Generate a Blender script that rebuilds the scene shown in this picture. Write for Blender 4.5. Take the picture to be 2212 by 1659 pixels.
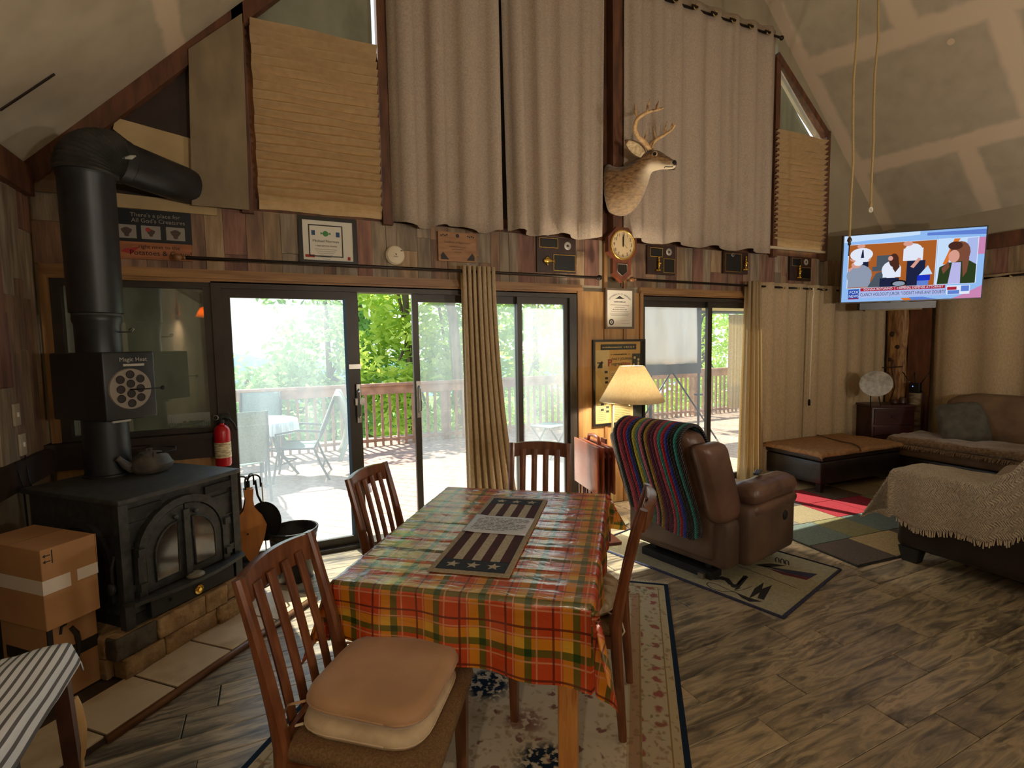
import bpy, bmesh, math, random
from mathutils import Vector, Matrix, noise
random.seed(11)
for o in list(bpy.data.objects): bpy.data.objects.remove(o)
S = bpy.context.scene; C = S.collection
PI = math.pi
def rad(a): return a*PI/180

# ---------------------------------------------------------------- camera
F = 1100.0; CAMH = 1.56
_y, _p, _r = rad(24.89), rad(4.34), rad(-0.96)
FW = Vector((math.sin(_y)*math.cos(_p), math.cos(_y)*math.cos(_p), -math.sin(_p)))
_rt = Vector((math.cos(_y), -math.sin(_y), 0)); _up = _rt.cross(FW)
RT = math.cos(_r)*_rt + math.sin(_r)*_up; UP = -math.sin(_r)*_rt + math.cos(_r)*_up
CP = Vector((0, 0, CAMH))
cam = bpy.data.cameras.new('camera'); cam.sensor_width = 36; cam.lens = 36*F/2212; cam.clip_start = .02; cam.clip_end = 500
co = bpy.data.objects.new('camera', cam); C.objects.link(co)
co.matrix_world = Matrix(((RT.x, UP.x, -FW.x, 0), (RT.y, UP.y, -FW.y, 0), (RT.z, UP.z, -FW.z, CAMH), (0, 0, 0, 1)))
S.camera = co
# measuring helpers: a picture position and one known coordinate give a place in the room
def ray(x, y): return (x-1106)/F*RT - (y-829.5)/F*UP + FW
def atY(x, y, v=4.05): d = ray(x, y); return CP + d*(v/d.y)
def atX(x, y, v): d = ray(x, y); return CP + d*(v/d.x)
def atZ(x, y, v): d = ray(x, y); return CP + d*((v-CAMH)/d.z)

# ---------------------------------------------------------------- world, sun, exposure
def C3(h):
    h = h.lstrip('#'); r = [int(h[i:i+2], 16)/255 for i in (0, 2, 4)]
    return tuple((c/12.92 if c <= .04045 else ((c+.055)/1.055)**2.4) for c in r)
W = bpy.data.worlds.new('sky'); S.world = W; W.use_nodes = True
nt = W.node_tree; nt.nodes.clear()
wo = nt.nodes.new('ShaderNodeOutputWorld'); bg = nt.nodes.new('ShaderNodeBackground')
tc = nt.nodes.new('ShaderNodeTexCoord'); sp = nt.nodes.new('ShaderNodeSeparateXYZ'); cr = nt.nodes.new('ShaderNodeValToRGB')
nt.links.new(tc.outputs['Generated'], sp.inputs[0]); nt.links.new(sp.outputs['Z'], cr.inputs[0])
cr.color_ramp.elements[0].position = 0; cr.color_ramp.elements[0].color = (.93, .97, 1, 1)
cr.color_ramp.elements[1].position = .8; cr.color_ramp.elements[1].color = (.42, .62, .95, 1)
e = cr.color_ramp.elements.new(.18); e.color = (.80, .90, 1, 1)
nt.links.new(cr.outputs[0], bg.inputs[0]); nt.links.new(bg.outputs[0], wo.inputs[0])
bg.inputs[1].default_value = 1.55
sun = bpy.data.lights.new('sun', 'SUN'); sun.energy = 8.6; sun.angle = rad(.6); sun.color = (1, .93, .8)
so = bpy.data.objects.new('sun', sun); C.objects.link(so); so.location = (-3, 12, 14)
so.rotation_euler = Vector((.27, -1, -1.35)).to_track_quat('-Z', 'Y').to_euler()
S.view_settings.view_transform = 'Standard'; S.view_settings.look = 'None'
S.view_settings.exposure = 0.65; S.view_settings.gamma = 1; S.view_settings.use_curve_mapping = False
def lamp_light(name, loc, power, col, size=.06, parent=None):
    l = bpy.data.lights.new(name, 'POINT'); l.energy = power; l.color = col; l.shadow_soft_size = size
    o = bpy.data.objects.new(name, l); C.objects.link(o); o.location = loc
    if parent: o.parent = parent
    return o

# ---------------------------------------------------------------- materials
def _base(name):
    m = bpy.data.materials.new(name); m.use_nodes = True
    n = m.node_tree.nodes; n.clear()
    out = n.new('ShaderNodeOutputMaterial'); b = n.new('ShaderNodeBsdfPrincipled')
    m.node_tree.links.new(b.outputs[0], out.inputs[0])
    return m, n, m.node_tree.links, b, out
def node(n, t, **kw):
    q = n.new(t)
    for k, v in kw.items(): setattr(q, k, v)
    return q
def math_(n, l, op, a, b=None, c=None):
    q = n.new('ShaderNodeMath'); q.operation = op
    for i, v in enumerate((a, b, c)):
        if v is None: continue
        if isinstance(v, (int, float)): q.inputs[i].default_value = v
        else: l.new(v, q.inputs[i])
    return q.outputs[0]
def ramp(n, l, fac, stops, const=False):
    q = n.new('ShaderNodeValToRGB'); r = q.color_ramp
    if const: r.interpolation = 'CONSTANT'
    r.elements[0].position = stops[0][0]; r.elements[0].color = (*stops[0][1], 1)
    r.elements[1].position = stops[-1][0]; r.elements[1].color = (*stops[-1][1], 1)
    for p, c in stops[1:-1]:
        e = r.elements.new(p); e.color = (*c, 1)
    l.new(fac, q.inputs[0]); return q.outputs[0]
def mixc(n, l, fac, a, b, mode='MIX'):
    q = n.new('ShaderNodeMix'); q.data_type = 'RGBA'; q.blend_type = mode
    for i, v in ((0, fac), (6, a), (7, b)):
        if isinstance(v, (int, float)): q.inputs[i].default_value = v
        elif isinstance(v, tuple): q.inputs[i].default_value = (*v[:3], 1)
        else: l.new(v, q.inputs[i])
    return q.outputs[2]
def coords(n, l, scale=(1, 1, 1), coord='Object', rnd=False):
    t = n.new('ShaderNodeTexCoord'); v = t.outputs[coord]
    if rnd:
        oi = n.new('ShaderNodeObjectInfo'); cm = n.new('ShaderNodeCombineXYZ')
        for i, k in enumerate((37., 53., 71.)): l.new(math_(n, l, 'MULTIPLY', oi.outputs['Random'], k), cm.inputs[i])
        a = n.new('ShaderNodeVectorMath'); a.operation = 'ADD'; l.new(v, a.inputs[0]); l.new(cm.outputs[0], a.inputs[1]); v = a.outputs[0]
    mp = n.new('ShaderNodeMapping'); mp.inputs['Scale'].default_value = scale; l.new(v, mp.inputs[0])
    return mp.outputs[0]
def mat(name, c1, c2=None, rough=.6, scale=(1, 1, 1), ns=5, detail=4, lo=.35, hi=.65, metal=0, bump=0, bs=None, rnd=False, coord='Object', rv=0, c3=None, spec=.5, coat=0, sheen=0, emit=0, alpha=None, subs=0, dist=0):
    m, n, l, b, out = _base(name)
    b.inputs['Roughness'].default_value = rough; b.inputs['Metallic'].default_value = metal
    b.inputs['Specular IOR Level'].default_value = spec; b.inputs['Coat Weight'].default_value = coat
    b.inputs['Coat Roughness'].default_value = .15; b.inputs['Sheen Weight'].default_value = sheen
    v = coords(n, l, scale, coord, rnd)
    nz = n.new('ShaderNodeTexNoise'); nz.inputs['Scale'].default_value = ns; nz.inputs['Detail'].default_value = detail
    nz.inputs['Distortion'].default_value = dist
    l.new(v, nz.inputs['Vector'])
    if c2 is None: c2 = tuple(x*.88 for x in c1)
    st = [(lo, c1), (hi, c2)] if c3 is None else [(lo, c1), ((lo+hi)/2, c3), (hi, c2)]
    col = ramp(n, l, nz.outputs[0], st)
    if rv:
        oi = n.new('ShaderNodeObjectInfo'); f = math_(n, l, 'MULTIPLY_ADD', oi.outputs['Random'], 2*rv, 1-rv)
        vm = n.new('ShaderNodeVectorMath'); vm.operation = 'SCALE'; l.new(col, vm.inputs[0]); l.new(f, vm.inputs['Scale']); col = vm.outputs[0]
    l.new(col, b.inputs['Base Color'])
    if emit: l.new(col, b.inputs['Emission Color']); b.inputs['Emission Strength'].default_value = emit
    if bump:
        bn = n.new('ShaderNodeTexNoise'); bn.inputs['Scale'].default_value = bs or ns*4; bn.inputs['Detail'].default_value = 3
        l.new(v, bn.inputs['Vector'])
        bp = n.new('ShaderNodeBump'); bp.inputs['Strength'].default_value = bump; bp.inputs['Distance'].default_value = .01
        l.new(bn.outputs[0], bp.inputs['Height']); l.new(bp.outputs[0], b.inputs['Normal'])
    return m
def thin(name, c1, c2, trans=.4, ns=60, scale=(1, 1, 1), coat=0, coord='Object'):   # cloth or paper that lets some light through
    m, n, l, b, out = _base(name)
    nz = n.new('ShaderNodeTexNoise'); nz.inputs['Scale'].default_value = ns; nz.inputs['Detail'].default_value = 3
    l.new(coords(n, l, scale, coord), nz.inputs[0]); col = ramp(n, l, nz.outputs[0], [(.35, c1), (.65, c2)])
    l.new(col, b.inputs['Base Color']); b.inputs['Roughness'].default_value = .9; b.inputs['Specular IOR Level'].default_value = .15
    tr = n.new('ShaderNodeBsdfTranslucent'); l.new(col, tr.inputs[0])
    mx = n.new('ShaderNodeMixShader'); mx.inputs[0].default_value = trans
    l.new(b.outputs[0], mx.inputs[1]); l.new(tr.outputs[0], mx.inputs[2]); l.new(mx.outputs[0], out.inputs[0])
    bp = n.new('ShaderNodeBump'); bp.inputs['Strength'].default_value = .25; bp.inputs['Distance'].default_value = .003
    l.new(nz.outputs[0], bp.inputs['Height']); l.new(bp.outputs[0], b.inputs['Normal'])
    return m
def glass(name, dust=.12, col=(.9, .97, 1), gl=.06):      # clear pane with a film of dust that scatters light
    m, n, l, b, out = _base(name); n.remove(b)
    t = n.new('ShaderNodeBsdfTransparent'); t.inputs[0].default_value = (.94, .97, .96, 1)
    g = n.new('ShaderNodeBsdfGlossy'); g.inputs['Roughness'].default_value = .02
    d = n.new('ShaderNodeBsdfTranslucent'); d.inputs[0].default_value = (*col, 1)
    nz = n.new('ShaderNodeTexNoise'); nz.inputs['Scale'].default_value = 2.2; nz.inputs['Detail'].default_value = 5
    l.new(coords(n, l, (1, 1, .35)), nz.inputs[0])
    f = math_(n, l, 'MULTIPLY', ramp(n, l, nz.outputs[0], [(.3, (.5, .5, .5)), (.7, (1.4, 1.4, 1.4))]), dust)
    m1 = n.new('ShaderNodeMixShader'); l.new(f, m1.inputs[0]); l.new(t.outputs[0], m1.inputs[1]); l.new(d.outputs[0], m1.inputs[2])
    m2 = n.new('ShaderNodeMixShader'); m2.inputs[0].default_value = gl; l.new(m1.outputs[0], m2.inputs[1]); l.new(g.outputs[0], m2.inputs[2])
    l.new(m2.outputs[0], out.inputs[0]); return m
def emis(name, col, s=1.0):
    m, n, l, b, out = _base(name); n.remove(b); e = n.new('ShaderNodeEmission')
    e.inputs[0].default_value = (*col, 1); e.inputs[1].default_value = s; l.new(e.outputs[0], out.inputs[0]); return m
def plain(name, col, rough=.6, metal=0, spec=.5):
    m, n, l, b, out = _base(name); b.inputs['Base Color'].default_value = (*col, 1); b.inputs['Roughness'].default_value = rough
    b.inputs['Metallic'].default_value = metal; b.inputs['Specular IOR Level'].default_value = spec; return m

# ---------------------------------------------------------------- mesh building
class MB:
    def __init__(s): s.v = []; s.f = []; s.m = []; s.uv = {}; s.mi = 0
    def add(s, vs, fs):
        k = len(s.v); s.v += [Vector(v) for v in vs]
        for f in fs: s.f.append(tuple(i+k for i in f)); s.m.append(s.mi)
        return k
    def box(s, a, b, M=None):
        (x0, y0, z0), (x1, y1, z1) = a, b
        vs = [Vector(p) for p in ((x0, y0, z0), (x1, y0, z0), (x1, y1, z0), (x0, y1, z0), (x0, y0, z1), (x1, y0, z1), (x1, y1, z1), (x0, y1, z1))]
        if M: vs = [M @ v for v in vs]
        s.add(vs, [(3, 2, 1, 0), (4, 5, 6, 7), (0, 1, 5, 4), (1, 2, 6, 5), (2, 3, 7, 6), (3, 0, 4, 7)]); return s
    def bar(s, p, q, w, h, up=(0, 0, 1)):       # rectangular bar from p to q
        p, q = Vector(p), Vector(q); d = (q-p).normalized(); u = Vector(up)
        r = d.cross(u)
        if r.length < 1e-4: r = d.cross(Vector((0, 1, 0)))
        r.normalize(); u = r.cross(d)
        vs = [c + r*w/2*a + u*h/2*b for c in (p, q) for a, b in ((-1, -1), (1, -1), (1, 1), (-1, 1))]
        s.add(vs, [(0, 1, 2, 3), (7, 6, 5, 4), (0, 4, 5, 1), (1, 5, 6, 2), (2, 6, 7, 3), (3, 7, 4, 0)]); return s
    def rbox(s, a, b, r=.03, n=6, fn=None, M=None):       # cushion-like box with rounded edges
        a, b = Vector(a), Vector(b); c = (a+b)/2; h = (b-a)/2
        r = min(r, h.x*.999, h.y*.999, h.z*.999); idx = {}
        vs = []; fs = []
        def cs(hh):
            t = max(1, n-4)
            q = [-hh, -hh+r*.29, -hh+r] + [-hh+r+(2*hh-2*r)*i/t for i in range(1, t)] + [hh-r, hh-r*.29, hh]
            return q
        X, Y, Z = cs(h.x), cs(h.y), cs(h.z)
        def vid(i, j, k):
            if (i, j, k) in idx: return idx[(i, j, k)]
            p = Vector((X[i], Y[j], Z[k]))
            q = Vector((max(-h.x+r, min(h.x-r, p.x)), max(-h.y+r, min(h.y-r, p.y)), max(-h.z+r, min(h.z-r, p.z))))
            d = p-q
            if d.length > 1e-9: p = q + d.normalized()*r
            p = p + c
            if fn: p = Vector(fn(p))
            if M: p = M @ p
            idx[(i, j, k)] = len(vs); vs.append(p); return idx[(i, j, k)]
        nx, ny, nz = len(X)-1, len(Y)-1, len(Z)-1
        for i in range(nx):
            for j in range(ny):
                fs.append((vid(i, j, 0), vid(i, j+1, 0), vid(i+1, j+1, 0), vid(i+1, j, 0)))
                fs.append((vid(i, j, nz), vid(i+1, j, nz), vid(i+1, j+1, nz), vid(i, j+1, nz)))
        for i in range(nx):
            for k in range(nz):
                fs.append((vid(i, 0, k), vid(i+1, 0, k), vid(i+1, 0, k+1), vid(i, 0, k+1)))
                fs.append((vid(i, ny, k), vid(i, ny, k+1), vid(i+1, ny, k+1), vid(i+1, ny, k)))
        for j in range(ny):
            for k in range(nz):
                fs.append((vid(0, j, k), vid(0, j, k+1), vid(0, j+1, k+1), vid(0, j+1, k)))
                fs.append((vid(nx, j, k), vid(nx, j+1, k), vid(nx, j+1, k+1), vid(nx, j, k+1)))
        s.add(vs, fs); return s
    def tube(s, pts, r, seg=8, cap=True, sq=1.0):
        pts = [Vector(p) for p in pts]; n = len(pts); R = r if isinstance(r, (list, tuple)) else [r]*n
        d0 = (pts[1]-pts[0]).normalized(); u = d0.orthogonal().normalized(); vs = []
        for i, p in enumerate(pts):
            d = (pts[min(i+1, n-1)]-pts[max(i-1, 0)]).normalized()
            u = (u - d*u.dot(d)); u = u.normalized() if u.length > 1e-6 else d.orthogonal().normalized()
            w = d.cross(u)
            for k in range(seg):
                t = 2*PI*k/seg; vs.append(p + (u*math.cos(t) + w*math.sin(t)*sq)*R[i])
        fs = [(i*seg+k, i*seg+(k+1) % seg, (i+1)*seg+(k+1) % seg, (i+1)*seg+k) for i in range(n-1) for k in range(seg)]
        if cap: fs += [tuple(range(seg-1, -1, -1)), tuple((n-1)*seg+k for k in range(seg))]
        s.add(vs, fs); return s
    def lathe(s, prof, seg=20, c=(0, 0, 0), M=None, cap=True):
        c = Vector(c); vs = []
        for r, z in prof:
            for k in range(seg):
                t = 2*PI*k/seg; p = Vector((r*math.cos(t), r*math.sin(t), z))
                if M: p = M @ p
                vs.append(p + c)
        n = len(prof)
        fs = [(i*seg+k, i*seg+(k+1) % seg, (i+1)*seg+(k+1) % seg, (i+1)*seg+k) for i in range(n-1) for k in range(seg)]
        if cap: fs += [tuple(range(seg-1, -1, -1)), tuple((n-1)*seg+k for k in range(seg))]
        s.add(vs, fs); return s
    def rings(s, rs, cap=True):           # loft through equal-length rings
        n = len(rs[0]); vs = [p for r in rs for p in r]
        fs = [(i*n+k, i*n+(k+1) % n, (i+1)*n+(k+1) % n, (i+1)*n+k) for i in range(len(rs)-1) for k in range(n)]
        if cap: fs += [tuple(range(n-1, -1, -1)), tuple((len(rs)-1)*n+k for k in range(n))]
        s.add(vs, fs); return s
    def prism(s, poly, t, o=(0, 0, 0), ex=(1, 0, 0), ey=(0, 1, 0)):      # flat outline with thickness t along ex x ey
        o, ex, ey = Vector(o), Vector(ex), Vector(ey); ez = ex.cross(ey).normalized(); n = len(poly)
        A = [o + ex*p[0] + ey*p[1] for p in poly]; B = [a + ez*t for a in A]
        s.add(A+B, [tuple(range(n-1, -1, -1)), tuple(range(n, 2*n))] + [(i, (i+1) % n, n+(i+1) % n, n+i) for i in range(n)]); return s
    def face(s, pts): s.add(pts, [tuple(range(len(pts)))]); return s
    def grid(s, nu, nv, fn, uv=None):
        k = len(s.v); vs = []
        for j in range(nv+1):
            for i in range(nu+1):
                vs.append(Vector(fn(i/nu, j/nv)))
                if uv: s.uv[k+len(vs)-1] = uv(i/nu, j/nv)
        s.add(vs, [(j*(nu+1)+i, j*(nu+1)+i+1, (j+1)*(nu+1)+i+1, (j+1)*(nu+1)+i) for j in range(nv) for i in range(nu)]); return s
    def mesh(s, name, mats, smooth=False):
        me = bpy.data.meshes.new(name); me.from_pydata([tuple(v) for v in s.v], [], s.f)
        for m in (mats if isinstance(mats, (list, tuple)) else [mats]): me.materials.append(m)
        me.polygons.foreach_set('material_index', s.m)
        if smooth: me.polygons.foreach_set('use_smooth', [True]*len(s.f))
        if s.uv:
            ul = me.uv_layers.new(name='UVMap')
            for lp in me.loops: ul.data[lp.index].uv = s.uv.get(lp.vertex_index, (0, 0))
        me.update(); return me
MW = {}
def world_of(o): return MW.get(o, Matrix.Identity(4))
def part(name, mb, mats, parent, smooth=False, world=False, solid=0, label=None, kind=None, auto=None):
    if world:
        inv = world_of(parent).inverted(); mb.v = [inv @ v for v in mb.v]
    o = bpy.data.objects.new(name, mb.mesh(name, mats, smooth)); C.objects.link(o); o.parent = parent; MW[o] = world_of(parent).copy()
    if solid: md = o.modifiers.new('thickness', 'SOLIDIFY'); md.thickness = solid; md.offset = 0
    if label: o['label'] = label
    if kind: o['kind'] = kind
    if auto: smooth_by(o.data, auto)
    return o
def smooth_by(me, ang):
    bm = bmesh.new(); bm.from_mesh(me)
    for f in bm.faces: f.smooth = True
    for e in bm.edges:
        if len(e.link_faces) == 2 and e.calc_face_angle(0) > rad(ang): e.smooth = False
    bm.to_mesh(me); bm.free()
def tag(o, label, cat, group=None):
    o['label'] = label; o['category'] = cat
    if group: o['group'] = group
    return o
def thing(name, label, cat, loc=(0, 0, 0), rz=0, group=None):
    o = bpy.data.objects.new(name, None); C.objects.link(o); o.location = loc; o.rotation_euler = (0, 0, rz); o.empty_display_size = .1
    MW[o] = Matrix.Translation(Vector(loc)) @ Matrix.Rotation(rz, 4, 'Z'); return tag(o, label, cat, group)
def solo(name, mb, mats, label, cat, group=None, smooth=False, solid=0, kind=None, auto=None):
    xs = [v.x for v in mb.v]; ys = [v.y for v in mb.v]; zs = [v.z for v in mb.v]
    c = Vector(((min(xs)+max(xs))/2, (min(ys)+max(ys))/2, min(zs))); mb.v = [v-c for v in mb.v]
    o = bpy.data.objects.new(name, mb.mesh(name, mats, smooth)); C.objects.link(o); o.location = c; MW[o] = Matrix.Translation(c)
    if solid: md = o.modifiers.new('thickness', 'SOLIDIFY'); md.thickness = solid; md.offset = 0
    if auto: smooth_by(o.data, auto)
    tag(o, label, cat, group)
    if kind: o['kind'] = kind
    return o
def struct(name, mb, mats, parent=None, smooth=False):
    o = bpy.data.objects.new(name, mb.mesh(name, mats, smooth)); C.objects.link(o); MW[o] = Matrix.Identity(4)
    if parent: o.parent = parent
    else: o['kind'] = 'structure'
    return o
def share(name, me, parent, loc, rot=None, scale=None):        # a piece that shares its mesh with the others
    o = bpy.data.objects.new(name, me); C.objects.link(o); o.parent = parent; o.location = loc
    if rot: o.rotation_euler = rot
    if scale: o.scale = scale
    return o
def copy_tree(root, loc, rz, label, group=None):
    def cp(o, par):
        c = o.copy(); C.objects.link(c); c.parent = par
        for ch in o.children: cp(ch, c)
        return c
    r = cp(root, None); r.location = loc; r.rotation_euler = (0, 0, rz); r['label'] = label
    if group: r['group'] = group
    MW[r] = Matrix.Translation(Vector(loc)) @ Matrix.Rotation(rz, 4, 'Z'); return r
_txt = {}
def text(mb, body, o, ex, ey, size, wide=1.0, align='CENTER', lift=.0006, bold=0):    # lettering laid flat on a surface
    key = (body, align, bold)
    if key not in _txt:
        cu = bpy.data.curves.new('lettering', 'FONT'); cu.body = body; cu.size = 1; cu.align_x = align; cu.align_y = 'CENTER'; cu.resolution_u = 3; cu.offset = bold
        ob = bpy.data.objects.new('lettering', cu); C.objects.link(ob)
        dg = bpy.context.evaluated_depsgraph_get(); me = bpy.data.meshes.new_from_object(ob.evaluated_get(dg))
        _txt[key] = ([v.co.copy() for v in me.vertices], [tuple(p.vertices) for p in me.polygons])
        bpy.data.objects.remove(ob); bpy.data.curves.remove(cu); bpy.data.meshes.remove(me)
    vs, fs = _txt[key]; o, ex, ey = Vector(o), Vector(ex).normalized(), Vector(ey).normalized(); ez = ex.cross(ey)
    mb.add([o + ex*v.x*size*wide + ey*v.y*size + ez*lift for v in vs], fs)
def fbm(x, y, z=0, s=1.0): return noise.noise(Vector((x*s, y*s, z*s)))
def clip(poly, a, b, c):       # keep the side a x + b y <= c
    out = []
    for i in range(len(poly)):
        p, q = poly[i], poly[(i+1) % len(poly)]; dp, dq = a*p[0]+b*p[1]-c, a*q[0]+b*q[1]-c
        if dp <= 0: out.append(p)
        if dp*dq < 0:
            t = dp/(dp-dq); out.append((p[0]+(q[0]-p[0])*t, p[1]+(q[1]-p[1])*t))
    return out
def arc(c, r, a0, a1, n): return [(c[0]+r*math.cos(rad(a0+(a1-a0)*i/n)), c[1]+r*math.sin(rad(a0+(a1-a0)*i/n))) for i in range(n+1)]
def star(c, r): return [(c[0]+(r if k % 2 == 0 else r*.42)*math.cos(PI/2+k*PI/5), c[1]+(r if k % 2 == 0 else r*.42)*math.sin(PI/2+k*PI/5)) for k in range(10)]
def smst(a, b, x): t = max(0, min(1, (x-a)/(b-a))); return t*t*(3-2*t)
# ================================================================ materials of the room
WY = 4.06; XL, XR = -1.30, 7.22
m_dark = mat('dark_stain', C3('#33231a'), C3('#241812'), .6, (1, 1, 1), 6)
m_beam = mat('brown_beam', C3('#6b4228'), C3('#4a2c1b'), .6, (3, 3, .6), 6, bump=.2)
m_plyw = mat('plywood', C3('#8d7a5c'), C3('#76664c'), .7, (1, 1, .4), 7, bump=.1)
m_pane_board = mat('weathered_board', C3('#8f9079'), C3('#6f705c'), .7, (1, 1, .5), 4, c3=C3('#85866f'))
m_tanply = mat('tan_panel', C3('#b98f58'), C3('#9a7140'), .5, (5, 5, .5), 4, bump=.1)
m_trim = mat('oak_trim', C3('#a67c4c'), C3('#865f36'), .45, (.5, 6, 6), 5)
m_trimv = mat('oak_trim_upright', C3('#a67c4c'), C3('#865f36'), .45, (6, 6, .5), 5)
m_alu = mat('bronze_aluminium', C3('#3d372f'), C3('#332d26'), .4, metal=.2)
m_cream = mat('cream_board', C3('#b9a072'), C3('#a58c60'), .7, ns=3)
m_cardb = mat('brown_card', C3('#7e6346'), C3('#6c543a'), .8, ns=5)
rustic = [mat('rustic_board_%s' % k, C3(a), C3(b), .65, (7, 7, .9), 3.2, 6, rnd=True, rv=.18, c3=C3(c_), bump=.25) for k, a, b, c_ in
          (('brown', '#967459', '#6c5140', '#82644d'), ('grey', '#a08f78', '#756652', '#8b7a64'), ('red', '#8f6653', '#67473b', '#7b5646'), ('tan', '#a78d6c', '#7f694d', '#94795a'))]
def m_ceiling():
    m, n, l, b, out = _base('drywall')
    t = n.new('ShaderNodeTexCoord'); sx = n.new('ShaderNodeSeparateXYZ'); l.new(t.outputs['Object'], sx.inputs[0]); X, Y = sx.outputs[0], sx.outputs[1]
    nz = n.new('ShaderNodeTexNoise'); nz.inputs['Scale'].default_value = 6; l.new(t.outputs['Object'], nz.inputs[0])
    wob = math_(n, l, 'MULTIPLY_ADD', nz.outputs[0], .06, -.03)
    def strip(c, at, half):
        d = math_(n, l, 'ABSOLUTE', math_(n, l, 'ADD', math_(n, l, 'SUBTRACT', c, at), wob))
        q = n.new('ShaderNodeMapRange'); q.interpolation_type = 'SMOOTHSTEP'; l.new(d, q.inputs[0])
        q.inputs[1].default_value = half*.65; q.inputs[2].default_value = half*1.25; q.inputs[3].default_value = 1; q.inputs[4].default_value = 0
        return q.outputs[0]
    def band(c, a, b_): return math_(n, l, 'MULTIPLY', math_(n, l, 'GREATER_THAN', c, a), math_(n, l, 'LESS_THAN', c, b_))
    acc = strip(math_(n, l, 'MULTIPLY_ADD', Y, .12, X), 6.06, .08)
    for q in (strip(math_(n, l, 'MULTIPLY_ADD', Y, .04, X), 6.72, .07), math_(n, l, 'MULTIPLY', strip(Y, 3.03, .1), band(X, 4.7, 5.7)), math_(n, l, 'MULTIPLY', strip(Y, 2.96, .09), band(X, 6.55, 7.3)),
              math_(n, l, 'MULTIPLY', strip(Y, 2.40, .1), band(X, 5.75, 6.6)), math_(n, l, 'MULTIPLY', strip(Y, 4.02, .1), band(X, 3.2, 7.3)), strip(X, 4.75, .07),
              math_(n, l, 'MULTIPLY', strip(math_(n, l, 'MULTIPLY_ADD', Y, .03, X), -.36, .05), band(X, -1.3, .5)), strip(X, .55, .05)):
        acc = math_(n, l, 'MAXIMUM', acc, q)
    vo = n.new('ShaderNodeTexVoronoi'); vo.inputs['Scale'].default_value = 1.7; l.new(t.outputs['Object'], vo.inputs[0])
    acc = math_(n, l, 'MAXIMUM', acc, math_(n, l, 'LESS_THAN', vo.outputs[0], .05))
    base = ramp(n, l, nz.outputs[0], [(.3, C3('#aca089')), (.7, C3('#b8ac95'))])
    l.new(mixc(n, l, acc, base, C3('#d3c0a4')), b.inputs['Base Color']); b.inputs['Roughness'].default_value = .85; b.inputs['Specular IOR Level'].default_value = .2
    return m
m_ceil = m_ceiling()
m_dry = mat('drywall_plain', C3('#a3977f'), C3('#93876f'), .85, ns=2)

# ================================================================ floor
m_slab = plain('underlay', C3('#2a241c'), .9)
def m_plankf():
    m, n, l, b, out = _base('weathered_oak_vinyl')
    v = coords(n, l, (1.05, 6.5, 1), rnd=True)
    nz = n.new('ShaderNodeTexNoise'); nz.inputs['Scale'].default_value = 2.4; nz.inputs['Detail'].default_value = 9; nz.inputs['Roughness'].default_value = .62; nz.inputs['Distortion'].default_value = 1.3; l.new(v, nz.inputs[0])
    col = ramp(n, l, nz.outputs[0], [(.24, C3('#3b362f')), (.38, C3('#6c6456')), (.47, C3('#92856f')), (.56, C3('#b5a283')), (.66, C3('#8d8474')), (.8, C3('#5d564b'))])
    v2 = coords(n, l, (2.0, 3.2, 1), rnd=True)
    wv = n.new('ShaderNodeTexWave'); wv.wave_type = 'RINGS'; wv.inputs['Scale'].default_value = 3.0; wv.inputs['Distortion'].default_value = 9; wv.inputs['Detail'].default_value = 3; wv.inputs['Detail Scale'].default_value = 1.3; l.new(v2, wv.inputs[0])
    n2 = n.new('ShaderNodeTexNoise'); n2.inputs['Scale'].default_value = 1.8; l.new(v2, n2.inputs[0])
    msk = ramp(n, l, n2.outputs[0], [(.5, (0, 0, 0)), (.66, (1, 1, 1))])
    dk = mixc(n, l, math_(n, l, 'MULTIPLY', msk, ramp(n, l, wv.outputs[0], [(.35, (.55, .55, .55)), (.6, (0, 0, 0))])), col, C3('#3a2f24'))
    n3 = n.new('ShaderNodeTexNoise'); n3.inputs['Scale'].default_value = 2.2; n3.inputs['Detail'].default_value = 2; l.new(coords(n, l, (1, 1.6, 1), rnd=True), n3.inputs[0])
    dk = mixc(n, l, ramp(n, l, n3.outputs[0], [(.58, (0, 0, 0)), (.76, (.6, .6, .6))]), dk, C3('#45423b'))
    oi = n.new('ShaderNodeObjectInfo'); f = math_(n, l, 'MULTIPLY_ADD', oi.outputs['Random'], .40, .80)
    vm = n.new('ShaderNodeVectorMath'); vm.operation = 'SCALE'; l.new(dk, vm.inputs[0]); l.new(f, vm.inputs['Scale'])
    l.new(vm.outputs[0], b.inputs['Base Color']); b.inputs['Roughness'].default_value = .36; b.inputs['Specular IOR Level'].default_value = .45
    bp = n.new('ShaderNodeBump'); bp.inputs['Strength'].default_value = .12; bp.inputs['Distance'].default_value = .004; l.new(nz.outputs[0], bp.inputs['Height']); l.new(bp.outputs[0], b.inputs['Normal'])
    return m
m_plank = m_plankf()
floor = struct('floor', MB().box((XL-.1, -3.6, -.14), (XR+.1, WY+.14, -.007)), m_slab)
PW, PL_ = .1548, .965
_pm = {}
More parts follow.
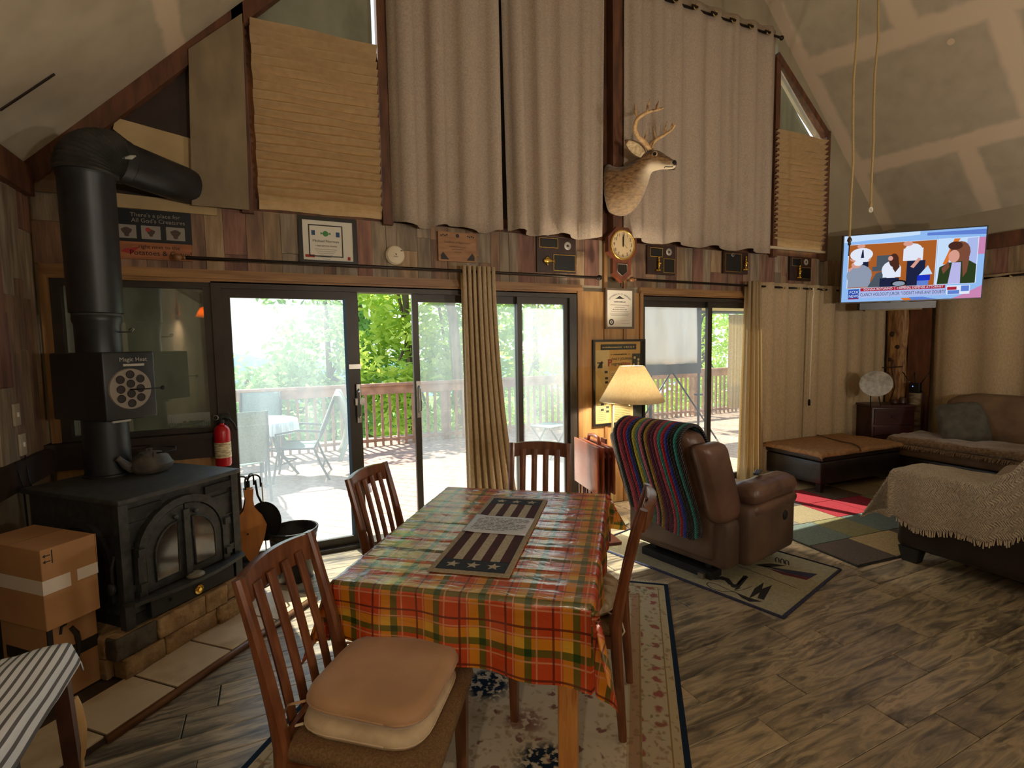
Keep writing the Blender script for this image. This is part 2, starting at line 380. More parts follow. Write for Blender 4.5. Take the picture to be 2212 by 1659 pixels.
def plank_mesh(L, w, h, mt, key):
    k = (round(L, 3), round(w, 3), key)
    if k not in _pm:
        e = .002
        vs = [(-L/2, -w/2, -h), (L/2, -w/2, -h), (L/2, w/2, -h), (-L/2, w/2, -h), (-L/2, -w/2, -e), (L/2, -w/2, -e), (L/2, w/2, -e), (-L/2, w/2, -e), (-L/2+e, -w/2+e, 0), (L/2-e, -w/2+e, 0), (L/2-e, w/2-e, 0), (-L/2+e, w/2-e, 0)]
        mb = MB(); mb.add(vs, [(8, 9, 10, 11), (0, 1, 5, 4), (1, 2, 6, 5), (2, 3, 7, 6), (3, 0, 4, 7), (4, 5, 9, 8), (5, 6, 10, 9), (6, 7, 11, 10), (7, 4, 8, 11)])
        _pm[k] = mb.mesh('plank', mt)
    return _pm[k]
offs = {0: 2.239, 1: 2.71, 2: 2.066, 3: 3.536, 4: 2.38}
for rrow in range(-4, 20):
    y = 1.25 + (rrow-1)*PW + PW/2
    if y > WY-.02: continue
    o0 = offs.get(rrow, None)
    x = (o0 if o0 is not None else random.uniform(1, 2)) - 5*PL_
    while x < XR:
        a, b2 = max(x, XL), min(x+PL_, XR)
        if b2-a > .05 and not (y < 1.0 and a < .4): share('plank', plank_mesh(round(b2-a, 2)-.002, PW-.002, .006, m_plank, 'f'), floor, ((a+b2)/2, y, 0))
        x += PL_

# ================================================================ walls and ceiling
wb = MB()
for a, b2 in (((2.56, 4.07, 0), (3.30, 4.2, 2.05)), ((5.25, 4.07, 0), (XR+.1, 4.2, 2.05)), ((XL-.1, 4.07, 0), (-.375, 4.2, .9)), ((XL-.1, 4.07, .9), (-1.27, 4.2, 2.05)), ((XL-.1, 4.07, 2.05), (XR+.1, 4.2, 2.53))): wb.box(a, b2)
def gab(poly, y0=4.2, t=.13): wb.prism(poly, t, (0, y0, 0), (1, 0, 0), (0, 0, 1))
gab([(XL-.1, 2.53), (-.15, 2.53), (-.15, 3.82), (XL-.1, 2.57)])
gab([(6.03, 2.53), (XR+.1, 2.53), (XR+.1, 2.87), (6.03, 4.16)])
gab([(.78, 4.85), (5.34, 4.85), (3.11, 7.08)])
gab([(5.2, 4.62), (6.03, 3.98), (6.03, 4.16), (5.34, 4.85), (5.2, 4.85)])
wall_back = struct('wall_back', wb, m_dry)
# centre pier dressed with tan panelling and a post
struct('panel', MB().box((2.56, 4.05, 0), (2.86, 4.07, 2.05)), m_tanply, wall_back)
struct('panel', MB().box((2.875, 4.05, 0), (3.085, 4.07, 2.07)), m_tanply, wall_back)
struct('panel', MB().box((3.10, 4.05, 0), (3.30, 4.07, 2.05)), m_tanply, wall_back)
struct('panel', MB().box((2.85, 4.035, 0), (2.885, 4.07, 2.5)), m_trimv, wall_back)
struct('panel', MB().box((3.075, 4.035, 0), (3.11, 4.07, 2.5)), m_trimv, wall_back)
struct('panel', MB().box((2.885, 4.06, 2.05), (3.075, 4.072, 2.53)), m_plyw, wall_back)
struct('panel', MB().box((-1.27, 4.045, 0), (-.38, 4.07, .83)), m_tanply, wall_back)
# rustic upright boards of the band over the doors
x = XL+.005
while x < XR-.02:
    w = random.choice((.085, .11, .11, .14, .16)); w = min(w, XR-x)
    if not (2.84 < x+w/2 < 3.10):
        z0, z1 = 2.105, 2.525
        cut = random.choice((None, None, random.uniform(2.2, 2.45)))
        for a, b2 in ([(z0, z1)] if not cut else [(z0, cut), (cut, z1)]):
            t = random.uniform(.014, .022)
            struct('board', MB().box((x+.001, 4.07-t, a+.001), (x+w-.001, 4.072, b2-.001)), random.choice(rustic), wall_back)
    x += w
# mouldings over the openings
for nm, a, b2 in (('trim_1', -1.27, 2.6), ('trim_2', 3.27, 5.3)):
    t = struct(nm, MB().box((a, 4.015, 2.045), (b2, 4.075, 2.075)).box((a, 4.03, 2.075), (b2, 4.075, 2.105)).box((a, 4.04, 2.02), (b2, 4.075, 2.045)), m_trim)
struct('trim_3', MB().box((-1.275, 4.03, .98), (-1.235, 4.08, 2.075)), m_trimv)
struct('trim_4', MB().box((2.55, 4.03, 0), (2.60, 4.08, 2.045)).box((3.27, 4.03, 0), (3.31, 4.08, 2.045)), m_trimv)
struct('trim_5', MB().box((-1.30, 4.0, .83), (-.38, 4.08, 1.0)).box((-1.30, 3.97, .97), (-.38, 4.02, 1.0)).box((-1.30, 2.7, .83), (-1.26, 4.08, .98)), m_dark)
# upper framing
def post(x0, x1, z1, y0=4.0): struct('post', MB().box((x0, y0, 2.50), (x1, 4.09, z1)), m_beam, wall_back)
post(-.155, -.085, 3.93); post(.80, .875, 4.75); post(2.905, 2.965, 6.6, 3.97); post(2.968, 3.045, 6.6, 3.98); post(5.09, 5.16, 4.65); post(5.965, 6.03, 4.0)
struct('rafter', MB().bar((XL+.02, 4.03, 2.67-.05), (.85, 4.03, 4.82-.05), .06, .11, (0, 0, 1)), m_beam, wall_back)
struct('rafter', MB().bar((5.1, 4.03, 4.66), (6.0, 4.03, 3.94), .07, .07, (0, 0, 1)), m_beam, wall_back)
struct('sheet', MB().prism([(-.447, 2.515), (-.112, 2.515), (-.09, 3.80), (-.412, 3.50)], .016, (0, 4.0, 0), (1, 0, 0), (0, 0, 1)), m_plyw, wall_back)
struct('sheet', MB().prism([(-1.295, 2.53), (-1.09, 2.53), (-1.09, 2.83), (-1.295, 2.64)], .012, (0, 4.05, 0), (1, 0, 0), (0, 0, 1)), m_cardb, wall_back)
struct('sheet', MB().prism([(-1.09, 2.53), (-.447, 2.53), (-.42, 3.42), (-1.09, 2.80)], .008, (0, 4.064, 0), (1, 0, 0), (0, 0, 1)), m_dark, wall_back)
struct('sheet', MB().prism([(-.84, 2.99), (-.82, 3.02), (-.438, 2.955), (-.445, 2.68), (-.60, 2.74), (-.74, 2.86), (-.85, 2.95)], .012, (0, 4.04, 0), (1, 0, 0), (0, 0, 1)), m_cream, wall_back)
struct('sheet', MB().prism([(-.88, 2.475), (-.31, 2.47), (-.308, 2.545), (-.88, 2.56)], .012, (0, 4.045, 0), (1, 0, 0), (0, 0, 1)), m_cream, wall_back)
# side walls, wall behind the viewer, ceiling slopes
wl = struct('wall_left', MB().box((XL-.14, -3.6, 0), (XL-.012, WY+.1, 2.70)), m_dry)
y = WY
while y > 2.3:
    w = random.choice((.08, .1, .12)); z = .98
    while z < 2.5:
        h = random.choice((.4, .6, .9)); z1 = min(z+h, 2.5)
        if z1-z > .02: struct('board', MB().box((XL-.014, y-w+.001, z+.001), (XL+random.uniform(-.002, .01), y-.001, z1-.001)), random.choice(rustic), wl)
        z = z1
    y -= w
struct('panel', MB().box((XL-.014, 2.2, 0), (XL, WY, .83)), m_plyw, wl)
struct('top_plate', MB().box((XL-.02, -3.6, 2.49), (XL+.05, WY-.05, 2.655)), m_beam, wl)
wr = struct('wall_right', MB().box((XR+.012, -3.6, 0), (XR+.14, WY+.1, 2.98)), m_dry)
struct('top_plate', MB().box((XR-.03, -3.6, 2.53), (XR+.02, WY-.02, 2.69)), m_beam, wr)
y = WY
while y > 1.9:
    w = random.choice((.1, .13, .15))
    struct('board', MB().box((XR-random.uniform(.002, .008), y-w+.001, 2.1), (XR+.014, y-.001, 2.53)), random.choice(rustic[:1]+rustic[2:]), wr); y -= w
struct('wall_front', MB().box((XL-.1, -3.75, 0), (XR+.1, -3.6, 7.2)), m_dry)
ceil = struct('ceiling', MB().prism([(XL-.1, 2.57), (3.11, 7.08), (3.11, 7.25), (XL-.1, 2.74)], 7.85, (0, 4.2, 0), (1, 0, 0), (0, 0, 1)).prism([(3.11, 7.08), (XR+.15, 2.82), (XR+.15, 2.99), (3.11, 7.25)], 7.85, (0, 4.2, 0), (1, 0, 0), (0, 0, 1)), m_ceil)
struct('tape_seam', MB().bar((-1.188, 3.469, 2.775), (-.964, 3.481, 2.999), .012, .006, (1, 0, 0)), m_dark, ceil)

# ================================================================ windows and sliding doors
g_clear = glass('pane_clear', .02); g_haze = glass('pane_dusty', .11, (.80, .93, 1)); g_white = glass('pane_milky', .15, (.86, .97, 1)); g_mid = glass('pane_streaked', .07, (.82, .95, 1))
g_diffuser = thin('added_diffusing_film', (.9, .95, .9), (.8, .88, .8), .85, 3)  # milky film added to keep direct sunbeams out of the curtain gaps
g_dark = glass('pane_reflecting', .03, gl=.12)
def frame_rect(mb, x0, x1, z0, z1, w, ya, yb, wz=None):
    wz = wz or w
    mb.box((x0, ya, z0), (x0+w, yb, z1)).box((x1-w, ya, z0), (x1, yb, z1)).box((x0+w, ya, z0), (x1-w, yb, z0+wz)).box((x0+w, ya, z1-wz), (x1-w, yb, z1))
def pane(parent, x0, x1, z0, z1, y, m): return struct('pane', MB().box((x0, y-.003, z0), (x1, y+.003, z1)), m, parent)
mb = MB(); frame_rect(mb, -1.235, -.375, .98, 2.03, .05, 4.06, 4.12); mb.box((-1.125, 4.07, 1.03), (-1.09, 4.1, 1.98))
window_1 = struct('window_1', mb, m_alu); pane(window_1, -1.185, -.425, 1.03, 1.98, 4.095, g_dark)
struct('shutter_board', MB().box((-1.19, 4.135, 1.0), (-.42, 4.15, 2.0)), m_pane_board, window_1)
mb = MB().box((-.375, 4.04, 0), (-.315, 4.16, 2.03)).box((2.47, 4.04, 0), (2.56, 4.16, 2.03)).box((-.315, 4.04, 1.985), (2.47, 4.16, 2.03)).box((-.315, 4.02, 0), (2.47, 4.17, .03))
door_1 = struct('door_1', mb, m_alu)
def leaf(parent, x0, x1, y, gm, w=.05, zt=1.985):
    mb = MB(); frame_rect(mb, x0, x1, .03, zt, w, y-.018, y+.018, .06); p = struct('door_leaf', mb, m_alu, parent); struct('pane', MB().box((x0+w, y-.003, .09), (x1-w, y+.003, zt-.06)), gm, p); return p
l1 = leaf(door_1, -.315, .545, 4.085, g_haze); l1b = struct('stile', MB().box((.548, 4.10, .03), (.60, 4.14, 1.985)), m_alu, door_1)
l2 = leaf(door_1, 1.025, 2.0, 4.125, g_mid, .05); l3 = leaf(door_1, 1.95, 2.47, 4.085, g_white, .045)
m_chrome = plain('worn_chrome', C3('#a8a49a'), .3, .9)
h = MB().tube([(.575, 4.06, 1.02), (.575, 4.02, 1.04), (.575, 4.005, 1.13), (.575, 4.02, 1.22), (.575, 4.06, 1.24)], .009, 8).box((.56, 4.055, .98), (.59, 4.068, 1.28)); struct('door_handle', h, m_chrome, l1)
h = MB().tube([(1.06, 4.11, 1.02), (1.06, 4.06, 1.04), (1.06, 4.045, 1.13), (1.06, 4.06, 1.22), (1.06, 4.11, 1.24)], .009, 8).box((1.04, 4.10, .98), (1.075, 4.108, 1.28)); struct('door_handle', h, m_chrome, l2)
struct('latch', MB().box((.51, 4.05, 1.40), (.60, 4.066, 1.435)).box((.545, 4.03, 1.12), (.615, 4.10, 1.17)), m_chrome, l1)
struct('sky_lit_edge', MB().box((.485, 4.062, .1), (.505, 4.068, 1.93)), plain('painted_sky_sheen', C3('#3a5f86'), .6), l1)  # blue sky reflection on the stile edge, put into the colour
mb = MB().box((3.30, 4.04, 0), (3.335, 4.16, 2.03)).box((5.2, 4.04, 0), (5.26, 4.16, 2.03)).box((3.335, 4.04, 1.985), (5.2, 4.16, 2.03)).box((3.335, 4.02, 0), (5.2, 4.17, .03))
door_2 = struct('door_2', mb, m_alu); leaf(door_2, 3.335, 4.27, 4.125, g_clear, .03); leaf(door_2, 4.20, 5.2, 4.085, g_clear, .06)
# upper glazing behind the shades and curtains
for k, (x0, x1, z1) in enumerate(((-.085, .80, 3.78), (.875, 2.905, 4.8), (3.045, 5.09, 4.8), (5.16, 5.965, 3.9))):
    bw = .05 if k in (0, 3) else .10; mb = MB(); frame_rect(mb, x0, x1, 2.53, z1, bw, 4.07, 4.15, .11); mb.box((x0+bw, 4.1, z1-.02), (x1-bw, 4.12, z1+.02)); wdw = struct('window_%d' % (k+2), mb, m_beam); pane(wdw, x0+.03, x1-.03, 2.56, z1-.03, 4.125, g_diffuser if k in (1, 2) else g_clear)  # film and wide borders behind the curtains added against sun streaks
    if k == 1: struct('added_sun_block', MB().box((x0+.05, 4.075, 2.6), (1.752, 4.08, z1-.05)).box((1.80, 4.075, 2.6), (x1-.05, 4.08, z1-.05)), m_dark, wdw)  # boards added to stop sun leaking past the curtains
    if k == 2: struct('added_sun_block', MB().box((x0+.05, 4.075, 2.6), (x1-.05, 4.08, z1-.05)), m_dark, wdw)  # same added sun stop, over the full width
    if k == 0: struct('insulation_board', MB().prism([(-.03, 3.72), (.775, 3.72), (.775, 4.70), (-.03, 3.88)], .02, (0, 4.09, 0), (1, 0, 0), (0, 0, 1)), m_pane_board, wdw)
    if k == 3: struct('insulation_board', MB().prism([(5.17, 3.84), (5.86, 3.84), (5.17, 4.48)], .02, (0, 4.09, 0), (1, 0, 0), (0, 0, 1)), m_pane_board, wdw)
struct('sheet', MB().prism([(-.17, 3.70), (-.04, 3.70), (-.04, 3.93), (-.17, 3.80)], .012, (0, 4.09, 0), (1, 0, 0), (0, 0, 1)), m_beam, wall_back)
struct('mullion', MB().box((1.752, 4.0, 2.53), (1.782, 4.07, 4.85)), m_trimv, wall_back)
struct('light_strip', MB().bar((5.13, 4.03, 4.55), (5.80, 4.03, 3.93), .02, .03, (0, 1, 0)), plain('white_vinyl', C3('#d8d6c8'), .5), wall_back)
# ================================================================ curtains, shades, rods
m_linen = mat('beige_linen', C3('#b3a391'), C3('#a39280'), .9, (1, 1, 1), 90, 3, spec=.1, bump=.2, bs=300)
m_tancurt = thin('tan_curtain', C3('#d6c29c'), C3('#c8b48e'), .6, 120)
m_tanheavy = thin('tan_curtain_lined', C3('#c4ae8c'), C3('#b49e7c'), .10, 90, (1, 1, .4))
m_rod = plain('dark_bronze_rod', C3('#2a211b'), .28, .7)
m_ring = plain('brass_ring', C3('#b59a62'), .35, .8)
m_paper = thin('pleated_paper', C3('#cdb083'), C3('#c3a578'), .10, 20)
def curtain(name, x0, x1, z0, z1, folds, amp, label, m, y=3.95, cat='curtain', group=None, top=None, skew=0, hem=.02, nu=None, nv=14, gather=0, sd=0, axis='x', edge=None):
    mb = MB(); nu = nu or int(folds*8)
    ph = [random.uniform(-.5, .5) for _ in range(int(folds)+3)]
    def fn(u, v):
        a = u*folds; k = int(a); f = ph[k]*(1-(a-k))+ph[k+1]*(a-k)
        A = amp*(.55+.45*(1-v)+.25*math.sin(5*u+sd))
        d = A*math.cos(2*PI*(a+.18*f)) + .4*A*f
        xx = x0+(x1-x0)*u + skew*(1-v)*(u-.5) + .25*amp*math.sin(2*PI*a*2)
        zz = z0 + (z1-z0)*v + (1-v)**3*hem*math.sin(2*PI*(a*.5+sd))
        if top: zz = z0 + (top(u)-z0)*v + (1-v)**3*hem*math.sin(2*PI*(a*.5+sd))
        if edge: xx += edge(u, v)
        return (xx, y+d, zz) if axis == 'x' else (y+d, xx, zz)
    mb.grid(nu, nv, fn)
    return solo(name, mb, m, label, cat, group, True, .004)
G_UP = 'tall linen curtains over the upper windows'
curtain('window_curtain', .868, 1.752, 2.505, 4.86, 3.6, .045, 'tall beige linen curtain left of the narrow light gap', m_linen, group=G_UP, sd=.3)
curtain('window_curtain', 1.797, 2.80, 2.515, 4.86, 4.3, .045, 'tall beige linen curtain between the light gap and the deer post', m_linen, group=G_UP, sd=1.1, skew=-.08)
def rod(name, p, q, r, label, fin=(True, True), grp='curtain rods'):
    p, q = Vector(p), Vector(q); t = thing(name, label, 'curtain rod', p, 0, grp); d = (q-p).normalized()
    part('pole', MB().tube([p, q], r, 10), m_rod, t, True, True, auto=40)
    for k, (c, s) in enumerate(((p, -1), (q, 1))):
        if fin[k]:
            M = Vector((0, 0, 1)).rotation_difference(d*s).to_matrix().to_4x4()
            part('finial', MB().lathe([(.008, -.005), (.014, .0), (.014, .012), (.009, .016), (.02, .026), (.026, .042), (.022, .058), (.008, .07), (.001, .073)], 12, c, M), m_rod if k else plain('amber_finial', C3('#7a5230'), .3), t, True, True)
    return t
rod('curtain_rod', (-.50, 3.965, 2.168), (2.70, 3.965, 2.168), .0125, 'long dark rod over the patio doors by the stove')
rod('curtain_rod', (3.16, 3.965, 2.168), (7.1, 3.965, 2.15), .0125, 'dark rod over the right patio door with brass finial', (True, False))
rod('curtain_rod', (.8, 3.93, 4.93), (2.88, 3.93, 4.93), .012, 'dark upper rod left of the deer post', (False, False))
rt = rod('curtain_rod', (3.06, 3.94, 4.77), (5.03, 3.94, 4.79), .012, 'dark upper rod with the grommets near the sloped ceiling', (False, True))
rod('curtain_rod', (7.13, 3.42, 2.21), (7.13, 1.2, 2.21), .0125, 'dark rod on the right wall above the sofa', (False, False))
# curtain on grommets (right upper): the cloth top scallops around the rod
def gtop(u): return 4.86 + .006*math.sin(2*PI*8*u)
cur_r = curtain('window_curtain', 3.02, 5.01, 2.525, 4.86, 8, .032, 'wide beige linen curtain on grommets right of the deer head', m_linen, y=3.94, group=G_UP, sd=2, nu=96)
for k in range(7):
    part('grommet', MB().lathe([(.021, -.003), (.03, -.003), (.03, .003), (.021, .003), (.021, -.003)], 14, (3.32+k*.252, 3.903, 4.775), Matrix.Rotation(PI/2, 4, 'X'), False), m_ring, cur_r, True, True)
    part('rod_slot', MB().bar((3.27+k*.252, 3.904, 4.776), (3.35+k*.252, 3.904, 4.776), .01, .02), m_rod, cur_r, False, True)
# gathered curtain between the patio door leaves
def flare(u, v): return (1-v)**2*.19*u + .02*(1-v)
curtain('patio_curtain', 1.40, 1.70, .03, 2.21, 7, .035, 'gathered tan curtain hanging between the patio doors behind the table', m_tanheavy, y=3.955, nu=84, hem=.006, edge=flare, group='tan floor-length curtains')
curtain('patio_curtain', 4.64, 4.86, .03, 2.205, 4, .045, 'sunlit gathered edge of the tan curtain beside the right patio door', m_tancurt, y=3.955, nu=56, hem=.006, group='tan floor-length curtains', edge=lambda u, v: -.05*(1-v)*(1-u)+.09*(1-v)*u)
cur_a = curtain('patio_curtain', 4.87, 5.62, .05, 2.205, 3, .03, 'flat tan curtain panel left of the white pull cord', m_tanheavy, y=3.955, nu=40, group='tan floor-length curtains')
cur_b = curtain('patio_curtain', 5.65, 7.12, .05, 2.20, 5.5, .03, 'pleated tan curtain between the pull cord and the log post', m_tanheavy, y=3.955, nu=60, group='tan floor-length curtains', sd=1.4)
cur_c = curtain('patio_curtain', 1.2, 3.40, .05, 2.24, 6, .035, 'broad tan curtain on the right wall behind the sofa', m_tanheavy, y=7.13, nu=64, axis='y', group='tan floor-length curtains', sd=.7)
for x, cu in ((5.12, cur_a), (5.36, cur_a), (5.55, cur_a), (5.80, cur_b)):
    part('rod_slot', MB().bar((x-.05, 3.915, 2.152), (x+.05, 3.915, 2.148), .008, .016), m_rod, cu, False, True); part('eyelet', MB().tube([(x+.02, 3.905, 2.15), (x+.05, 3.902, 2.138), (x+.055, 3.902, 2.154)], .006, 6), m_ring, cu, True, True)
for y in (3.02, 2.62):
    part('rod_slot', MB().bar((7.085, y-.08, 2.21), (7.085, y+.08, 2.21), .016, .016), m_rod, cur_c, False, True); part('eyelet', MB().tube([(7.077, y+.09, 2.21), (7.073, y+.1, 2.196), (7.077, y+.075, 2.198)], .007, 6), m_ring, cur_c, True, True)
c = thing('curtain_wand', 'thin white pull cord with dark weight hanging on the tan curtain', 'cord', (5.63, 3.90, .83))
part('cord', MB().tube([(.012, 0, 1.33), (.03, 0, 1.27), (.01, 0, 1.2), (.015, 0, .8), (0, 0, .05)], .006, 6), plain('white_cord', C3('#f0e8d4'), .5), c, True); part('weight', MB().lathe([(.008, -.03), (.014, -.028), (.014, .03), (.006, .045)], 8), m_rod, c)
# pleated paper shades
def shade(name, x0, x1, z0, z1, n, label, sag=0):
    mb = MB()
    def fn(u, v):
        k = v*2*n; i = int(k); f = k-i; d = (f if i % 2 == 0 else 1-f)
        damp = smst(0, .1, v)
        return (x0+(x1-x0)*u + .003*math.sin(v*40), 4.025-.055*d*damp-.012*math.sin(PI*u)*(1-damp), z0+(z1-z0)*v + .004*math.sin(9*u+v*30))
    mb.grid(10, 2*n, fn); return solo(name, mb, m_paper, label, 'blind', 'pleated paper blinds', False, .002)
shade('window_blind', -.05, .79, 2.535, 3.81, 22, 'wide pleated paper blind above the framed certificate')
bl_r = shade('window_blind', 5.10, 5.955, 2.62, 3.90, 22, 'narrow pleated paper blind under the sloped ceiling at right')
part('bottom_rail', MB().box((5.0, 3.985, 2.585), (5.97, 4.03, 2.612)), plain('rail_white', C3('#c9b795'), .5), bl_r, False, True)

# ================================================================ things on the wall
m_black = plain('black_frame', C3('#17140f'), .4); m_white = plain('paper_white', C3('#dcd6c4'), .7); m_ink = plain('print_ink', C3('#3a3732'), .8)
m_brass = plain('polished_brass', C3('#e0b95a'), .25, .9); m_blackplate = plain('black_plate', C3('#0b0b0c'), .35); m_walnut = mat('walnut', C3('#3b2318'), C3('#2a1710'), .4, (8, 8, 1), 5)
m_green = plain('print_green', C3('#4a8a4a'), .7); m_blue = plain('print_blue', C3('#2d4d72'), .7); m_redp = plain('print_red', C3('#9c2f26'), .7); m_orangep = plain('print_orange', C3('#c8843c'), .7)
EX, EZ = Vector((1, 0, 0)), Vector((0, 0, 1))
def on(x, z, y): return Vector((x, y, z))
def rectf(mb, x0, x1, z0, z1, y): mb.face([(x0, y, z0), (x1, y, z0), (x1, y, z1), (x0, y, z1)])
def discf(mb, x, z, y, r, n=18, rz=None): mb.face([(x+r*math.cos(2*PI*k/n), y, z+(rz or r)*math.sin(2*PI*k/n)) for k in range(n)])
def words(mb, x0, x1, z, h, y):          # lettering too worn to read: rows of small strokes
    x = x0
    while x < x1:
        w = random.uniform(.2, .5)*h; k = random.random()
        if k > .12: rectf(mb, x, min(x+w, x1), z+random.uniform(0, .2)*h, z+h*random.uniform(.6, 1.0), y)
        x += w*1.25
def framed(name, x0, x1, z0, z1, fw, label, cat, y=4.045, fm=m_black, group=None, d=.022):
    t = thing(name, label, cat, ((x0+x1)/2, y, z0), 0, group)
    mb = MB(); frame_rect(mb, x0, x1, z0, z1, fw, y-d, y); part('frame', mb, fm, t, False, True)
    return t
# framed certificate over the left door
t = framed('framed_certificate', .195, .60, 2.178, 2.52, .028, 'black framed certificate with green ribbon seal above the left patio door', 'picture')
part('sheet', MB().box((.22, 4.03, 2.20), (.575, 4.034, 2.495)), m_white, t, False, True)
mb = MB(); mb.mi = 0; frame_rect(mb, .262, .50, 2.232, 2.462, .008, 4.0285, 4.0292)
for k in range(6): rectf(mb, .30+.01*k, .455-.01*k, 2.285-.014*k, 2.287-.014*k, 4.0288)
text(mb, 'Michael Norman', (.38, 4.029, 2.345), EX, EZ, .026, 1.05); text(mb, '1 YEAR SERVICE AWARD', (.38, 4.029, 2.31), EX, EZ, .014)
mb.mi = 1; discf(mb, .38, 2.40, 4.0287, .02); mb.face([(.345, 4.0287, 2.392), (.365, 4.0287, 2.40), (.345, 4.0287, 2.41)]); mb.face([(.415, 4.0287, 2.392), (.395, 4.0287, 2.40), (.415, 4.0287, 2.41)])
mb.mi = 2; rectf(mb, .283, .307, 2.385, 2.42, 4.0287); rectf(mb, .452, .478, 2.38, 2.415, 4.0287); mb.mi = 3; rectf(mb, .235, .30, 2.225, 2.245, 4.0287); rectf(mb, .53, .55, 2.215, 2.24, 4.0287)
part('print', mb, [m_ink, m_green, m_blue, m_redp], t, False, True)
# smoke alarm
t = thing('smoke_detector', 'round cream smoke alarm on the rustic boards', 'smoke alarm', (.887, 4.045, 2.20)); M = Matrix.Rotation(PI/2, 4, 'X')
part('base', MB().lathe([(.075, 0), (.075, .012), (.07, .018)], 28, (.887, 4.048, 2.275), M), plain('alarm_cream', C3('#d8c9a8'), .5), t, True, True, auto=40)
part('cover', MB().lathe([(.066, .016), (.064, .03), (.05, .036), (.001, .037)], 28, (.887, 4.048, 2.275), M), plain('alarm_cream2', C3('#e0d2b2'), .5), t, True, True, auto=40)
mb = MB(); rectf(mb, .925, .94, 2.305, 2.312, 4.0105); mb.tube([(.885, 4.010, 2.285), (.895, 4.010, 2.275)], .003, 6); text(mb, 'PUSH', (.887, 4.0108, 2.262), EX, EZ, .014); part('mark', mb, m_ink, t, False, True)
# wooden award plaque
t = thing('wooden_plaque', 'light wooden certificate plaque with dark corner ornaments', 'plaque', (1.40, 4.045, 2.25))
part('board', MB().box((1.235, 4.03, 2.252), (1.563, 4.05, 2.487)), mat('plaque_wood', C3('#a8794a'), C3('#8c6038'), .5, (1, 1, 5), 6), t, False, True)
mb = MB(); text(mb, 'Certificate of Appreciation', (1.40, 4.0298, 2.405), EX, EZ, .021, 1.0)
for k in range(3): rectf(mb, 1.33+.02*k, 1.47-.02*k, 2.37-.022*k, 2.373-.022*k, 4.0295)
discf(mb, 1.40, 2.46, 4.0295, .016, 8)
for sx in (-1, 1):
    mb.face([(1.40+sx*.145, 4.0295, 2.265), (1.40+sx*.075, 4.0295, 2.265), (1.40+sx*.10, 4.0295, 2.295), (1.40+sx*.125, 4.0295, 2.325), (1.40+sx*.145, 4.0295, 2.30)][::sx])
    for k in range(4): discf(mb, 1.40+sx*(.09+.016*k), 2.462-.006*(k % 2), 4.0295, .007, 6)
part('print', mb, plain('burnt_ink', C3('#33302f'), .7), t, False, True)
# trophy plaques: walnut boards with black plates, seals and gold figures
def figure_person(mb, x, z, y, s):
    mb.lathe([(.001, 0), (.02*s, .002*s), (.02*s, .012*s), (.008*s, .018*s)], 10, (x, y, z)); mb.tube([(x, y, z+.01*s), (x, y, z+.05*s), (x, y, z+.085*s)], [.009*s, .011*s, .013*s], 8); mb.tube([(x, y, z+.085*s), (x, y, z+.105*s)], [.01*s, .009*s], 8); mb.lathe([(.001, 0), (.010*s, .006*s), (.010*s, .016*s), (.001, .022*s)], 8, (x, y, z+.105*s)); mb.tube([(x-.012*s, y-.006, z+.08*s), (x+.006*s, y-.016, z+.06*s), (x+.018*s, y-.012, z+.075*s)], .005*s, 6); mb.tube([(x-.03*s, y, z+.006*s), (x-.012*s, y, z+.01*s)], .008*s, 6)
def plaque(x0, x1, z0, z1, label, parts_, seal, fig):
    t = thing('award_plaque', label, 'plaque', ((x0+x1)/2, 4.045, z0), 0, 'walnut award plaques along the wall')
    part('board', MB().box((x0, 4.026, z0), (x1, 4.05, z1)), m_walnut, t, False, True)
    w, h = x1-x0, z1-z0
    for (a, b2, c_, d) in parts_:
        pl = part('engraved_plate', MB().box((x0+a*w, 4.022, z0+c_*h), (x0+b2*w, 4.027, z0+d*h)), m_blackplate, t, False, True)
        mb = MB(); frame_rect(mb, x0+a*w-.004, x0+b2*w+.004, z0+c_*h-.004, z0+d*h+.004, .004, 4.0215, 4.0265); part('plate_edge', mb, m_brass, pl, False, True)
    if seal:
        q = MB().lathe([(.001, .004), (seal[2]*.7, .004), (seal[2]*.72, .007), (seal[2], .005), (seal[2], 0)], 20, (x0+seal[0]*w, 4.026, z0+seal[1]*h), Matrix.Rotation(PI/2, 4, 'X')); part('seal', q, plain('seal_silver', C3('#b9b2a6'), .4, .5), t, True, True, auto=30)
        part('seal_emblem', MB().lathe([(.001, 0), (.012, 0), (.012, .003), (.001, .003)], 8, (x0+seal[0]*w, 4.0215, z0+seal[1]*h), Matrix.Rotation(PI/2, 4, 'X')), m_ink, t, False, True)
    if fig:
        mb = MB(); fig(mb, x0, z0, w, h); part('gold_figure', mb, m_brass, t, True, True)
def fish(mb, x0, z0, w, h):
    cx, cz = x0+.27*w, z0+.31*h; L = .095
    mb.rings([[Vector((cx-L/2+L*k/8, 4.016+.011*math.sin(a)*f, cz+.026*math.cos(a)*f)) for a in [2*PI*j/10 for j in range(10)]] for k, f in enumerate((.35, .7, .95, 1, .95, .8, .6, .4, .25))])
    mb.prism([(L/2-.004, 0), (L/2+.032, .028), (L/2+.02, 0), (L/2+.032, -.026)], .005, (cx, 4.02, cz), (1, 0, 0), (0, 0, 1)); mb.prism([(-.03, .02), (-.005, .045), (.03, .018)], .004, (cx, 4.02, cz), (1, 0, 0), (0, 0, 1)); mb.prism([(-.02, -.02), (-.005, -.04), (.012, -.02)], .004, (cx, 4.02, cz), (1, 0, 0), (0, 0, 1))
plaque(2.131, 2.531, 2.205, 2.515, 'large dark award plaque with a gold fish left of the clock', [(.07, .52, .70, .95), (.42, .97, .06, .50)], (.78, .78, .036), fish)
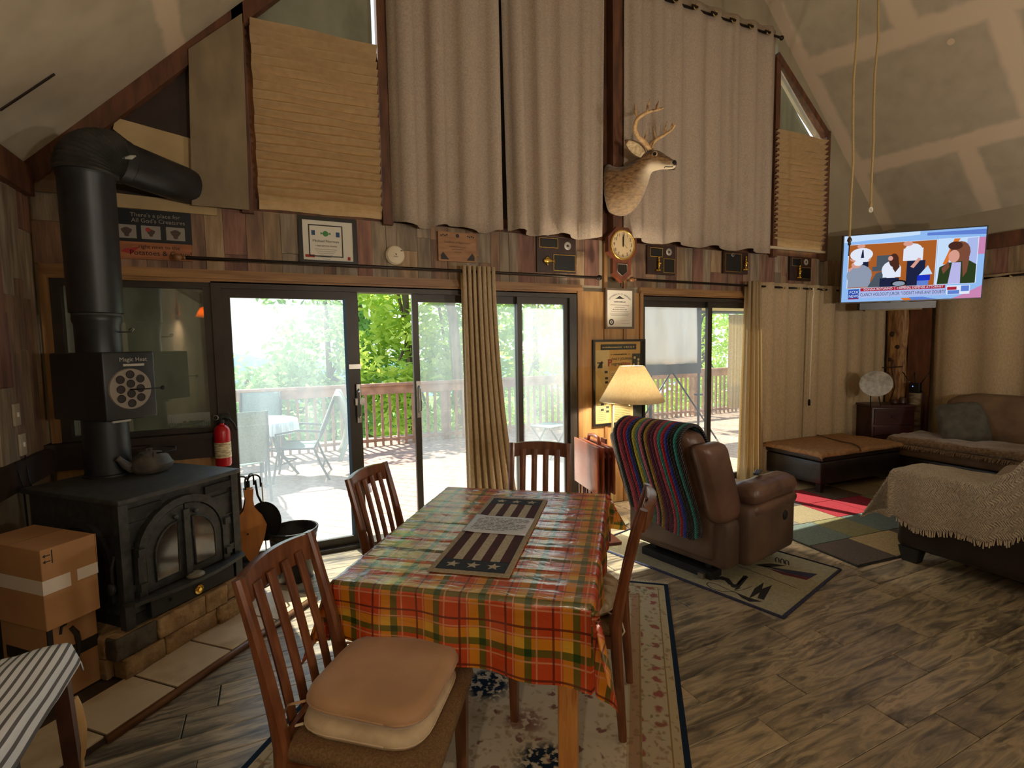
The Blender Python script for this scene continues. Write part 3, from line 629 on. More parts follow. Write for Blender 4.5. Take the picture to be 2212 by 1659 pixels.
plaque(3.352, 3.705, 2.238, 2.52, 'dark award plaque with a gold figure just right of the clock', [(.10, .52, .62, .90), (.58, .96, .08, .55)], (.76, .80, .036), lambda mb, x0, z0, w, h: figure_person(mb, x0+.37*w, z0+.10*h, 4.01, 1.15))
plaque(4.37, 4.735, 2.29, 2.522, 'black award plaque with one gold figure at its right edge', [(.08, .70, .10, .9)], (.36, .85, .02), lambda mb, x0, z0, w, h: figure_person(mb, x0+.86*w, z0+.16*h, 4.01, 1.25))
plaque(5.41, 5.78, 2.255, 2.527, 'small dark award plaque with gold figure nearest the television', [(.10, .50, .62, .92), (.52, .97, .10, .55)], (.74, .80, .036), lambda mb, x0, z0, w, h: figure_person(mb, x0+.40*w, z0+.08*h, 4.01, 1.2))
# octagonal pendulum clock
m_clockwood = mat('clock_oak', C3('#7a3d22'), C3('#5a2a17'), .35, (6, 6, 2), 5, coat=.3)
cx, cz, cy = 2.985, 2.475, 3.965
t = thing('wall_clock', 'octagonal oak pendulum clock below the deer head', 'clock', (cx, cy, 2.13))
octa = lambda r: [(r*math.cos(PI/8+k*PI/4), r*math.sin(PI/8+k*PI/4)) for k in range(8)]
part('case', MB().prism(octa(.175), .05, (cx, cy+.02, cz), (1, 0, 0), (0, 0, 1)), m_clockwood, t, False, True)
lowp = [(-.105, -.10), (-.105, -.265), (-.0, -.345), (.105, -.265), (.105, -.10)]
pb = part('pendulum_box', MB().prism(lowp, .04, (cx, cy+.02, cz), (1, 0, 0), (0, 0, 1)), m_clockwood, t, False, True)
part('pendulum_window', MB().prism([(-.055, -.175), (-.055, -.245), (0, -.285), (.055, -.245), (.055, -.175)], .004, (cx, cy-.019, cz), (1, 0, 0), (0, 0, 1)), plain('dark_glass', C3('#1b120d'), .1), pb, False, True)
part('window_edge', MB().tube([(cx+a, cy-.024, cz+b2) for a, b2 in ((-.055, -.175), (-.055, -.245), (0, -.285), (.055, -.245), (.055, -.175), (-.055, -.175))], .004, 6), m_chrome, pb, True, True)
part('dial', MB().lathe([(.001, .004), (.128, .004), (.128, 0)], 40, (cx, cy-.03, cz), Matrix.Rotation(PI/2, 4, 'X')), plain('dial_cream', C3('#d8bf92'), .5), t, False, True)
part('bezel', MB().lathe([(.126, 0), (.126, .012), (.133, .014), (.139, .008), (.139, 0)], 40, (cx, cy-.03, cz), Matrix.Rotation(PI/2, 4, 'X'), False), m_brass, t, True, True)
mb = MB()
for k in range(1, 13):
    a = PI/2-k*PI/6; text(mb, str(k), (cx+.098*math.cos(a), cy-.0352, cz+.098*math.sin(a)), EX, EZ, .042)
part('numerals', mb, m_ink, t, False, True)
mb = MB().prism([(-.005, -.015), (.006, -.015), (.004, .06), (.009, .065), (0, .085), (-.006, .065)], .002, (cx, cy-.037, cz), (1, 0, 0), (0, 0, 1)).prism([(-.004, -.02), (.004, -.02), (.012, .10), (.009, .102)], .002, (cx, cy-.040, cz), (1, 0, 0), (0, 0, 1)).prism([(-.002, .01), (.002, .01), (.045, -.028), (.044, -.030)], .001, (cx, cy-.042, cz), (1, 0, 0), (0, 0, 1)); part('hands', mb, m_blackplate, t, False, True)
# certificate under the clock
t = framed('framed_commission', 2.845, 3.18, 1.70, 2.085, .02, 'framed white commission certificate with black seal below the clock', 'picture', 4.03, mat('grey_wood_frame', C3('#6d5c46'), C3('#55473a'), .5))
part('sheet', MB().box((2.864, 4.015, 1.718), (3.161, 4.018, 2.067)), m_white, t, False, True)
mb = MB()
for k, ch in enumerate('COMMONWEALTH OF KENTUCKY'):
    a = rad(140-100*k/23); text(mb, ch, (3.012+.16*math.cos(a), 4.0145, 1.885+.145*math.sin(a)), (math.sin(a), 0, -math.cos(a)), (math.cos(a), 0, math.sin(a)), .021)
mb.face([(2.955, 4.0145, 1.985), (3.07, 4.0145, 1.985), (3.03, 4.0145, 2.003), (3.012, 4.0145, 2.015), (2.994, 4.0145, 2.003)])
words(mb, 2.945, 3.08, 1.95, .014, 4.0147)
for k, (w, zz) in enumerate(((.22, 1.925), (.12, 1.905), (.2, 1.862), (.23, 1.84), (.2, 1.826))): rectf(mb, 3.012-w/2, 3.012+w/2, zz, zz+.003, 4.0147)
for k in range(2): rectf(mb, 3.03, 3.13, 1.775-.025*k, 1.777-.025*k, 4.0147)
words(mb, 2.93, 3.095, 1.88, .009, 4.0147)
mb.lathe([(.016, 0), (.03, 0), (.03, .0005), (.016, .0005)], 20, (2.915, 4.0148, 1.765), Matrix.Rotation(PI/2, 4, 'X'), False); mb.lathe([(.001, 0), (.007, 0), (.007, .0005)], 8, (2.915, 4.0148, 1.765), Matrix.Rotation(PI/2, 4, 'X')); part('print', mb, m_ink, t, False, True)
# big framed newspaper
m_news = mat('newsprint', C3('#e0aa5c'), C3('#d49c4e'), .6, ns=8); m_news2 = mat('newsprint_pale', C3('#e6c48a'), C3('#dab478'), .6, ns=8)
t = framed('framed_newspaper', 2.715, 3.33, .775, 1.60, .022, 'large black framed yellowed newspaper clippings behind the floor lamp', 'picture', 4.045)
part('backing', MB().box((2.735, 4.03, .795), (3.31, 4.033, 1.582)), m_news, t, False, True)
mb = MB(); y = 4.0288
rectf(mb, 2.742, 2.90, .85, 1.50, y); rectf(mb, 2.742, 2.90, .80, 1.0, y-.0004); rectf(mb, 2.91, 3.13, 1.0, 1.30, y); rectf(mb, 2.94, 3.20, .80, .98, y)
part('clipping', mb, m_news2, t, False, True)
mb = MB(); y = 4.0276; mb.mi = 0
rectf(mb, 2.80, 3.22, 1.50, 1.555, y); rectf(mb, 2.90, 3.25, 1.08, 1.12, y); rectf(mb, 3.17, 3.27, 1.22, 1.46, y); rectf(mb, 3.18, 3.29, .80, 1.0, y)
for k in range(14):
    z = 1.27-.017*k; rectf(mb, 2.92, 3.0, z, z+.004, y); rectf(mb, 3.02, 3.10, z, z+.004, y)
for k in range(9): rectf(mb, 2.755, 2.86, .83+.018*k, .833+.018*k, y); rectf(mb, 2.96, 3.15, .82+.017*k, .823+.017*k, y)
for (a, b2) in ((2.845, 1.28), (2.85, 1.22), (2.85, 1.18), (2.80, .97), (2.80, .92), (2.86, .94), (2.86, .90)): rectf(mb, a, a+.035, b2, b2+.022, y)
words(mb, 2.91, 3.15, 1.448, .016, y); text(mb, 'DAILY JOURNAL', (3.05, y, 1.412), EX, EZ, .034, 1.0, bold=.01); text(mb, 'rogress', (2.985, y, 1.365), EX, EZ, .042, 1, bold=.01)
mb.face([(2.76, y, 1.33), (2.82, y, 1.33), (2.82, y, 1.40), (2.79, y, 1.38)]); rectf(mb, 2.76, 2.83, 1.375, 1.385, y); mb.face([(3.05, y, 1.29), (3.14, y, 1.29), (3.14, y, 1.34), (3.10, y, 1.345)])
mb.mi = 1; text(mb, 'P', (2.905, y-.0004, 1.375), EX, EZ, .09, 1.1, bold=.03); text(mb, 'Edition', (3.10, y-.0004, 1.366), EX, EZ, .038, .9, bold=.02)
mb.mi = 2; words(mb, 2.82, 3.20, 1.518, .016, y-.0006)
rectf(mb, 3.235, 3.255, 1.26, 1.38, y-.0006); rectf(mb, 3.18, 3.20, 1.28, 1.36, y-.0006); discf(mb, 3.245, 1.40, y-.0006, .013); discf(mb, 3.20, 1.42, y-.0006, .014)
mb.mi = 3; discf(mb, 3.205, 1.30, y-.0007, .018)
part('print', mb, [m_ink, m_redp, m_news2, m_blue], t, False, True)
part('glass', MB().box((2.735, 4.0243, .795), (3.31, 4.0253, 1.582)), glass('picture_glass', .01, gl=.05), t, False, True)
# painted sign behind the stove pipe
t = thing('novelty_sign', 'black and brown joke sign with animal pictures behind the stove pipe', 'sign', (-.67, 4.045, 2.17))
part('board', MB().box((-.89, 4.035, 2.265), (-.465, 4.048, 2.47)), plain('sign_black', C3('#15171a'), .5), t, False, True)
part('lower_board', MB().box((-.895, 4.033, 2.155), (-.47, 4.048, 2.264)), mat('sign_wood', C3('#a5683f'), C3('#8a5230'), .6, (1, 1, 6), 5), t, False, True)
mb = MB(); mb.mi = 0; text(mb, "There's a place for", (-.66, 4.0345, 2.435), EX, EZ, .036); text(mb, "All God's Creatures", (-.645, 4.0345, 2.40), EX, EZ, .036)
for k, x in enumerate((-.82, -.69, -.555)): rectf(mb, x-.052, x+.052, 2.285, 2.37, 4.0345)
mb.mi = 1; text(mb, '...right next to the', (-.66, 4.0325, 2.235), EX, EZ, .034); text(mb, 'Potatoes & Gravy!', (-.64, 4.0325, 2.195), EX, EZ, .046)
mb.mi = 2
for x, s in ((-.82, 1), (-.69, .8), (-.555, 1)): mb.face([(x+.035*s*math.cos(k)*(.7+.3*math.sin(3*k)), 4.034, 2.325+.03*s*math.sin(k)) for k in [2*PI*j/12 for j in range(12)]])
mb.mi = 3; discf(mb, -.705, 2.345, 4.0338, .014); mb.face([(-.86, 4.0324, 2.20), (-.80, 4.0324, 2.185), (-.76, 4.0324, 2.23), (-.83, 4.0324, 2.22)])
part('print', mb, [plain('sign_grey', C3('#8c8478'), .7), m_blackplate, plain('sign_brown', C3('#4a3a30'), .7), m_redp], t, False, True)
# ================================================================ deer head mount
def m_furf():
    m, n, l, b, out = _base('deer_fur')
    t = n.new('ShaderNodeTexCoord'); sx = n.new('ShaderNodeSeparateXYZ'); l.new(t.outputs['Object'], sx.inputs[0])
    nz = n.new('ShaderNodeTexNoise'); nz.inputs['Scale'].default_value = 26; nz.inputs['Detail'].default_value = 6; l.new(coords(n, l, (1, 1, 2.4)), nz.inputs[0])
    col = ramp(n, l, nz.outputs[0], [(.3, C3('#5a4028')), (.55, C3('#96724a')), (.75, C3('#b08a5c'))])
    at = n.new('ShaderNodeAttribute'); at.attribute_name = 'pale'
    col = mixc(n, l, at.outputs['Fac'], col, C3('#e6d5b4'))
    at2 = n.new('ShaderNodeAttribute'); at2.attribute_name = 'dark'
    col = mixc(n, l, at2.outputs['Fac'], col, C3('#2b1d13'))
    l.new(col, b.inputs['Base Color']); b.inputs['Roughness'].default_value = .85; b.inputs['Sheen Weight'].default_value = .3; b.inputs['Specular IOR Level'].default_value = .15
    bp = n.new('ShaderNodeBump'); bp.inputs['Strength'].default_value = .5; bp.inputs['Distance'].default_value = .004; l.new(nz.outputs[0], bp.inputs['Height']); l.new(bp.outputs[0], b.inputs['Normal'])
    return m
deer = thing('deer_mount', 'mounted antlered deer head on the dark post above the clock', 'deer head', (2.965, 3.965, 2.72), rad(-57))
# local: +x out from the wall along the gaze, z up (0 = lowest hair), y sideways
D0 = 2.72
st = [  # s, z centre, half height, half width, tilt of ring (deg from upright)
    (-.115, .27, .235, .15, 4), (-.07, .265, .25, .165, 6), (0, .255, .248, .165, 14), (.06, .27, .225, .15, 26), (.115, .31, .185, .125, 36), (.165, .355, .145, .10, 42), (.21, .40, .115, .082, 40),
    (.25, .437, .098, .074, 28), (.29, .458, .094, .076, 12), (.33, .462, .092, .076, 0), (.365, .453, .083, .066, -8), (.40, .437, .066, .052, -14), (.435, .418, .054, .043, -16), (.47, .402, .046, .039, -16), (.495, .391, .038, .034, -14), (.512, .384, .022, .022, -12), (.518, .382, .006, .006, -12)]
rings = []; N = 20
for s_, zc, hh, hw, tl in st:
    a = rad(tl); r = []
    for k in range(N):
        q = 2*PI*k/N; vy = math.sin(q)*hw; vz = math.cos(q)*hh
        wgt = 1 + .05*fbm(s_*9, q*2, 3)
        r.append(Vector((s_ - vz*math.sin(a)*wgt, vy*wgt, zc + vz*math.cos(a)*wgt)))
    rings.append(r)
# ragged lower brisket
for i in (1, 2, 3):
    for k in range(N):
        if math.cos(2*PI*k/N) < -.7: rings[i][k].z += .03*fbm(k*.9, i*1.3) ; rings[i][k].x += .02*fbm(k*.7, i*2.2)
body = part('head_and_neck', MB().rings(rings), m_furf(), deer, True)
md = body.modifiers.new('smooth', 'SUBSURF'); md.levels = md.render_levels = 1
pa = body.data.attributes.new('pale', 'FLOAT', 'POINT'); da = body.data.attributes.new('dark', 'FLOAT', 'POINT')
for i, v in enumerate(body.data.vertices):
    k = i % N; q = math.cos(2*PI*k/N); s_ = st[i//N][0]
    under = smst(-.1, -.85, q)
    pale = under*(smst(.12, .3, s_)*.9+.25) + (.5*smst(.44, .5, s_)*(1-smst(.2, .6, q)) if s_ > .44 else 0)
    pa.data[i].value = min(1, pale)
    da.data[i].value = max(.75*smst(.2, .9, q)*smst(.44, .2, abs(s_-.30)+.12 if s_ > .2 else .3), .55*smst(.4, 1, q) if s_ < .2 else 0, .9 if s_ > .50 and q > -.35 else 0, .45*smst(.3, .9, q) if s_ > .36 else 0)
m_eye = plain('glass_eye', C3('#0a0705'), .08); m_nosek = plain('deer_nose', C3('#120d0b'), .35)
for sy in (-1, 1):
    part('eye', MB().lathe([(.001, -.017), (.012, -.012), (.017, 0), (.012, .012), (.001, .017)], 12, (.352, sy*.064, .492)), m_eye, deer, True)
    part('eye_ring', MB().lathe([(.016, -.004), (.023, -.003), (.027, .002), (.016, .003)], 14, (.351, sy*.064, .492), Matrix.Rotation(-sy*PI/2, 4, 'X') @ Matrix.Rotation(rad(12), 4, 'Y'), False), plain('eye_fur', C3('#b89a70'), .9), deer, True)
    part('nostril', MB().rbox((.488, sy*.02-.012, .385), (.520, sy*.02+.012, .412), .01, 6), m_nosek, deer, True)
    # ear: cupped leaf shape
    B = Vector((.255, sy*.062, .50)); T = Vector((.13, sy*.20, .615)); ax = (T-B); Ln = ax.length; ax.normalize(); sd = Vector((.75, sy*.15, .6)); sd = (sd-ax*sd.dot(ax)).normalized(); nrm = ax.cross(sd)
    if nrm.dot(Vector((.55, sy*.8, .1))) < 0: nrm = -nrm
    def earf(u, v, off=0):
        w = .058*math.sin(PI*min(1, .12+.88*v))**.7*(1-.15*v); c = (u-.5)*2
        return B + ax*Ln*v + sd*c*w + nrm*(-.03*(1-c*c)*(math.sin(PI*v)) + off)
    e = part('ear', MB().grid(8, 9, lambda u, v: earf(u, v)), mat('ear_back_%d' % (sy+1), C3('#6b4e32'), C3('#4d3722'), .9, ns=30), deer, True, solid=.006)
    part('ear_lining', MB().grid(8, 9, lambda u, v: earf(.1+.8*u, .05+.82*v, .006)), mat('ear_inside_%d' % (sy+1), C3('#d2bd94'), C3('#a58c66'), .9, ns=40), e, True, solid=.003)
part('nose_pad', MB().rbox((.478, -.026, .388), (.524, .026, .425), .016, 7), m_nosek, deer, True)
part('mouth', MB().tube([(.505, -.032, .362), (.47, -.042, .365), (.44, -.046, .372), (.43, -.046, .362)], .004, 6), m_nosek, deer, True); part('mouth', MB().tube([(.505, .032, .362), (.47, .042, .365), (.44, .046, .372)], .004, 6), m_nosek, deer, True)
m_ant = mat('antler', C3('#b88c58'), C3('#80562f'), .45, (1, 1, 1), 18, c3=C3('#d6b07a'), bump=.2)
def antler(sy):
    b = Vector((.30, sy*.045, .545))
    main = [b, b+Vector((-.02, sy*.055, .04)), b+Vector((-.06, sy*.125, .085)), b+Vector((-.07, sy*.185, .14)), b+Vector((-.03, sy*.225, .195)), b+Vector((.05, sy*.225, .225)), b+Vector((.12, sy*.19, .24)), b+Vector((.16, sy*.15, .26))]
    # smooth the beam
    def cr_(P, n=5):
        o = []
        for i in range(len(P)-1):
            p0, p1, p2, p3 = P[max(i-1, 0)], P[i], P[i+1], P[min(i+2, len(P)-1)]
            for k in range(n):
                t = k/n; o.append(.5*((2*p1)+(-p0+p2)*t+(2*p0-5*p1+4*p2-p3)*t*t+(-p0+3*p1-3*p2+p3)*t**3))
        return o+[P[-1]]
    pts = cr_(main); n = len(pts); a = part('antler', MB().tube(pts, [.021*(1-.75*(i/(n-1))**1.4)+.002 for i in range(n)], 8), m_ant, deer, True)
    for base, tip in ((1, Vector((.02, sy*.015, .105))), (4, Vector((-.03, -sy*.0, .125))), (5, Vector((.02, -sy*.01, .11))), (6, Vector((.015, sy*.0, .07)))):
        p = main[base]; q = p+tip; part('tine', MB().tube([p, p+tip*.5+Vector((-.008, 0, 0)), q], [.012, .009, .002], 7), m_ant, a, True)
    part('burr', MB().lathe([(.012, -.008), (.023, -.004), (.023, .006), (.014, .012)], 12, b), m_ant, a, True)
antler(1); antler(-1)
# ================================================================ hearth
E45 = Vector((math.cos(rad(46)), math.sin(rad(46)), 0)); B45 = Vector((-math.sin(rad(46)), math.cos(rad(46)), 0)); H0 = Vector((-.47, 2.66, 0))
hearth = thing('hearth', 'tiled and stone-faced corner hearth under the wood stove', 'hearth', H0, rad(46))
m_tile = mat('buff_tile', C3('#cbb490'), C3('#b89f78'), .35, (1, 1, 1), 5, c3=C3('#d2bc98'), bump=.05, rnd=True)
m_grout = mat('dark_grout', C3('#4a3a2a'), C3('#3a2d20'), .9, ns=20)
m_stone = [mat('split_stone_%s' % k, C3(a), C3(b), .85, (1, 1, 1), 14, 6, c3=C3(c_), bump=.9, bs=40, rnd=True) for k, a, b, c_ in (('buff', '#b09065', '#8a6c48', '#9f8059'), ('tan', '#a88a5e', '#78603f', '#967850'), ('slate', '#5c5346', '#453e35', '#51493d'))]
def hclip(poly):        # keep inside the room corner (local hearth coordinates)
    ex, ey = E45.x, E45.y
    poly = clip(poly, -ex, -B45.x, -(XL+.03-H0.x)); return clip(poly, ey, B45.y, 3.98-H0.y)
part('base', MB().prism(hclip([(-.8, .0), (.90, 0), (.90, .31), (-.8, .31)]), .024, (0, 0, .001)).prism(hclip([(-.8, .31), (.66, .31), (.66, 1.9), (-.8, 1.9)]), .0235, (0, 0, .001)), m_grout, hearth)
for k in range(-3, 4):
    t0 = -.006+.3*k; q = hclip([(t0+.006, .006), (t0+.294, .006), (t0+.294, .30), (t0+.006, .30)])
    if t0 > -.85 and t0 < .8 and len(q) > 2: part('tile', MB().prism(q, .012, (0, 0, .02)), m_tile, hearth)
part('edge_moulding', MB().tube([(-.31, -.006, .016), (.9, -.006, .016)], .017, 8), mat('moulding', C3('#7a5232'), C3('#5d3b22'), .4, (1, 9, 9), 5), hearth, True)
part('plinth', MB().prism(hclip([(-.04, .34), (.62, .34), (.62, 1.9), (-.04, 1.9)]), .21, (0, 0, .02)), m_grout, hearth)
random.seed(4)
for row, (z0, z1) in enumerate(((.03, .128), (.132, .236))):
    t0 = -.075 + (.0 if row else .03)
    while t0 < .62:
        L = random.choice((.14, .2, .26, .3)); t1 = min(t0+L, .64); d = random.uniform(.265, .30)
        mi = 2 if (row == 1 and t0 < .0) else random.choice((0, 0, 1))
        part('stone', MB().rbox((t0+.003, d, z0), (t1-.003, .36, z1), .008, 7, lambda p: (p.x, p.y+.008*fbm(p.x*30, p.z*30, p.y*9), p.z)), m_stone[mi], hearth, True)
        t0 = t1
    part('stone', MB().rbox((.60, .33, z0), (.66, .9, z1), .008, 6), m_stone[row], hearth, True); part('stone', MB().rbox((-.075, .36, z0), (-.03, .62, z1), .008, 6), m_stone[row], hearth, True); part('stone', MB().rbox((-.075, .625, z0), (-.03, .95, z1), .008, 6), m_stone[1-row], hearth, True)
part('cap_slab', MB().prism(hclip([(-.06, .30), (.63, .30), (.63, 1.9), (-.06, 1.9)]), .012, (0, 0, .228)), m_stone[1], hearth)

# ================================================================ wood stove
m_iron = mat('black_cast_iron', C3('#3a3b3b'), C3('#292a2a'), .5, ns=30, bump=.15, bs=120, spec=.4)
m_irond = mat('iron_soot', C3('#1b1a19'), C3('#121211'), .7, ns=20)
m_irontop = mat('dusty_iron_top', C3('#3c3d3b'), C3('#2a2b2b'), .6, ns=22, detail=8, bump=.1)
SL = Vector((-.471, 3.109, .241)); stove = thing('wood_stove', 'black cast iron wood stove with arched glass doors on the hearth', 'stove', SL, rad(45))
SD = .70
part('body', MB().box((-.305, .005, .05), (.305, SD, .60)), m_iron, stove)
part('top_plate', MB().rbox((-.335, -.03, .605), (.335, SD+.02, .632), .008, 6), m_irontop, stove, True, auto=30)
part('base_skirt', MB().box((-.31, .0, .0), (.31, SD, .055)), m_irond, stove)
for sx in (-1, 1): part('corner_rib', MB().box((sx*.305-.022, -.012, 0), (sx*.305+.022, .03, .605)), m_iron, stove)
for z0, z1 in ((.17, .205), (.38, .384), (.50, .504)):
    part('seam', MB().box((-.29, -.006 if z1-z0 < .01 else -.01, z0), (.29, .006, z1)), m_iron, stove)
part('name_strip', MB().box((-.285, -.010, .535), (-.12, .006, .575)), m_irond, stove); part('name_strip', MB().box((.12, -.010, .535), (.285, .006, .575)), m_irond, stove)
def arch(cx, r, z0, zs, n=14): return [(cx-r, z0)] + [(cx+r*math.cos(rad(180-180*k/n)), zs+r*math.sin(rad(180-180*k/n))) for k in range(n+1)] + [(cx+r, z0)]
def arch_band(mb, cx, r0, r1, z0, zs, ya, yb):
    A, Bq = arch(cx, r1, z0, zs), arch(cx, r0, z0, zs); n = len(A); vs = [(x, yy, z) for yy in (ya, yb) for P in (A, Bq) for x, z in P]
    fs = []
    for i in range(n-1): fs += [(i, n+i, n+i+1, i+1), (2*n+i, 2*n+i+1, 3*n+i+1, 3*n+i), (i, i+1, 2*n+i+1, 2*n+i), (n+i, 3*n+i, 3*n+i+1, n+i+1)]
    mb.add(vs, fs+[(0, 2*n, 3*n, n), (n-1, 2*n-1, 4*n-1, 3*n-1)])
AC = -.02; mb = MB(); arch_band(mb, AC, .212, .25, .135, .32, -.035, .01); part('door_surround', mb, m_iron, stove, True, auto=35)
m_fireglass = mat('sooty_glass', C3('#5a4433'), C3('#1b1512'), .08, ns=5, c3=C3('#3a2d24'), detail=6)
for sx in (-1, 1):
    half = [(AC+sx*.004, .15)] + [(AC+sx*.206*math.cos(rad(a)), .32+.206*math.sin(rad(a))) for a in range(0, 91, 9)][::1]
    poly = [(AC+sx*.004, .145), (AC+sx*.206, .145)] + [(AC+sx*.206*math.cos(rad(a)), .32+.206*math.sin(rad(a))) for a in range(0, 90, 9)] + [(AC+sx*.004, .526)]
    gp = [(AC+sx*.045, .185), (AC+sx*.165, .185)] + [(AC+sx*(.04+.125*math.cos(rad(a))), .30+.15*math.sin(rad(a))) for a in range(0, 91, 10)]
    if sx < 0: poly = poly[::-1]; gp = gp[::-1]
    d = part('fire_door', MB().prism(poly, .02, (0, -.008, 0), (1, 0, 0), (0, 0, 1)), m_iron, stove)
    part('door_glass', MB().prism(gp, .004, (0, -.0275, 0), (1, 0, 0), (0, 0, 1)), m_fireglass, d)
    part('glass_bead', MB().tube([(x, -.031, z) for x, z in gp+gp[:1]], .006, 6), m_iron, d, True)
    part('hinge_knob', MB().lathe([(.001, .012), (.012, .010), (.013, 0), (.008, -.012)], 10, (AC+sx*.055, -.036, .475), Matrix.Rotation(PI/2, 4, 'X')), m_iron, d, True)
    for z in (.19, .36): part('hinge', MB().box((AC+sx*.236-.016, -.05, z-.018), (AC+sx*.236+.016, -.02, z+.018)), m_irontop, d)
part('centre_bar', MB().box((AC-.016, -.045, .145), (AC+.016, -.02, .50)), m_iron, stove)
part('hearth_ledge', MB().prism([(-.33, 0), (-.31, -.055)]+[(-.31+.62*k/8, -.055-.05*math.sin(PI*k/8)) for k in range(1, 8)]+[(.31, -.055), (.33, 0)], .018, (0, 0, .118)), m_irontop, stove)
part('ash_drawer', MB().box((-.22, -.03, .015), (.25, .01, .115)), m_irond, stove)
part('air_dial', MB().lathe([(.001, .014), (.009, .014), (.010, .006), (.014, .003), (.024, .008), (.027, .004), (.027, 0)], 18, (.03, -.03, .045), Matrix.Rotation(PI/2, 4, 'X')), m_brass, stove, True, auto=40)
part('drawer_bolt', MB().lathe([(.001, .008), (.008, .006), (.008, 0)], 8, (-.12, -.03, .062), Matrix.Rotation(PI/2, 4, 'X')), m_irond, stove)
part('lid_lifter', MB().lathe([(.001, .02), (.03, .018), (.042, .01), (.042, .002), (.02, 0)], 18, (-.0, -.055, .137)), mat('lifter_grey', C3('#8b8674'), C3('#77725f'), .5), stove, True, auto=30)
mb = MB(); arch_band(mb, 0, .19, .225, .10, .26, -.02, .006); MS = Matrix.Translation((-.305, .30, .02)) @ Matrix.Rotation(-PI/2, 4, 'Z'); mb.v = [MS @ v for v in mb.v]; part('side_arch', mb, m_iron, stove, True, auto=35)
part('side_door', MB().prism(arch(0, .185, .10, .26), .008, Vector((-.305, .30, .02)), (0, -1, 0), (0, 0, 1)), m_irond, stove)
part('side_latch', MB().tube([(-.33, .055, .18), (-.335, .05, .30), (-.32, .045, .36)], .008, 8).lathe([(.02, -.012), (.03, 0), (.02, .012)], 12, (-.335, .06, .2), Matrix.Rotation(PI/2, 4, 'Y')), m_iron, stove, True)
# ---- stove pipe with heat reclaimer
m_pipe = mat('black_stovepipe', C3('#222324'), C3('#161718'), .42, ns=9, detail=6, spec=.45)
PX, PY = -.88, 3.535; pipe = thing('stove_pipe', 'black stove pipe with corrugated elbow running into the wall', 'stove pipe', (PX, PY, .87))
def lp(p): return Vector(p)-Vector((PX, PY, .87))
part('lower_pipe', MB().lathe([(.118, 0), (.118, .012), (.108, .016), (.108, .02), (.106, .36)], 28), m_pipe, pipe, True, auto=30)
part('damper_pipe', MB().lathe([(.104, .66), (.104, .84), (.112, .86), (.112, .88), (.106, .90)], 28), m_pipe, pipe, True, auto=30)
part('pipe_seam', MB().lathe([(.106, .0), (.111, .008), (.111, .02), (.106, .028)], 28, (0, 0, .885), None, False), m_irontop, pipe, True)
part('upper_pipe', MB().lathe([(.108, .90), (.122, .905), (.122, .92), (.126, 1.62), (.130, 1.63), (.130, 1.65)], 28), m_pipe, pipe, True, auto=30)
part('damper_handle', MB().tube([(.10, -.03, .80), (.16, -.05, .80), (.175, -.06, .815), (.165, -.055, .825), (.15, -.05, .81)], .004, 6), m_chrome, pipe, True)
T0 = Vector((0, 0, 1.65)); dirh = Vector((.66, .75, -.09)).normalized(); pts = []; rr = []
Re = .135; n = 28
for k in range(n+1):
    a = rad(94*k/n); pts.append(T0 + Vector((dirh.x, dirh.y, 0)).normalized()*Re*(1-math.cos(a)) + Vector((0, 0, 1))*Re*math.sin(a)); rr.append(.135 + (.010 if k % 2 else -.004))
part('corrugated_elbow', MB().tube(pts, rr, 28), mat('dusty_flex_pipe', C3('#3a3833'), C3('#2a2924'), .5, ns=12), pipe, False)
e0 = pts[-1]; end = lp((-.47, 4.04, 2.645))
part('wall_pipe', MB().tube([e0, e0+(end-e0)*.12, e0+(end-e0)*.14, end], [.126, .126, .118, .116], 28), m_pipe, pipe, True, auto=30)
part('cement_smear', MB().tube([e0+Vector((.07, -.115, -.03)), e0+Vector((.11, -.105, -.015)), e0+Vector((.13, -.09, .0))], [.004, .012, .004], 6), plain('furnace_cement', C3('#a3a196'), .9), pipe, True)
HB = thing  # heat reclaimer is fixed on the pipe: built as one of its parts
Rz = Matrix.Rotation(rad(45), 4, 'Z')
hb = part('heat_reclaimer', MB().rbox((-.135, -.235, .325), (.135, .20, .69), .01, 6, M=Rz), m_pipe, pipe, True, auto=30)
def onface(x, z, d=0): return Rz @ Vector((x, -.2355-d, z))
Mf = Rz @ Matrix.Rotation(PI/2, 4, 'X')
part('tube_plate', MB().lathe([(.001, .006), (.108, .006), (.112, 0)], 32, onface(-.005, .49), Mf), plain('tube_plate_steel', C3('#8d8376'), .45, .5), hb, True, auto=30)
for k, (dx, dz) in enumerate(((0, .078), (-.052, .052), (.052, .052), (0, .028), (-.052, 0.0), (.05, .0), (.0, -.026), (-.052, -.05), (.05, -.05), (0, -.078))):
    part('tube_end', MB().lathe([(.001, .0075), (.019, .0075), (.021, .0095), (.0225, .0065)], 14, onface(-.005+dx, .49+dz), Mf), plain('tube_hole', C3('#231a14'), .7) if k == 0 else bpy.data.materials['tube_hole'], hb, True, auto=30)
part('pull_rod', MB().tube([onface(-.01, .487, .008), onface(.02, .487, .06), onface(.11, .487, .07)], .0045, 6).tube([onface(.11, .487, .07), onface(.125, .487, .07), onface(.135, .487, .07)], [.006, .013, .006], 8), m_irond, hb, True)
mb = MB(); text(mb, 'Magic Heat', onface(0.02, .648, .001), Rz.to_3x3() @ Vector((1, 0, 0)), (0, 0, 1), .032); part('badge', mb, plain('badge_silver', C3('#b7b3a6'), .4, .6), hb)
part('badge_bar', MB().prism([(-.055, 0), (.055, 0), (.055, .012), (-.055, .012)], .003, onface(.02, .613, 0), Rz.to_3x3() @ Vector((1, 0, 0)), (0, 0, 1)), bpy.data.materials['badge_silver'], hb)
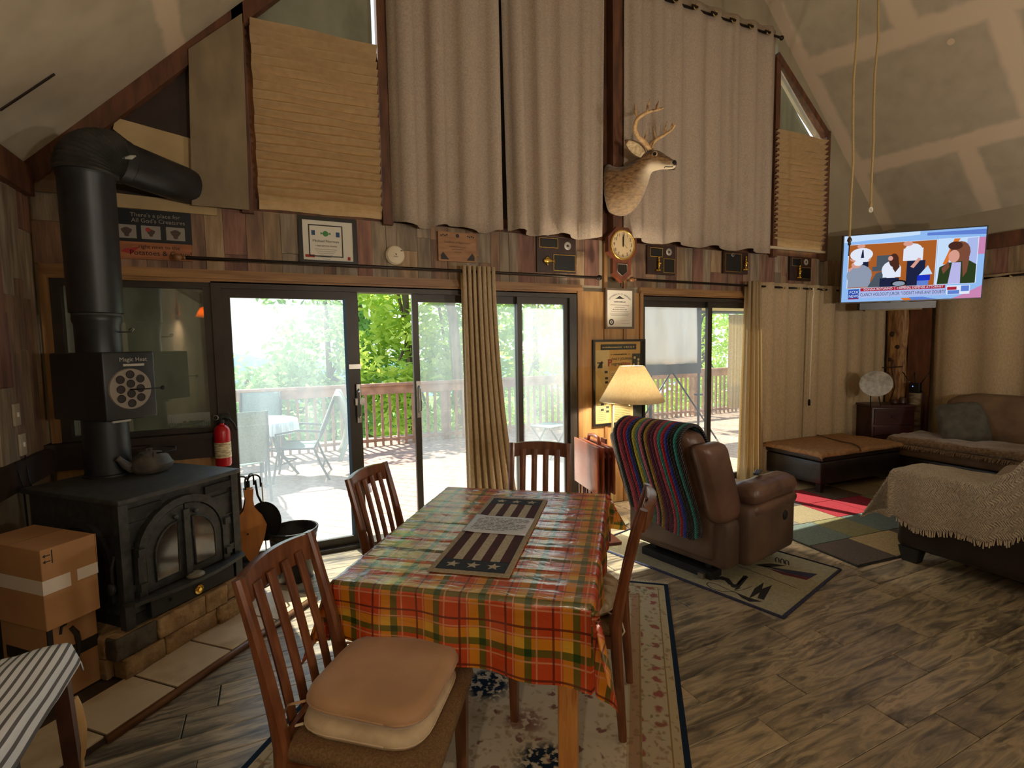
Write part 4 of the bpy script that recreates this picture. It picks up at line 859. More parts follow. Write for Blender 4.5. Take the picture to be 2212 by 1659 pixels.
part('cement_patch', MB().rbox((-.04, -.128, .30), (.06, -.10, .33), .008, 6, M=Rz), plain('furnace_cement2', C3('#b3afa2'), .9), hb, True)
# ---- kettle on the stove
m_kettle = mat('dusty_iron_kettle', C3('#5d554b'), C3('#3a3733'), .65, ns=14, c3=C3('#4a453d'), bump=.1)
k0 = atZ(328, 1018, .875); kettle = thing('iron_kettle', 'squat cast iron kettle sitting on the stove top', 'kettle', (k0.x, k0.y, .874), rad(25))
part('body', MB().lathe([(.06, 0), (.085, .004), (.105, .03), (.108, .05), (.104, .053), (.10, .058), (.085, .09), (.055, .108), (.05, .109)], 28), m_kettle, kettle, True, auto=50)
part('lid', MB().lathe([(.056, .106), (.054, .113), (.03, .118), (.008, .121), (.008, .126), (.012, .132), (.001, .136)], 22), m_kettle, kettle, True, auto=40)
part('spout', MB().tube([(-.085, 0, .035), (-.12, 0, .06), (-.145, 0, .095), (-.155, 0, .105)], [.03, .024, .016, .018], 12), m_kettle, kettle, True)
part('bail_handle', MB().tube([(.01, .075, .115), (.04, .1, .118), (.1, .09, .12), (.125, .0, .122), (.1, -.09, .12), (.04, -.1, .118), (.01, -.075, .115)], .0045, 8), m_irond, kettle, True)
for sy in (-1, 1): part('handle_lug', MB().box((-.005, sy*.07-.006, .095), (.025, sy*.07+.006, .125)), m_kettle, kettle)
# ---- fire extinguisher on the door jamb
ex = thing('fire_extinguisher', 'red fire extinguisher with paper label on the door jamb', 'extinguisher', (-.352, 3.965, .765))
m_red = plain('extinguisher_red', C3('#b3121c'), .25)
part('cylinder', MB().lathe([(.03, 0), (.045, .006), (.05, .02), (.05, .24), (.046, .262), (.03, .282), (.016, .288), (.016, .30)], 24), m_red, ex, True, auto=40)
part('paper_label', MB().lathe([(.0508, .065), (.0508, .17)], 24, (0, 0, 0), None, False), mat('label_cream', C3('#d9c9a0'), C3('#8f7d5c'), .6, (1, 1, 4), 30, lo=.45, hi=.62), ex, True)
part('valve', MB().lathe([(.014, .295), (.018, .30), (.018, .325), (.012, .33)], 12).box((-.012, -.012, .32), (.012, .012, .345)), m_irond, ex)
part('lever', MB().bar((-.045, 0, .345), (.05, 0, .362), .018, .008).bar((-.01, 0, .335), (.055, 0, .33), .016, .006), m_irond, ex)
part('hose', MB().tube([(.012, -.01, .33), (.05, -.015, .325), (.075, -.02, .29), (.09, -.02, .245)], .008, 8), m_irond, ex, True)
part('pull_ring', MB().lathe([(.014, -.0015), (.017, 0), (.014, .0015)], 14, (-.03, -.02, .34), Matrix.Rotation(PI/2, 4, 'X'), False), m_chrome, ex)
part('bracket', MB().box((-.03, .046, .02), (.03, .075, .30)), m_irond, ex)
# ---- fireplace tool stand, bellows, pan, bucket
m_wrought = plain('wrought_iron', C3('#16130f'), .5, .4)
ts = thing('tool_stand', 'black wrought iron fireplace tool stand beside the stove', 'fire tools', (-.20, 3.72, .0), rad(10))
part('stem', MB().tube([(0, 0, .03), (0, 0, .70)], .012, 8), m_wrought, ts, True)
part('base', MB().lathe([(.001, .03), (.09, .022), (.12, .008), (.12, 0)], 20), m_wrought, ts, True, auto=40)
def hook(a, r, z): return [Vector((0, 0, z-.03))]+[Vector((math.cos(a), math.sin(a), 0))*r*(1-math.cos(rad(k)))/2*1.0+Vector((0, 0, z+math.sin(rad(k))*.035-.0)) for k in range(0, 181, 20)]+[Vector((math.cos(a), math.sin(a), 0))*r+Vector((0, 0, z-.05))]
for k, (a, r) in enumerate(((rad(180), .075), (0, .075), (rad(250), .07), (rad(60), .09))): part('hook', MB().tube(hook(a, r, .70), .0055, 7), m_wrought, ts, True)
part('poker', MB().tube([(-.075, 0, .64), (-.09, 0, .60), (-.07, -.01, .56), (-.075, -.01, .50), (-.07, 0, .06)], .0065, 7), m_wrought, ts, True)
part('thin_rod', MB().tube([(.08, -.02, .68), (.085, -.02, .2)], .004, 6), m_chrome, ts, True)
bl = thing('bellows', 'orange wooden fireplace bellows hanging on the tool stand', 'bellows', (-.195, 3.66, .16), rad(8))
bo = [(-.0, 0), (.02, .03), (.075, .16), (.095, .25), (.07, .32), (.03, .37), (.022, .43), (.028, .50), (-.028, .50), (-.022, .43), (-.035, .37), (-.085, .31), (-.11, .24), (-.08, .15), (-.02, .03)]
m_bw = mat('bellows_pine', C3('#c07c36'), C3('#a5642a'), .4, (5, 5, 1), 5)
part('front_board', MB().prism(bo, .014, (0, 0, 0), (1, 0, 0), (0, 0, 1)), m_bw, bl); part('leather', MB().prism([(x*.94, z*.9+.015) for x, z in bo[:7]+bo[8:]], .035, (0, .036, 0), (1, 0, 0), (0, 0, 1)), m_walnut, bl); part('back_board', MB().prism(bo, .012, (0, .05, 0), (1, 0, 0), (0, 0, 1)), m_bw, bl)
part('knot', MB().lathe([(.001, .001), (.007, .001)], 8, (-.02, -.0142, .21), Matrix.Rotation(PI/2, 4, 'X'), False), m_walnut, bl)
sh = thing('ash_shovel', 'round black pan shovel hanging right of the bellows', 'shovel', (-.10, 3.70, .34), rad(-20))
part('pan', MB().lathe([(.001, 0), (.085, .002), (.10, .012), (.106, .03), (.101, .03), (.092, .014), (.001, .006)], 26, (0, 0, .09), Matrix.Rotation(PI/2, 4, 'X') @ Matrix.Scale(1.25, 4, (0, 1, 0))), m_irond, sh, True, auto=40); part('handle', MB().tube([(-.02, 0, .19), (-.05, 0, .26), (-.06, 0, .36)], .007, 7), m_wrought, sh, True)
bk = atZ(633, 1143, .34); bucket = thing('ash_bucket', 'dark round metal ash bucket by the patio door', 'bucket', (bk.x, bk.y-.0, 0))
part('pail', MB().lathe([(.11, 0), (.115, .004), (.155, .34), (.158, .345), (.152, .345), (.112, .012), (.001, .01)], 30), mat('galvanised_dark', C3('#4a4540'), C3('#2f2b28'), .4, ns=12, metal=.5), bucket, True, auto=40)
part('rim', MB().lathe([(.152, .335), (.162, .338), (.162, .35), (.152, .352), (.152, .335)], 30, (0, 0, 0), None, False), m_irond, bucket, True); part('bail', MB().tube([(.155*math.cos(a), -.155*abs(math.sin(a))*.9, .33-.05*abs(math.sin(a))) for a in [PI*k/12 for k in range(13)]], .004, 6), m_chrome, bucket, True)
# ---- cardboard boxes left of the stove
m_box = mat('cardboard', C3('#a97c4f'), C3('#9b7046'), .85, ns=4); m_tape = plain('paper_tape', C3('#cdbfb0'), .5); m_btape = plain('black_tape', C3('#211d1a'), .35)
def carton(name, p, rz, w, d, h, label, z, tape):
    t = thing(name, label, 'box', (p[0], p[1], z), rz, 'cardboard boxes by the stove')
    b = part('carton', MB().rbox((0, 0, 0), (w, d, h), .004, 6), m_box, t)
    part('flap_seam', MB().box((w*.02, d/2-.0015, h), (w*.98, d/2+.0015, h+.0008)), m_cardb, b)
    return t
b2 = carton('shipping_carton', (-.940, 2.752), rad(46), .19, .33, .375, 'lower cardboard carton with black tape band on the hearth tiles', .032, 0)
part('tape_band', MB().box((-.001, -.0012, .17), (.191, .3, .225)), m_btape, b2); part('edge_strip', MB().box((-.0015, -.0015, 0), (.018, .006, .376)), m_btape, b2)
sm = [(.05+.05*math.cos(rad(a))*1.3, .19+.11*math.sin(rad(a))) for a in range(-70, 40, 10)]
part('arrow_print', MB().tube([(x, -.0015, z) for x, z in [(.07, .335), (.05, .33), (.045, .30)]], .006, 6).tube([(.085, -.0015, .31), (.105, -.0015, .27), (.11, -.0015, .22), (.10, -.0015, .15), (.07, -.0015, .10)], [.01, .012, .012, .008, .002], 6), m_btape, b2)
b1 = carton('shipping_carton', (-.908, 2.652), rad(46), .205, .42, .345, 'upper cardboard carton with pale paper tape and two arrows', .409, 0)
part('tape_band', MB().box((-.001, -.001, .155), (.10, .42, .215)), m_tape, b1); part('tape_band', MB().box((.125, -.001, .165), (.2065, .42, .215)), m_tape, b1)
mb = MB()
for z in (.29, .315): mb.box((.012, -.0006, z), (.034, 0, z+.004)); mb.face([(.006, -.0006, z+.002), (.016, -.0006, z-.006), (.016, -.0006, z+.010)])
mb.box((.038, -.0006, .28), (.042, 0, .335)); part('arrow_print', mb, m_irond, b1)
part('side_flap', MB().prism([(0, 0), (.10, -.07), (.10, -.22), (0, -.14)], .003, (.205, .0, .345), (0, 1, 0), (.0, 0, 1)), m_box, b1)
# ---- outlets and cords on the left wall
for k, (yy, zz) in enumerate(((3.62, 1.23), (3.66, 1.06))):
    o = thing('outlet_plate', ('upper', 'lower')[k]+' pale wall plate on the left rustic boards', 'wall plate', (XL+.013, yy, zz)); part('plate', MB().rbox((-.004, -.035, -.06), (.008, .035, .06), .003, 6), plain('plate_ivory_%d' % k, C3('#a89a80'), .5), o, True, auto=30); part('switch', MB().box((.006, -.006, -.012), (.014, .006, .012)), m_white, o)
solo('power_cord', MB().tube([(XL+.03, 3.64, 1.0), (XL+.05, 3.60, .90), (XL+.06, 3.66, .6), (XL+.05, 3.72, .3), (XL+.08, 3.7, .26)], .005, 6), m_irond, 'thin black cord hanging down the left wall', 'cord', None, True)
solo('power_cord', MB().tube([(XL+.03, 3.52, .99), (XL+.06, 3.50, .86), (XL+.055, 3.53, .5), (XL+.05, 3.6, .26)], .005, 6), m_irond, 'second black cord nearer the corner of the box stack', 'cord', None, True)

# ================================================================ side table with striped cloth (near left)
m_tabledark = plain('black_lacquer', C3('#14100d'), .4); m_leg = mat('red_brown_leg', C3('#5a3526'), C3('#472819'), .45, (6, 6, 1), 5)
st_ = thing('side_table', 'dark side table at the lower left under a striped cloth', 'table', (-.9, 1.3, 0))
part('table_top', MB().rbox((-1.25, .75, .745), (-.53, 1.70, .77), .006, 6), m_tabledark, st_, True, True, auto=30)
for x, y_ in ((-.555, 1.67), (-1.2, 1.65), (-.575, .82), (-1.2, .82)):
    part('leg', MB().bar((x, y_, .745), (x-.07, y_+(.30 if y_ > 1.2 else -.12), 0), .03, .034, (1, 0, 0)), m_leg, st_, False, True)
part('back_panel', MB().box((-1.22, 1.58, .03), (-.62, 1.60, .745)), m_tabledark, st_, False, True); part('shelf', MB().box((-1.22, .8, .12), (-.60, 1.6, .14)), m_tabledark, st_, False, True)
def m_stripef():
    m, n, l, b, out = _base('striped_cotton')
    uv = n.new('ShaderNodeUVMap'); sx = n.new('ShaderNodeSeparateXYZ'); l.new(uv.outputs[0], sx.inputs[0])
    f = math_(n, l, 'FRACT', math_(n, l, 'MULTIPLY', sx.outputs[0], 48)); g = math_(n, l, 'FRACT', math_(n, l, 'MULTIPLY', sx.outputs[1], 34))
    c = ramp(n, l, f, [(0, C3('#d3d8e0')), (.56, C3('#5d5c60')), (.92, C3('#d3d8e0'))], True)
    l.new(c, b.inputs['Base Color']); b.inputs['Roughness'].default_value = .8; return m
mb = MB()
def clothz(u, v):
    x = -1.22+.73*u; y_ = .72+1.01*v; w = .012*fbm(x*7, y_*5, 1)+.012*abs(fbm(x*4+3, y_*9, 5))
    z = .775+max(0, w)
    dx = max(0, x+.535); dy = max(0, y_-1.70)
    return (x-dx*.6, y_-dy*.5, z-dx*1.2-dy*1.4)
mb.grid(70, 90, clothz, lambda u, v: (.73*u+.10*fbm(u*2, v*2, 9)*.3, 1.0*v))
solo('striped_cloth', mb, m_stripef(), 'wrinkled grey and white striped cloth over the dark side table', 'cloth', None, True, .003)
cr8 = thing('soda_carton', 'dark blue drink carton with a round emblem under the side table', 'box', (-.68, 1.36, .14)); part('carton', MB().rbox((-.11, -.15, 0), (.09, .15, .26), .006, 6), plain('carton_blue', C3('#12246b'), .4), cr8)
mb = MB().lathe([(.001, .001), (.05, .001)], 24, (.0905, 0, .14), Matrix.Rotation(PI/2, 4, 'Y'), False); part('emblem', mb, plain('emblem_white', C3('#b9b5b0'), .5), cr8); part('emblem_top', MB().prism(arc((0, 0), .045, 0, 180, 12), .001, (.0912, 0, .146), (0, 1, 0), (0, 0, 1)), plain('emblem_red', C3('#a02a28'), .5), cr8)
br = thing('wooden_brush', 'oval wooden scrubbing brush hanging on the side table leg', 'brush', (-.578, 1.835, .30)); m_bwood = mat('brush_beech', C3('#c9a36c'), C3('#b48c56'), .5, (4, 4, 1), 6)
part('head', MB().rings([[Vector((.016*w*math.cos(a), .012*math.sin(a), .05+.2*k/10)) for a in [2*PI*j/12 for j in range(12)]] for k, w in enumerate((.4, .8, 1.05, 1.2, 1.3, 1.35, 1.3, 1.2, 1.05, .8, .4))]), m_bwood, br, True); part('handle', MB().bar((0, 0, .06), (-.005, 0, -.14), .016, .014), m_bwood, br); part('cord_loop', MB().tube([(0, -.002, .25), (-.03, -.01, .27), (-.045, -.02, .262), (-.02, -.015, .255)], .003, 6), m_chrome, br, True)
# ================================================================ dining table, cloth, runner, paper
TC = Vector((.863, 2.031, 0)); TA = rad(52.5); TL, TW = .602, .4525
m_pine = mat('orange_pine', C3('#b87a3c'), C3('#9c6029'), .4, (9, 9, .7), 5, c3=C3('#c68a4a'))
table = thing('dining_table', 'pine dining table under the plaid cloth', 'table', TC, TA)
part('table_top', MB().rbox((-TL, -TW, .715), (TL, TW, .745), .008, 6), m_pine, table, True, auto=30)
for sx in (-1, 1):
    part('apron', MB().box((sx*(TL-.10)-.012, -TW+.1, .63), (sx*(TL-.10)+.012, TW-.1, .715)), m_pine, table); part('apron', MB().box((-TL+.1, sx*(TW-.09)-.012, .63), (TL-.1, sx*(TW-.09)+.012, .715)), m_pine, table)
    for sy in (-1, 1): part('leg', MB().rbox((sx*(TL-.10)-.032, sy*(TW-.09)-.032, .0075), (sx*(TL-.10)+.032, sy*(TW-.09)+.032, .715), .006, 6), m_pine, table, True, auto=30)
def m_plaidf():
    m, n, l, b, out = _base('plaid_vinyl')
    uv = n.new('ShaderNodeUVMap'); sx = n.new('ShaderNodeSeparateXYZ'); l.new(uv.outputs[0], sx.inputs[0])
    OR, YE, GR, MA, PA = C3('#e0521a'), C3('#f3a51c'), C3('#3f6b1c'), C3('#6b1512'), C3('#f3b083')
    fu = math_(n, l, 'FRACT', math_(n, l, 'MULTIPLY_ADD', sx.outputs[0], 6.5, .40)); fv = math_(n, l, 'FRACT', math_(n, l, 'MULTIPLY_ADD', sx.outputs[1], 6.5, .1))
    def msk(stops): 
        r2 = [ramp(n, l, f, [(p, (v, v, v)) for p, v in stops], True) for f in (fu, fv)]; return math_(n, l, 'MAXIMUM', r2[0], r2[1]), math_(n, l, 'MULTIPLY', r2[0], r2[1])
    ym, yb = msk([(0, 0), (.55, 1), (.76, 0), (1, 0)]); gm, gb = msk([(0, 0), (.40, 1), (.55, 0), (1, 0)]); mm, _m = msk([(0, 0), (.93, 1), (.98, 0)]); pm_, _p = msk([(0, 0), (.28, 1), (.315, 0), (.78, 1), (.81, 0), (1, 0)])
    col = mixc(n, l, math_(n, l, 'MULTIPLY', ym, .8), OR, YE); col = mixc(n, l, yb, col, C3('#f8c23c'))
    col = mixc(n, l, math_(n, l, 'MULTIPLY', gm, .82), col, GR); col = mixc(n, l, gb, col, C3('#1f4a14')); col = mixc(n, l, math_(n, l, 'MULTIPLY', pm_, .7), col, PA); col = mixc(n, l, math_(n, l, 'MULTIPLY', mm, .85), col, MA)
    l.new(col, b.inputs['Base Color']); b.inputs['Roughness'].default_value = .3; b.inputs['Specular IOR Level'].default_value = .8; b.inputs['Coat Weight'].default_value = 1.0; b.inputs['Coat Roughness'].default_value = .2; b.inputs['Coat IOR'].default_value = 2.2
    nz = n.new('ShaderNodeTexNoise'); nz.inputs['Scale'].default_value = 11; nz.inputs['Detail'].default_value = 3; nz.inputs['Distortion'].default_value = 1.2; mp = n.new('ShaderNodeMapping'); mp.inputs['Scale'].default_value = (1.6, .7, 1); l.new(uv.outputs[0], mp.inputs[0]); l.new(mp.outputs[0], nz.inputs[0])
    bp = n.new('ShaderNodeBump'); bp.inputs['Strength'].default_value = .35; bp.inputs['Distance'].default_value = .012; l.new(nz.outputs[0], bp.inputs['Height'])
    l.new(bp.outputs[0], b.inputs['Normal']); l.new(bp.outputs[0], b.inputs['Coat Normal'])
    tr = n.new('ShaderNodeBsdfTranslucent'); l.new(col, tr.inputs[0]); mx = n.new('ShaderNodeMixShader'); mx.inputs[0].default_value = .3
    l.new(b.outputs[0], mx.inputs[1]); l.new(tr.outputs[0], mx.inputs[2]); l.new(mx.outputs[0], out.inputs[0])
    return m
A0, A1, B0, B1 = -TL-.245, TL+.22, -TW-.17, TW+.215
TM = Matrix.Translation(TC) @ Matrix.Rotation(TA, 4, 'Z')
def cloth(u, v):
    a = A0+(A1-A0)*u; b = B0+(B1-B0)*v
    if a < -TL: a = -TL + (a+TL)*(1.0 - .16*(b/TW if abs(b) < TW else (1 if b > 0 else -1)))
    ox = max(0, abs(a)-TL); oy = max(0, abs(b)-TW); sx = 1 if a > 0 else -1; sy = 1 if b > 0 else -1
    x = max(-TL, min(TL, a)); y = max(-TW, min(TW, b)); z = .7505
    if ox == 0 and oy == 0:
        cx_ = (a+.6)*9.5; fr = abs(cx_-round(cx_)); z += .0048*max(0, 1-fr*9) + .0026*max(0, fbm(a*9, b*14, 2))+.0012
        return TM @ Vector((x, y, z))
    if ox > 0 and oy > 0:
        r = (.34 if a < 0 else .55)*min(ox, oy); dr = math.sqrt(max(0, ox*ox+oy*oy-2*r*r))*.93; ww = .012*math.sin(9*math.atan2(oy, ox))
        return TM @ Vector((x+sx*(r+.008+ww), y+sy*(r+.008-ww), z-dr))
    d = max(ox, oy); s_ = b if ox > 0 else a
    wv = .010*math.sin(s_*24+1.1)*min(1, d/.12)+.006*fbm(s_*9, d*6, 3)*min(1, d/.1)
    k = min(1, d/.02); off = .008*k+wv+.02*d
    return TM @ Vector((x+sx*(off if ox > 0 else 0), y+sy*(off if oy > 0 else 0), z-max(0, d-.006*k)))
solo('plaid_tablecloth', MB().grid(150, 118, cloth, lambda u, v: (A0+(A1-A0)*u, B0+(B1-B0)*v)), m_plaidf(), 'creased orange yellow and green plaid vinyl cloth on the dining table', 'tablecloth', None, True)
# runner with stars and stripes
m_rcream = mat('runner_cream', C3('#b9ae9c'), C3('#a2967f'), .95, ns=120); m_rmar = mat('runner_maroon', C3('#4a2228'), C3('#38191e'), .95, ns=120); m_rnavy = mat('runner_navy', C3('#27313d'), C3('#1d252f'), .95, ns=120); m_rtan = mat('runner_tan', C3('#a89a82'), C3('#93856c'), .95, ns=120)
rc = TM @ Vector((-.022, -.006, 0)); run = thing('table_runner', 'woven runner with maroon stripes and white stars on the table', 'table runner', (rc.x, rc.y, .7555), TA)
rl, rw = .455, .152
part('backing', MB().rbox((-rl, -rw, 0), (rl, rw, .004), .0018, 6), m_rtan, run)
part('inner_border', MB().box((-rl+.026, -rw+.022, .004), (rl-.026, rw-.022, .0044)), m_rnavy, run)
sw = (2*(rw-.026))/7
for k in range(7):
    y0 = -rw+.026+k*sw; part('stripe', MB().box((-rl+.115, y0, .0044), (rl-.115, y0+sw, .0049)), m_rmar if k % 2 == 0 else m_rcream, run)
for sx in (-1, 1):
    part('star_band', MB().box((sx*(rl-.072)-.04, -rw+.026, .0044), (sx*(rl-.072)+.04, rw-.026, .0048)), m_rnavy, run)
    for k in (-1, 0, 1): part('star', MB().prism([(y, -x*sx*-1) for x, y in star((0, 0), .027)], .0005, (sx*(rl-.072), k*.078, .0048)), m_rcream, run)
pc = TM @ Vector((.015, -.002, 0)); pap = thing('paper_sheet', 'white printed sheet of paper lying on the table runner', 'paper', (pc.x, pc.y, .7610), TA+rad(-1))
part('sheet', MB().grid(10, 10, lambda u, v: (-.108+.216*u, -.14+.28*v, .0006+.004*(abs(u-.5)*2)**3*(1 if v > .8 else .3))), plain('copy_paper', C3('#cfd3dc'), .7), pap, True, solid=.0005)
mb = MB(); random.seed(3)
for k in range(9):
    x = .08-.018*k; y = -.115; end_ = .115-(.08 if k in (3, 8) else random.uniform(0, .02))
    while y < end_:
        w = random.uniform(.008, .03); mb.face([(x-.0025, -y, .0018), (x-.0025, -y-w, .0018), (x+.0025, -y-w, .0018), (x+.0025, -y, .0018)]); y += w+.006
part('print', mb, m_ink, pap)

# ================================================================ dining chairs
m_chair = mat('teak_stain', C3('#7a4a2c'), C3('#5a321c'), .32, (7, 7, 1.2), 5, c3=C3('#6a3d23'), coat=.15, rnd=True)
m_weave = mat('brown_weave', C3('#7d603c'), C3('#64492b'), .9, (1, 1, 1), 160, bump=.4, bs=260)
def rect_loft(mb, pts, w, d):           # swept rectangle: w along y, d in the bend plane
    rs = []; n = len(pts)
    for i, p in enumerate(pts):
        t = (Vector(pts[min(i+1, n-1)])-Vector(pts[max(i-1, 0)])).normalized(); nr = t.cross(Vector((0, 1, 0))).normalized()
        ww = w[i] if isinstance(w, list) else w; dd = d[i] if isinstance(d, list) else d; e = .25
        rs.append([Vector(p)+Vector((0, 1, 0))*ww*a+nr*dd*b2 for a, b2 in ((-.5, -.5+e), (-.5+e, -.5), (.5-e, -.5), (.5, -.5+e), (.5, .5-e), (.5-e, .5), (-.5+e, .5), (-.5, .5-e))])
    mb.rings(rs)
HT = .93
BK = lambda z: -.215 - (.03*(1-z/.44) if z < .44 else .11*((z-.44)/.5)**1.25)
def make_chair(label):
    c = thing('dining_chair', label, 'chair', (0, 0, 0), 0, 'slat-back dining chairs around the table')
    for sy in (-1, 1):
        mb = MB(); rect_loft(mb, [(BK(z), sy*.18, z) for z in (0, .1, .2, .3, .4, .46, .55, .65, .75, .85, HT)], .034, [.03, .034, .038, .042, .046, .046, .042, .038, .034, .03, .028]); part('back_leg', mb, m_chair, c, True, auto=35)
        part('front_leg', MB().rings([[Vector((.195+a*r, sy*.195+b2*r, z)) for a, b2 in ((-1, -1), (1, -1), (1, 1), (-1, 1))] for z, r in ((0, .014), (.2, .018), (.43, .022))]), m_chair, c)
        part('side_rail', MB().bar((-.215, sy*.182, .395), (.195, sy*.197, .395), .02, .05), m_chair, c)
    for k in range(4):
        y0 = -.108+.072*k; mb = MB(); rect_loft(mb, [(BK(z)-.012*math.cos(y0*8), y0, z) for z in (.475, .55, .62, .70, .78, .86, .89)], .036, .012); part('slat', mb, m_chair, c, True, auto=35)
    def crest(u, k):
        y_ = -.178+.356*u; b2 = .028*(1-(2*u-1)**2); zt = HT-.004+.012*(1-(2*u-1)**2); return [Vector((BK(.9)-b2+q, y_, zt+r)) for q, r in ((.014, -.085), (-.010, -.085), (-.022, -.004), (-.014, .0), (.004, .0))]
    part('top_rail', MB().rings([crest(i/12, 0) for i in range(13)]), m_chair, c, True, auto=40)
    mb = MB(); rect_loft(mb, [(-.215, 0, .44), (-.21, 0, .49)], .33, .018); part('lower_rail', mb, m_chair, c)
    part('front_rail', MB().box((.185, -.19, .37), (.205, .19, .42)), m_chair, c)
    part('seat', MB().rbox((-.215, -.235, .415), (.235, .235, .465), .02, 8, lambda p: (p.x, p.y*(.80+.20*(p.x+.215)/.45), p.z+.006*math.cos(p.y*5)*math.cos(p.x*5)*(1 if p.z > .44 else 0))), m_weave, c, True)
    return c
CH = [((.248, 1.512), -33.0, 'slat-back chair pulled out nearest the viewer with two stacked cushions'), ((.652, 2.438), -39, 'slat-back chair on the stove side between the table and patio door'),
      ((1.322, 2.565), -124.3, 'slat-back chair at the far table end before the tan curtain'), ((1.108, 1.838), 138, 'slat-back chair seen from behind on the recliner side of the table')]
ch0 = make_chair(CH[0][2]); 
for k, (p, a, lb) in enumerate(CH):
    if k == 0: ch0.location = (p[0], p[1], .0075); ch0.rotation_euler = (0, 0, rad(a)); MW[ch0] = Matrix.Translation((p[0], p[1], .0075)) @ Matrix.Rotation(rad(a), 4, 'Z')
    else: copy_tree(ch0, (p[0], p[1], .0075), rad(a), lb)
m_cush = mat('tan_suede', C3('#b48e68'), C3('#a17b56'), .75, ns=5, detail=5, sheen=.3, bump=.05, bs=90)
m_cushp = mat('pale_canvas', C3('#c9b595'), C3('#b7a283'), .85, ns=20, bump=.1)
def cushion(name, p, rz, z0, th, wb, wf, dp, label, m):
    def outline(sc):
        o = []; r = .105*sc
        cs = [(dp/2, -wf/2), (dp/2, wf/2), (-dp/2, wb/2), (-dp/2, -wb/2)]
        for i, (x, y) in enumerate(cs):
            x, y = x*sc, y*sc; px, py = cs[i-1][0]*sc, cs[i-1][1]*sc; nx, ny = cs[(i+1) % 4][0]*sc, cs[(i+1) % 4][1]*sc
            a = Vector((px-x, py-y)).normalized()*r; b2 = Vector((nx-x, ny-y)).normalized()*r; P = Vector((x, y))
            for k in range(7): t = k/6; o.append((P+a)*(1-t)**2+P*2*t*(1-t)+(P+b2)*t*t)
        return o
    t = thing(name, label, 'cushion', (p[0], p[1], z0), rz, 'seat cushions on the dining chairs')
    prof = [(.86, 0), (.95, .006), (1.0, th*.45), (.985, th*.72), (.93, th*.93), (.8, th), (.4, th*1.06), (.02, th*1.07)]
    part('pad', MB().rings([[Vector((q.x, q.y, z+.003*fbm(q.x*9, q.y*9, z0*9))) for q in outline(s)] for s, z in prof]), m, t, True)
    part('seam', MB().tube([Vector((q.x, q.y, th*.45)) for q in outline(1.002)]+[Vector((outline(1.002)[0].x, outline(1.002)[0].y, th*.45))], .0025, 5), m, t, True)
    for sy in (-1, 1): part('tie', MB().tube([(-dp/2+.02, sy*wb*.42, th*.4), (-dp/2-.03, sy*wb*.46, th*.2), (-dp/2-.045, sy*wb*.5, -.03), (-dp/2-.03, sy*wb*.52, -.05)], .004, 6), m, t, True)
fd = Vector((math.cos(rad(-33)), math.sin(rad(-33)))); ld = Vector((-fd.y, fd.x)); c0 = Vector((.248, 1.512))
q = c0+fd*.0+ld*.005; cushion('seat_cushion', q, rad(-36), .4745, .052, .34, .385, .39, 'pale tan lower cushion of the two on the nearest chair', m_cushp)
q = c0+fd*.005+ld*.015; cushion('seat_cushion', q, rad(-38), .5315, .052, .34, .385, .39, 'smooth tan upper cushion of the two on the nearest chair', m_cush)
fd = Vector((math.cos(rad(138)), math.sin(rad(138)))); q = Vector((1.108, 1.838)); cushion('seat_cushion', q-fd*.01, rad(138), .4745, .06, .34, .385, .39, 'pale tan cushion on the chair seen from behind', m_cushp)

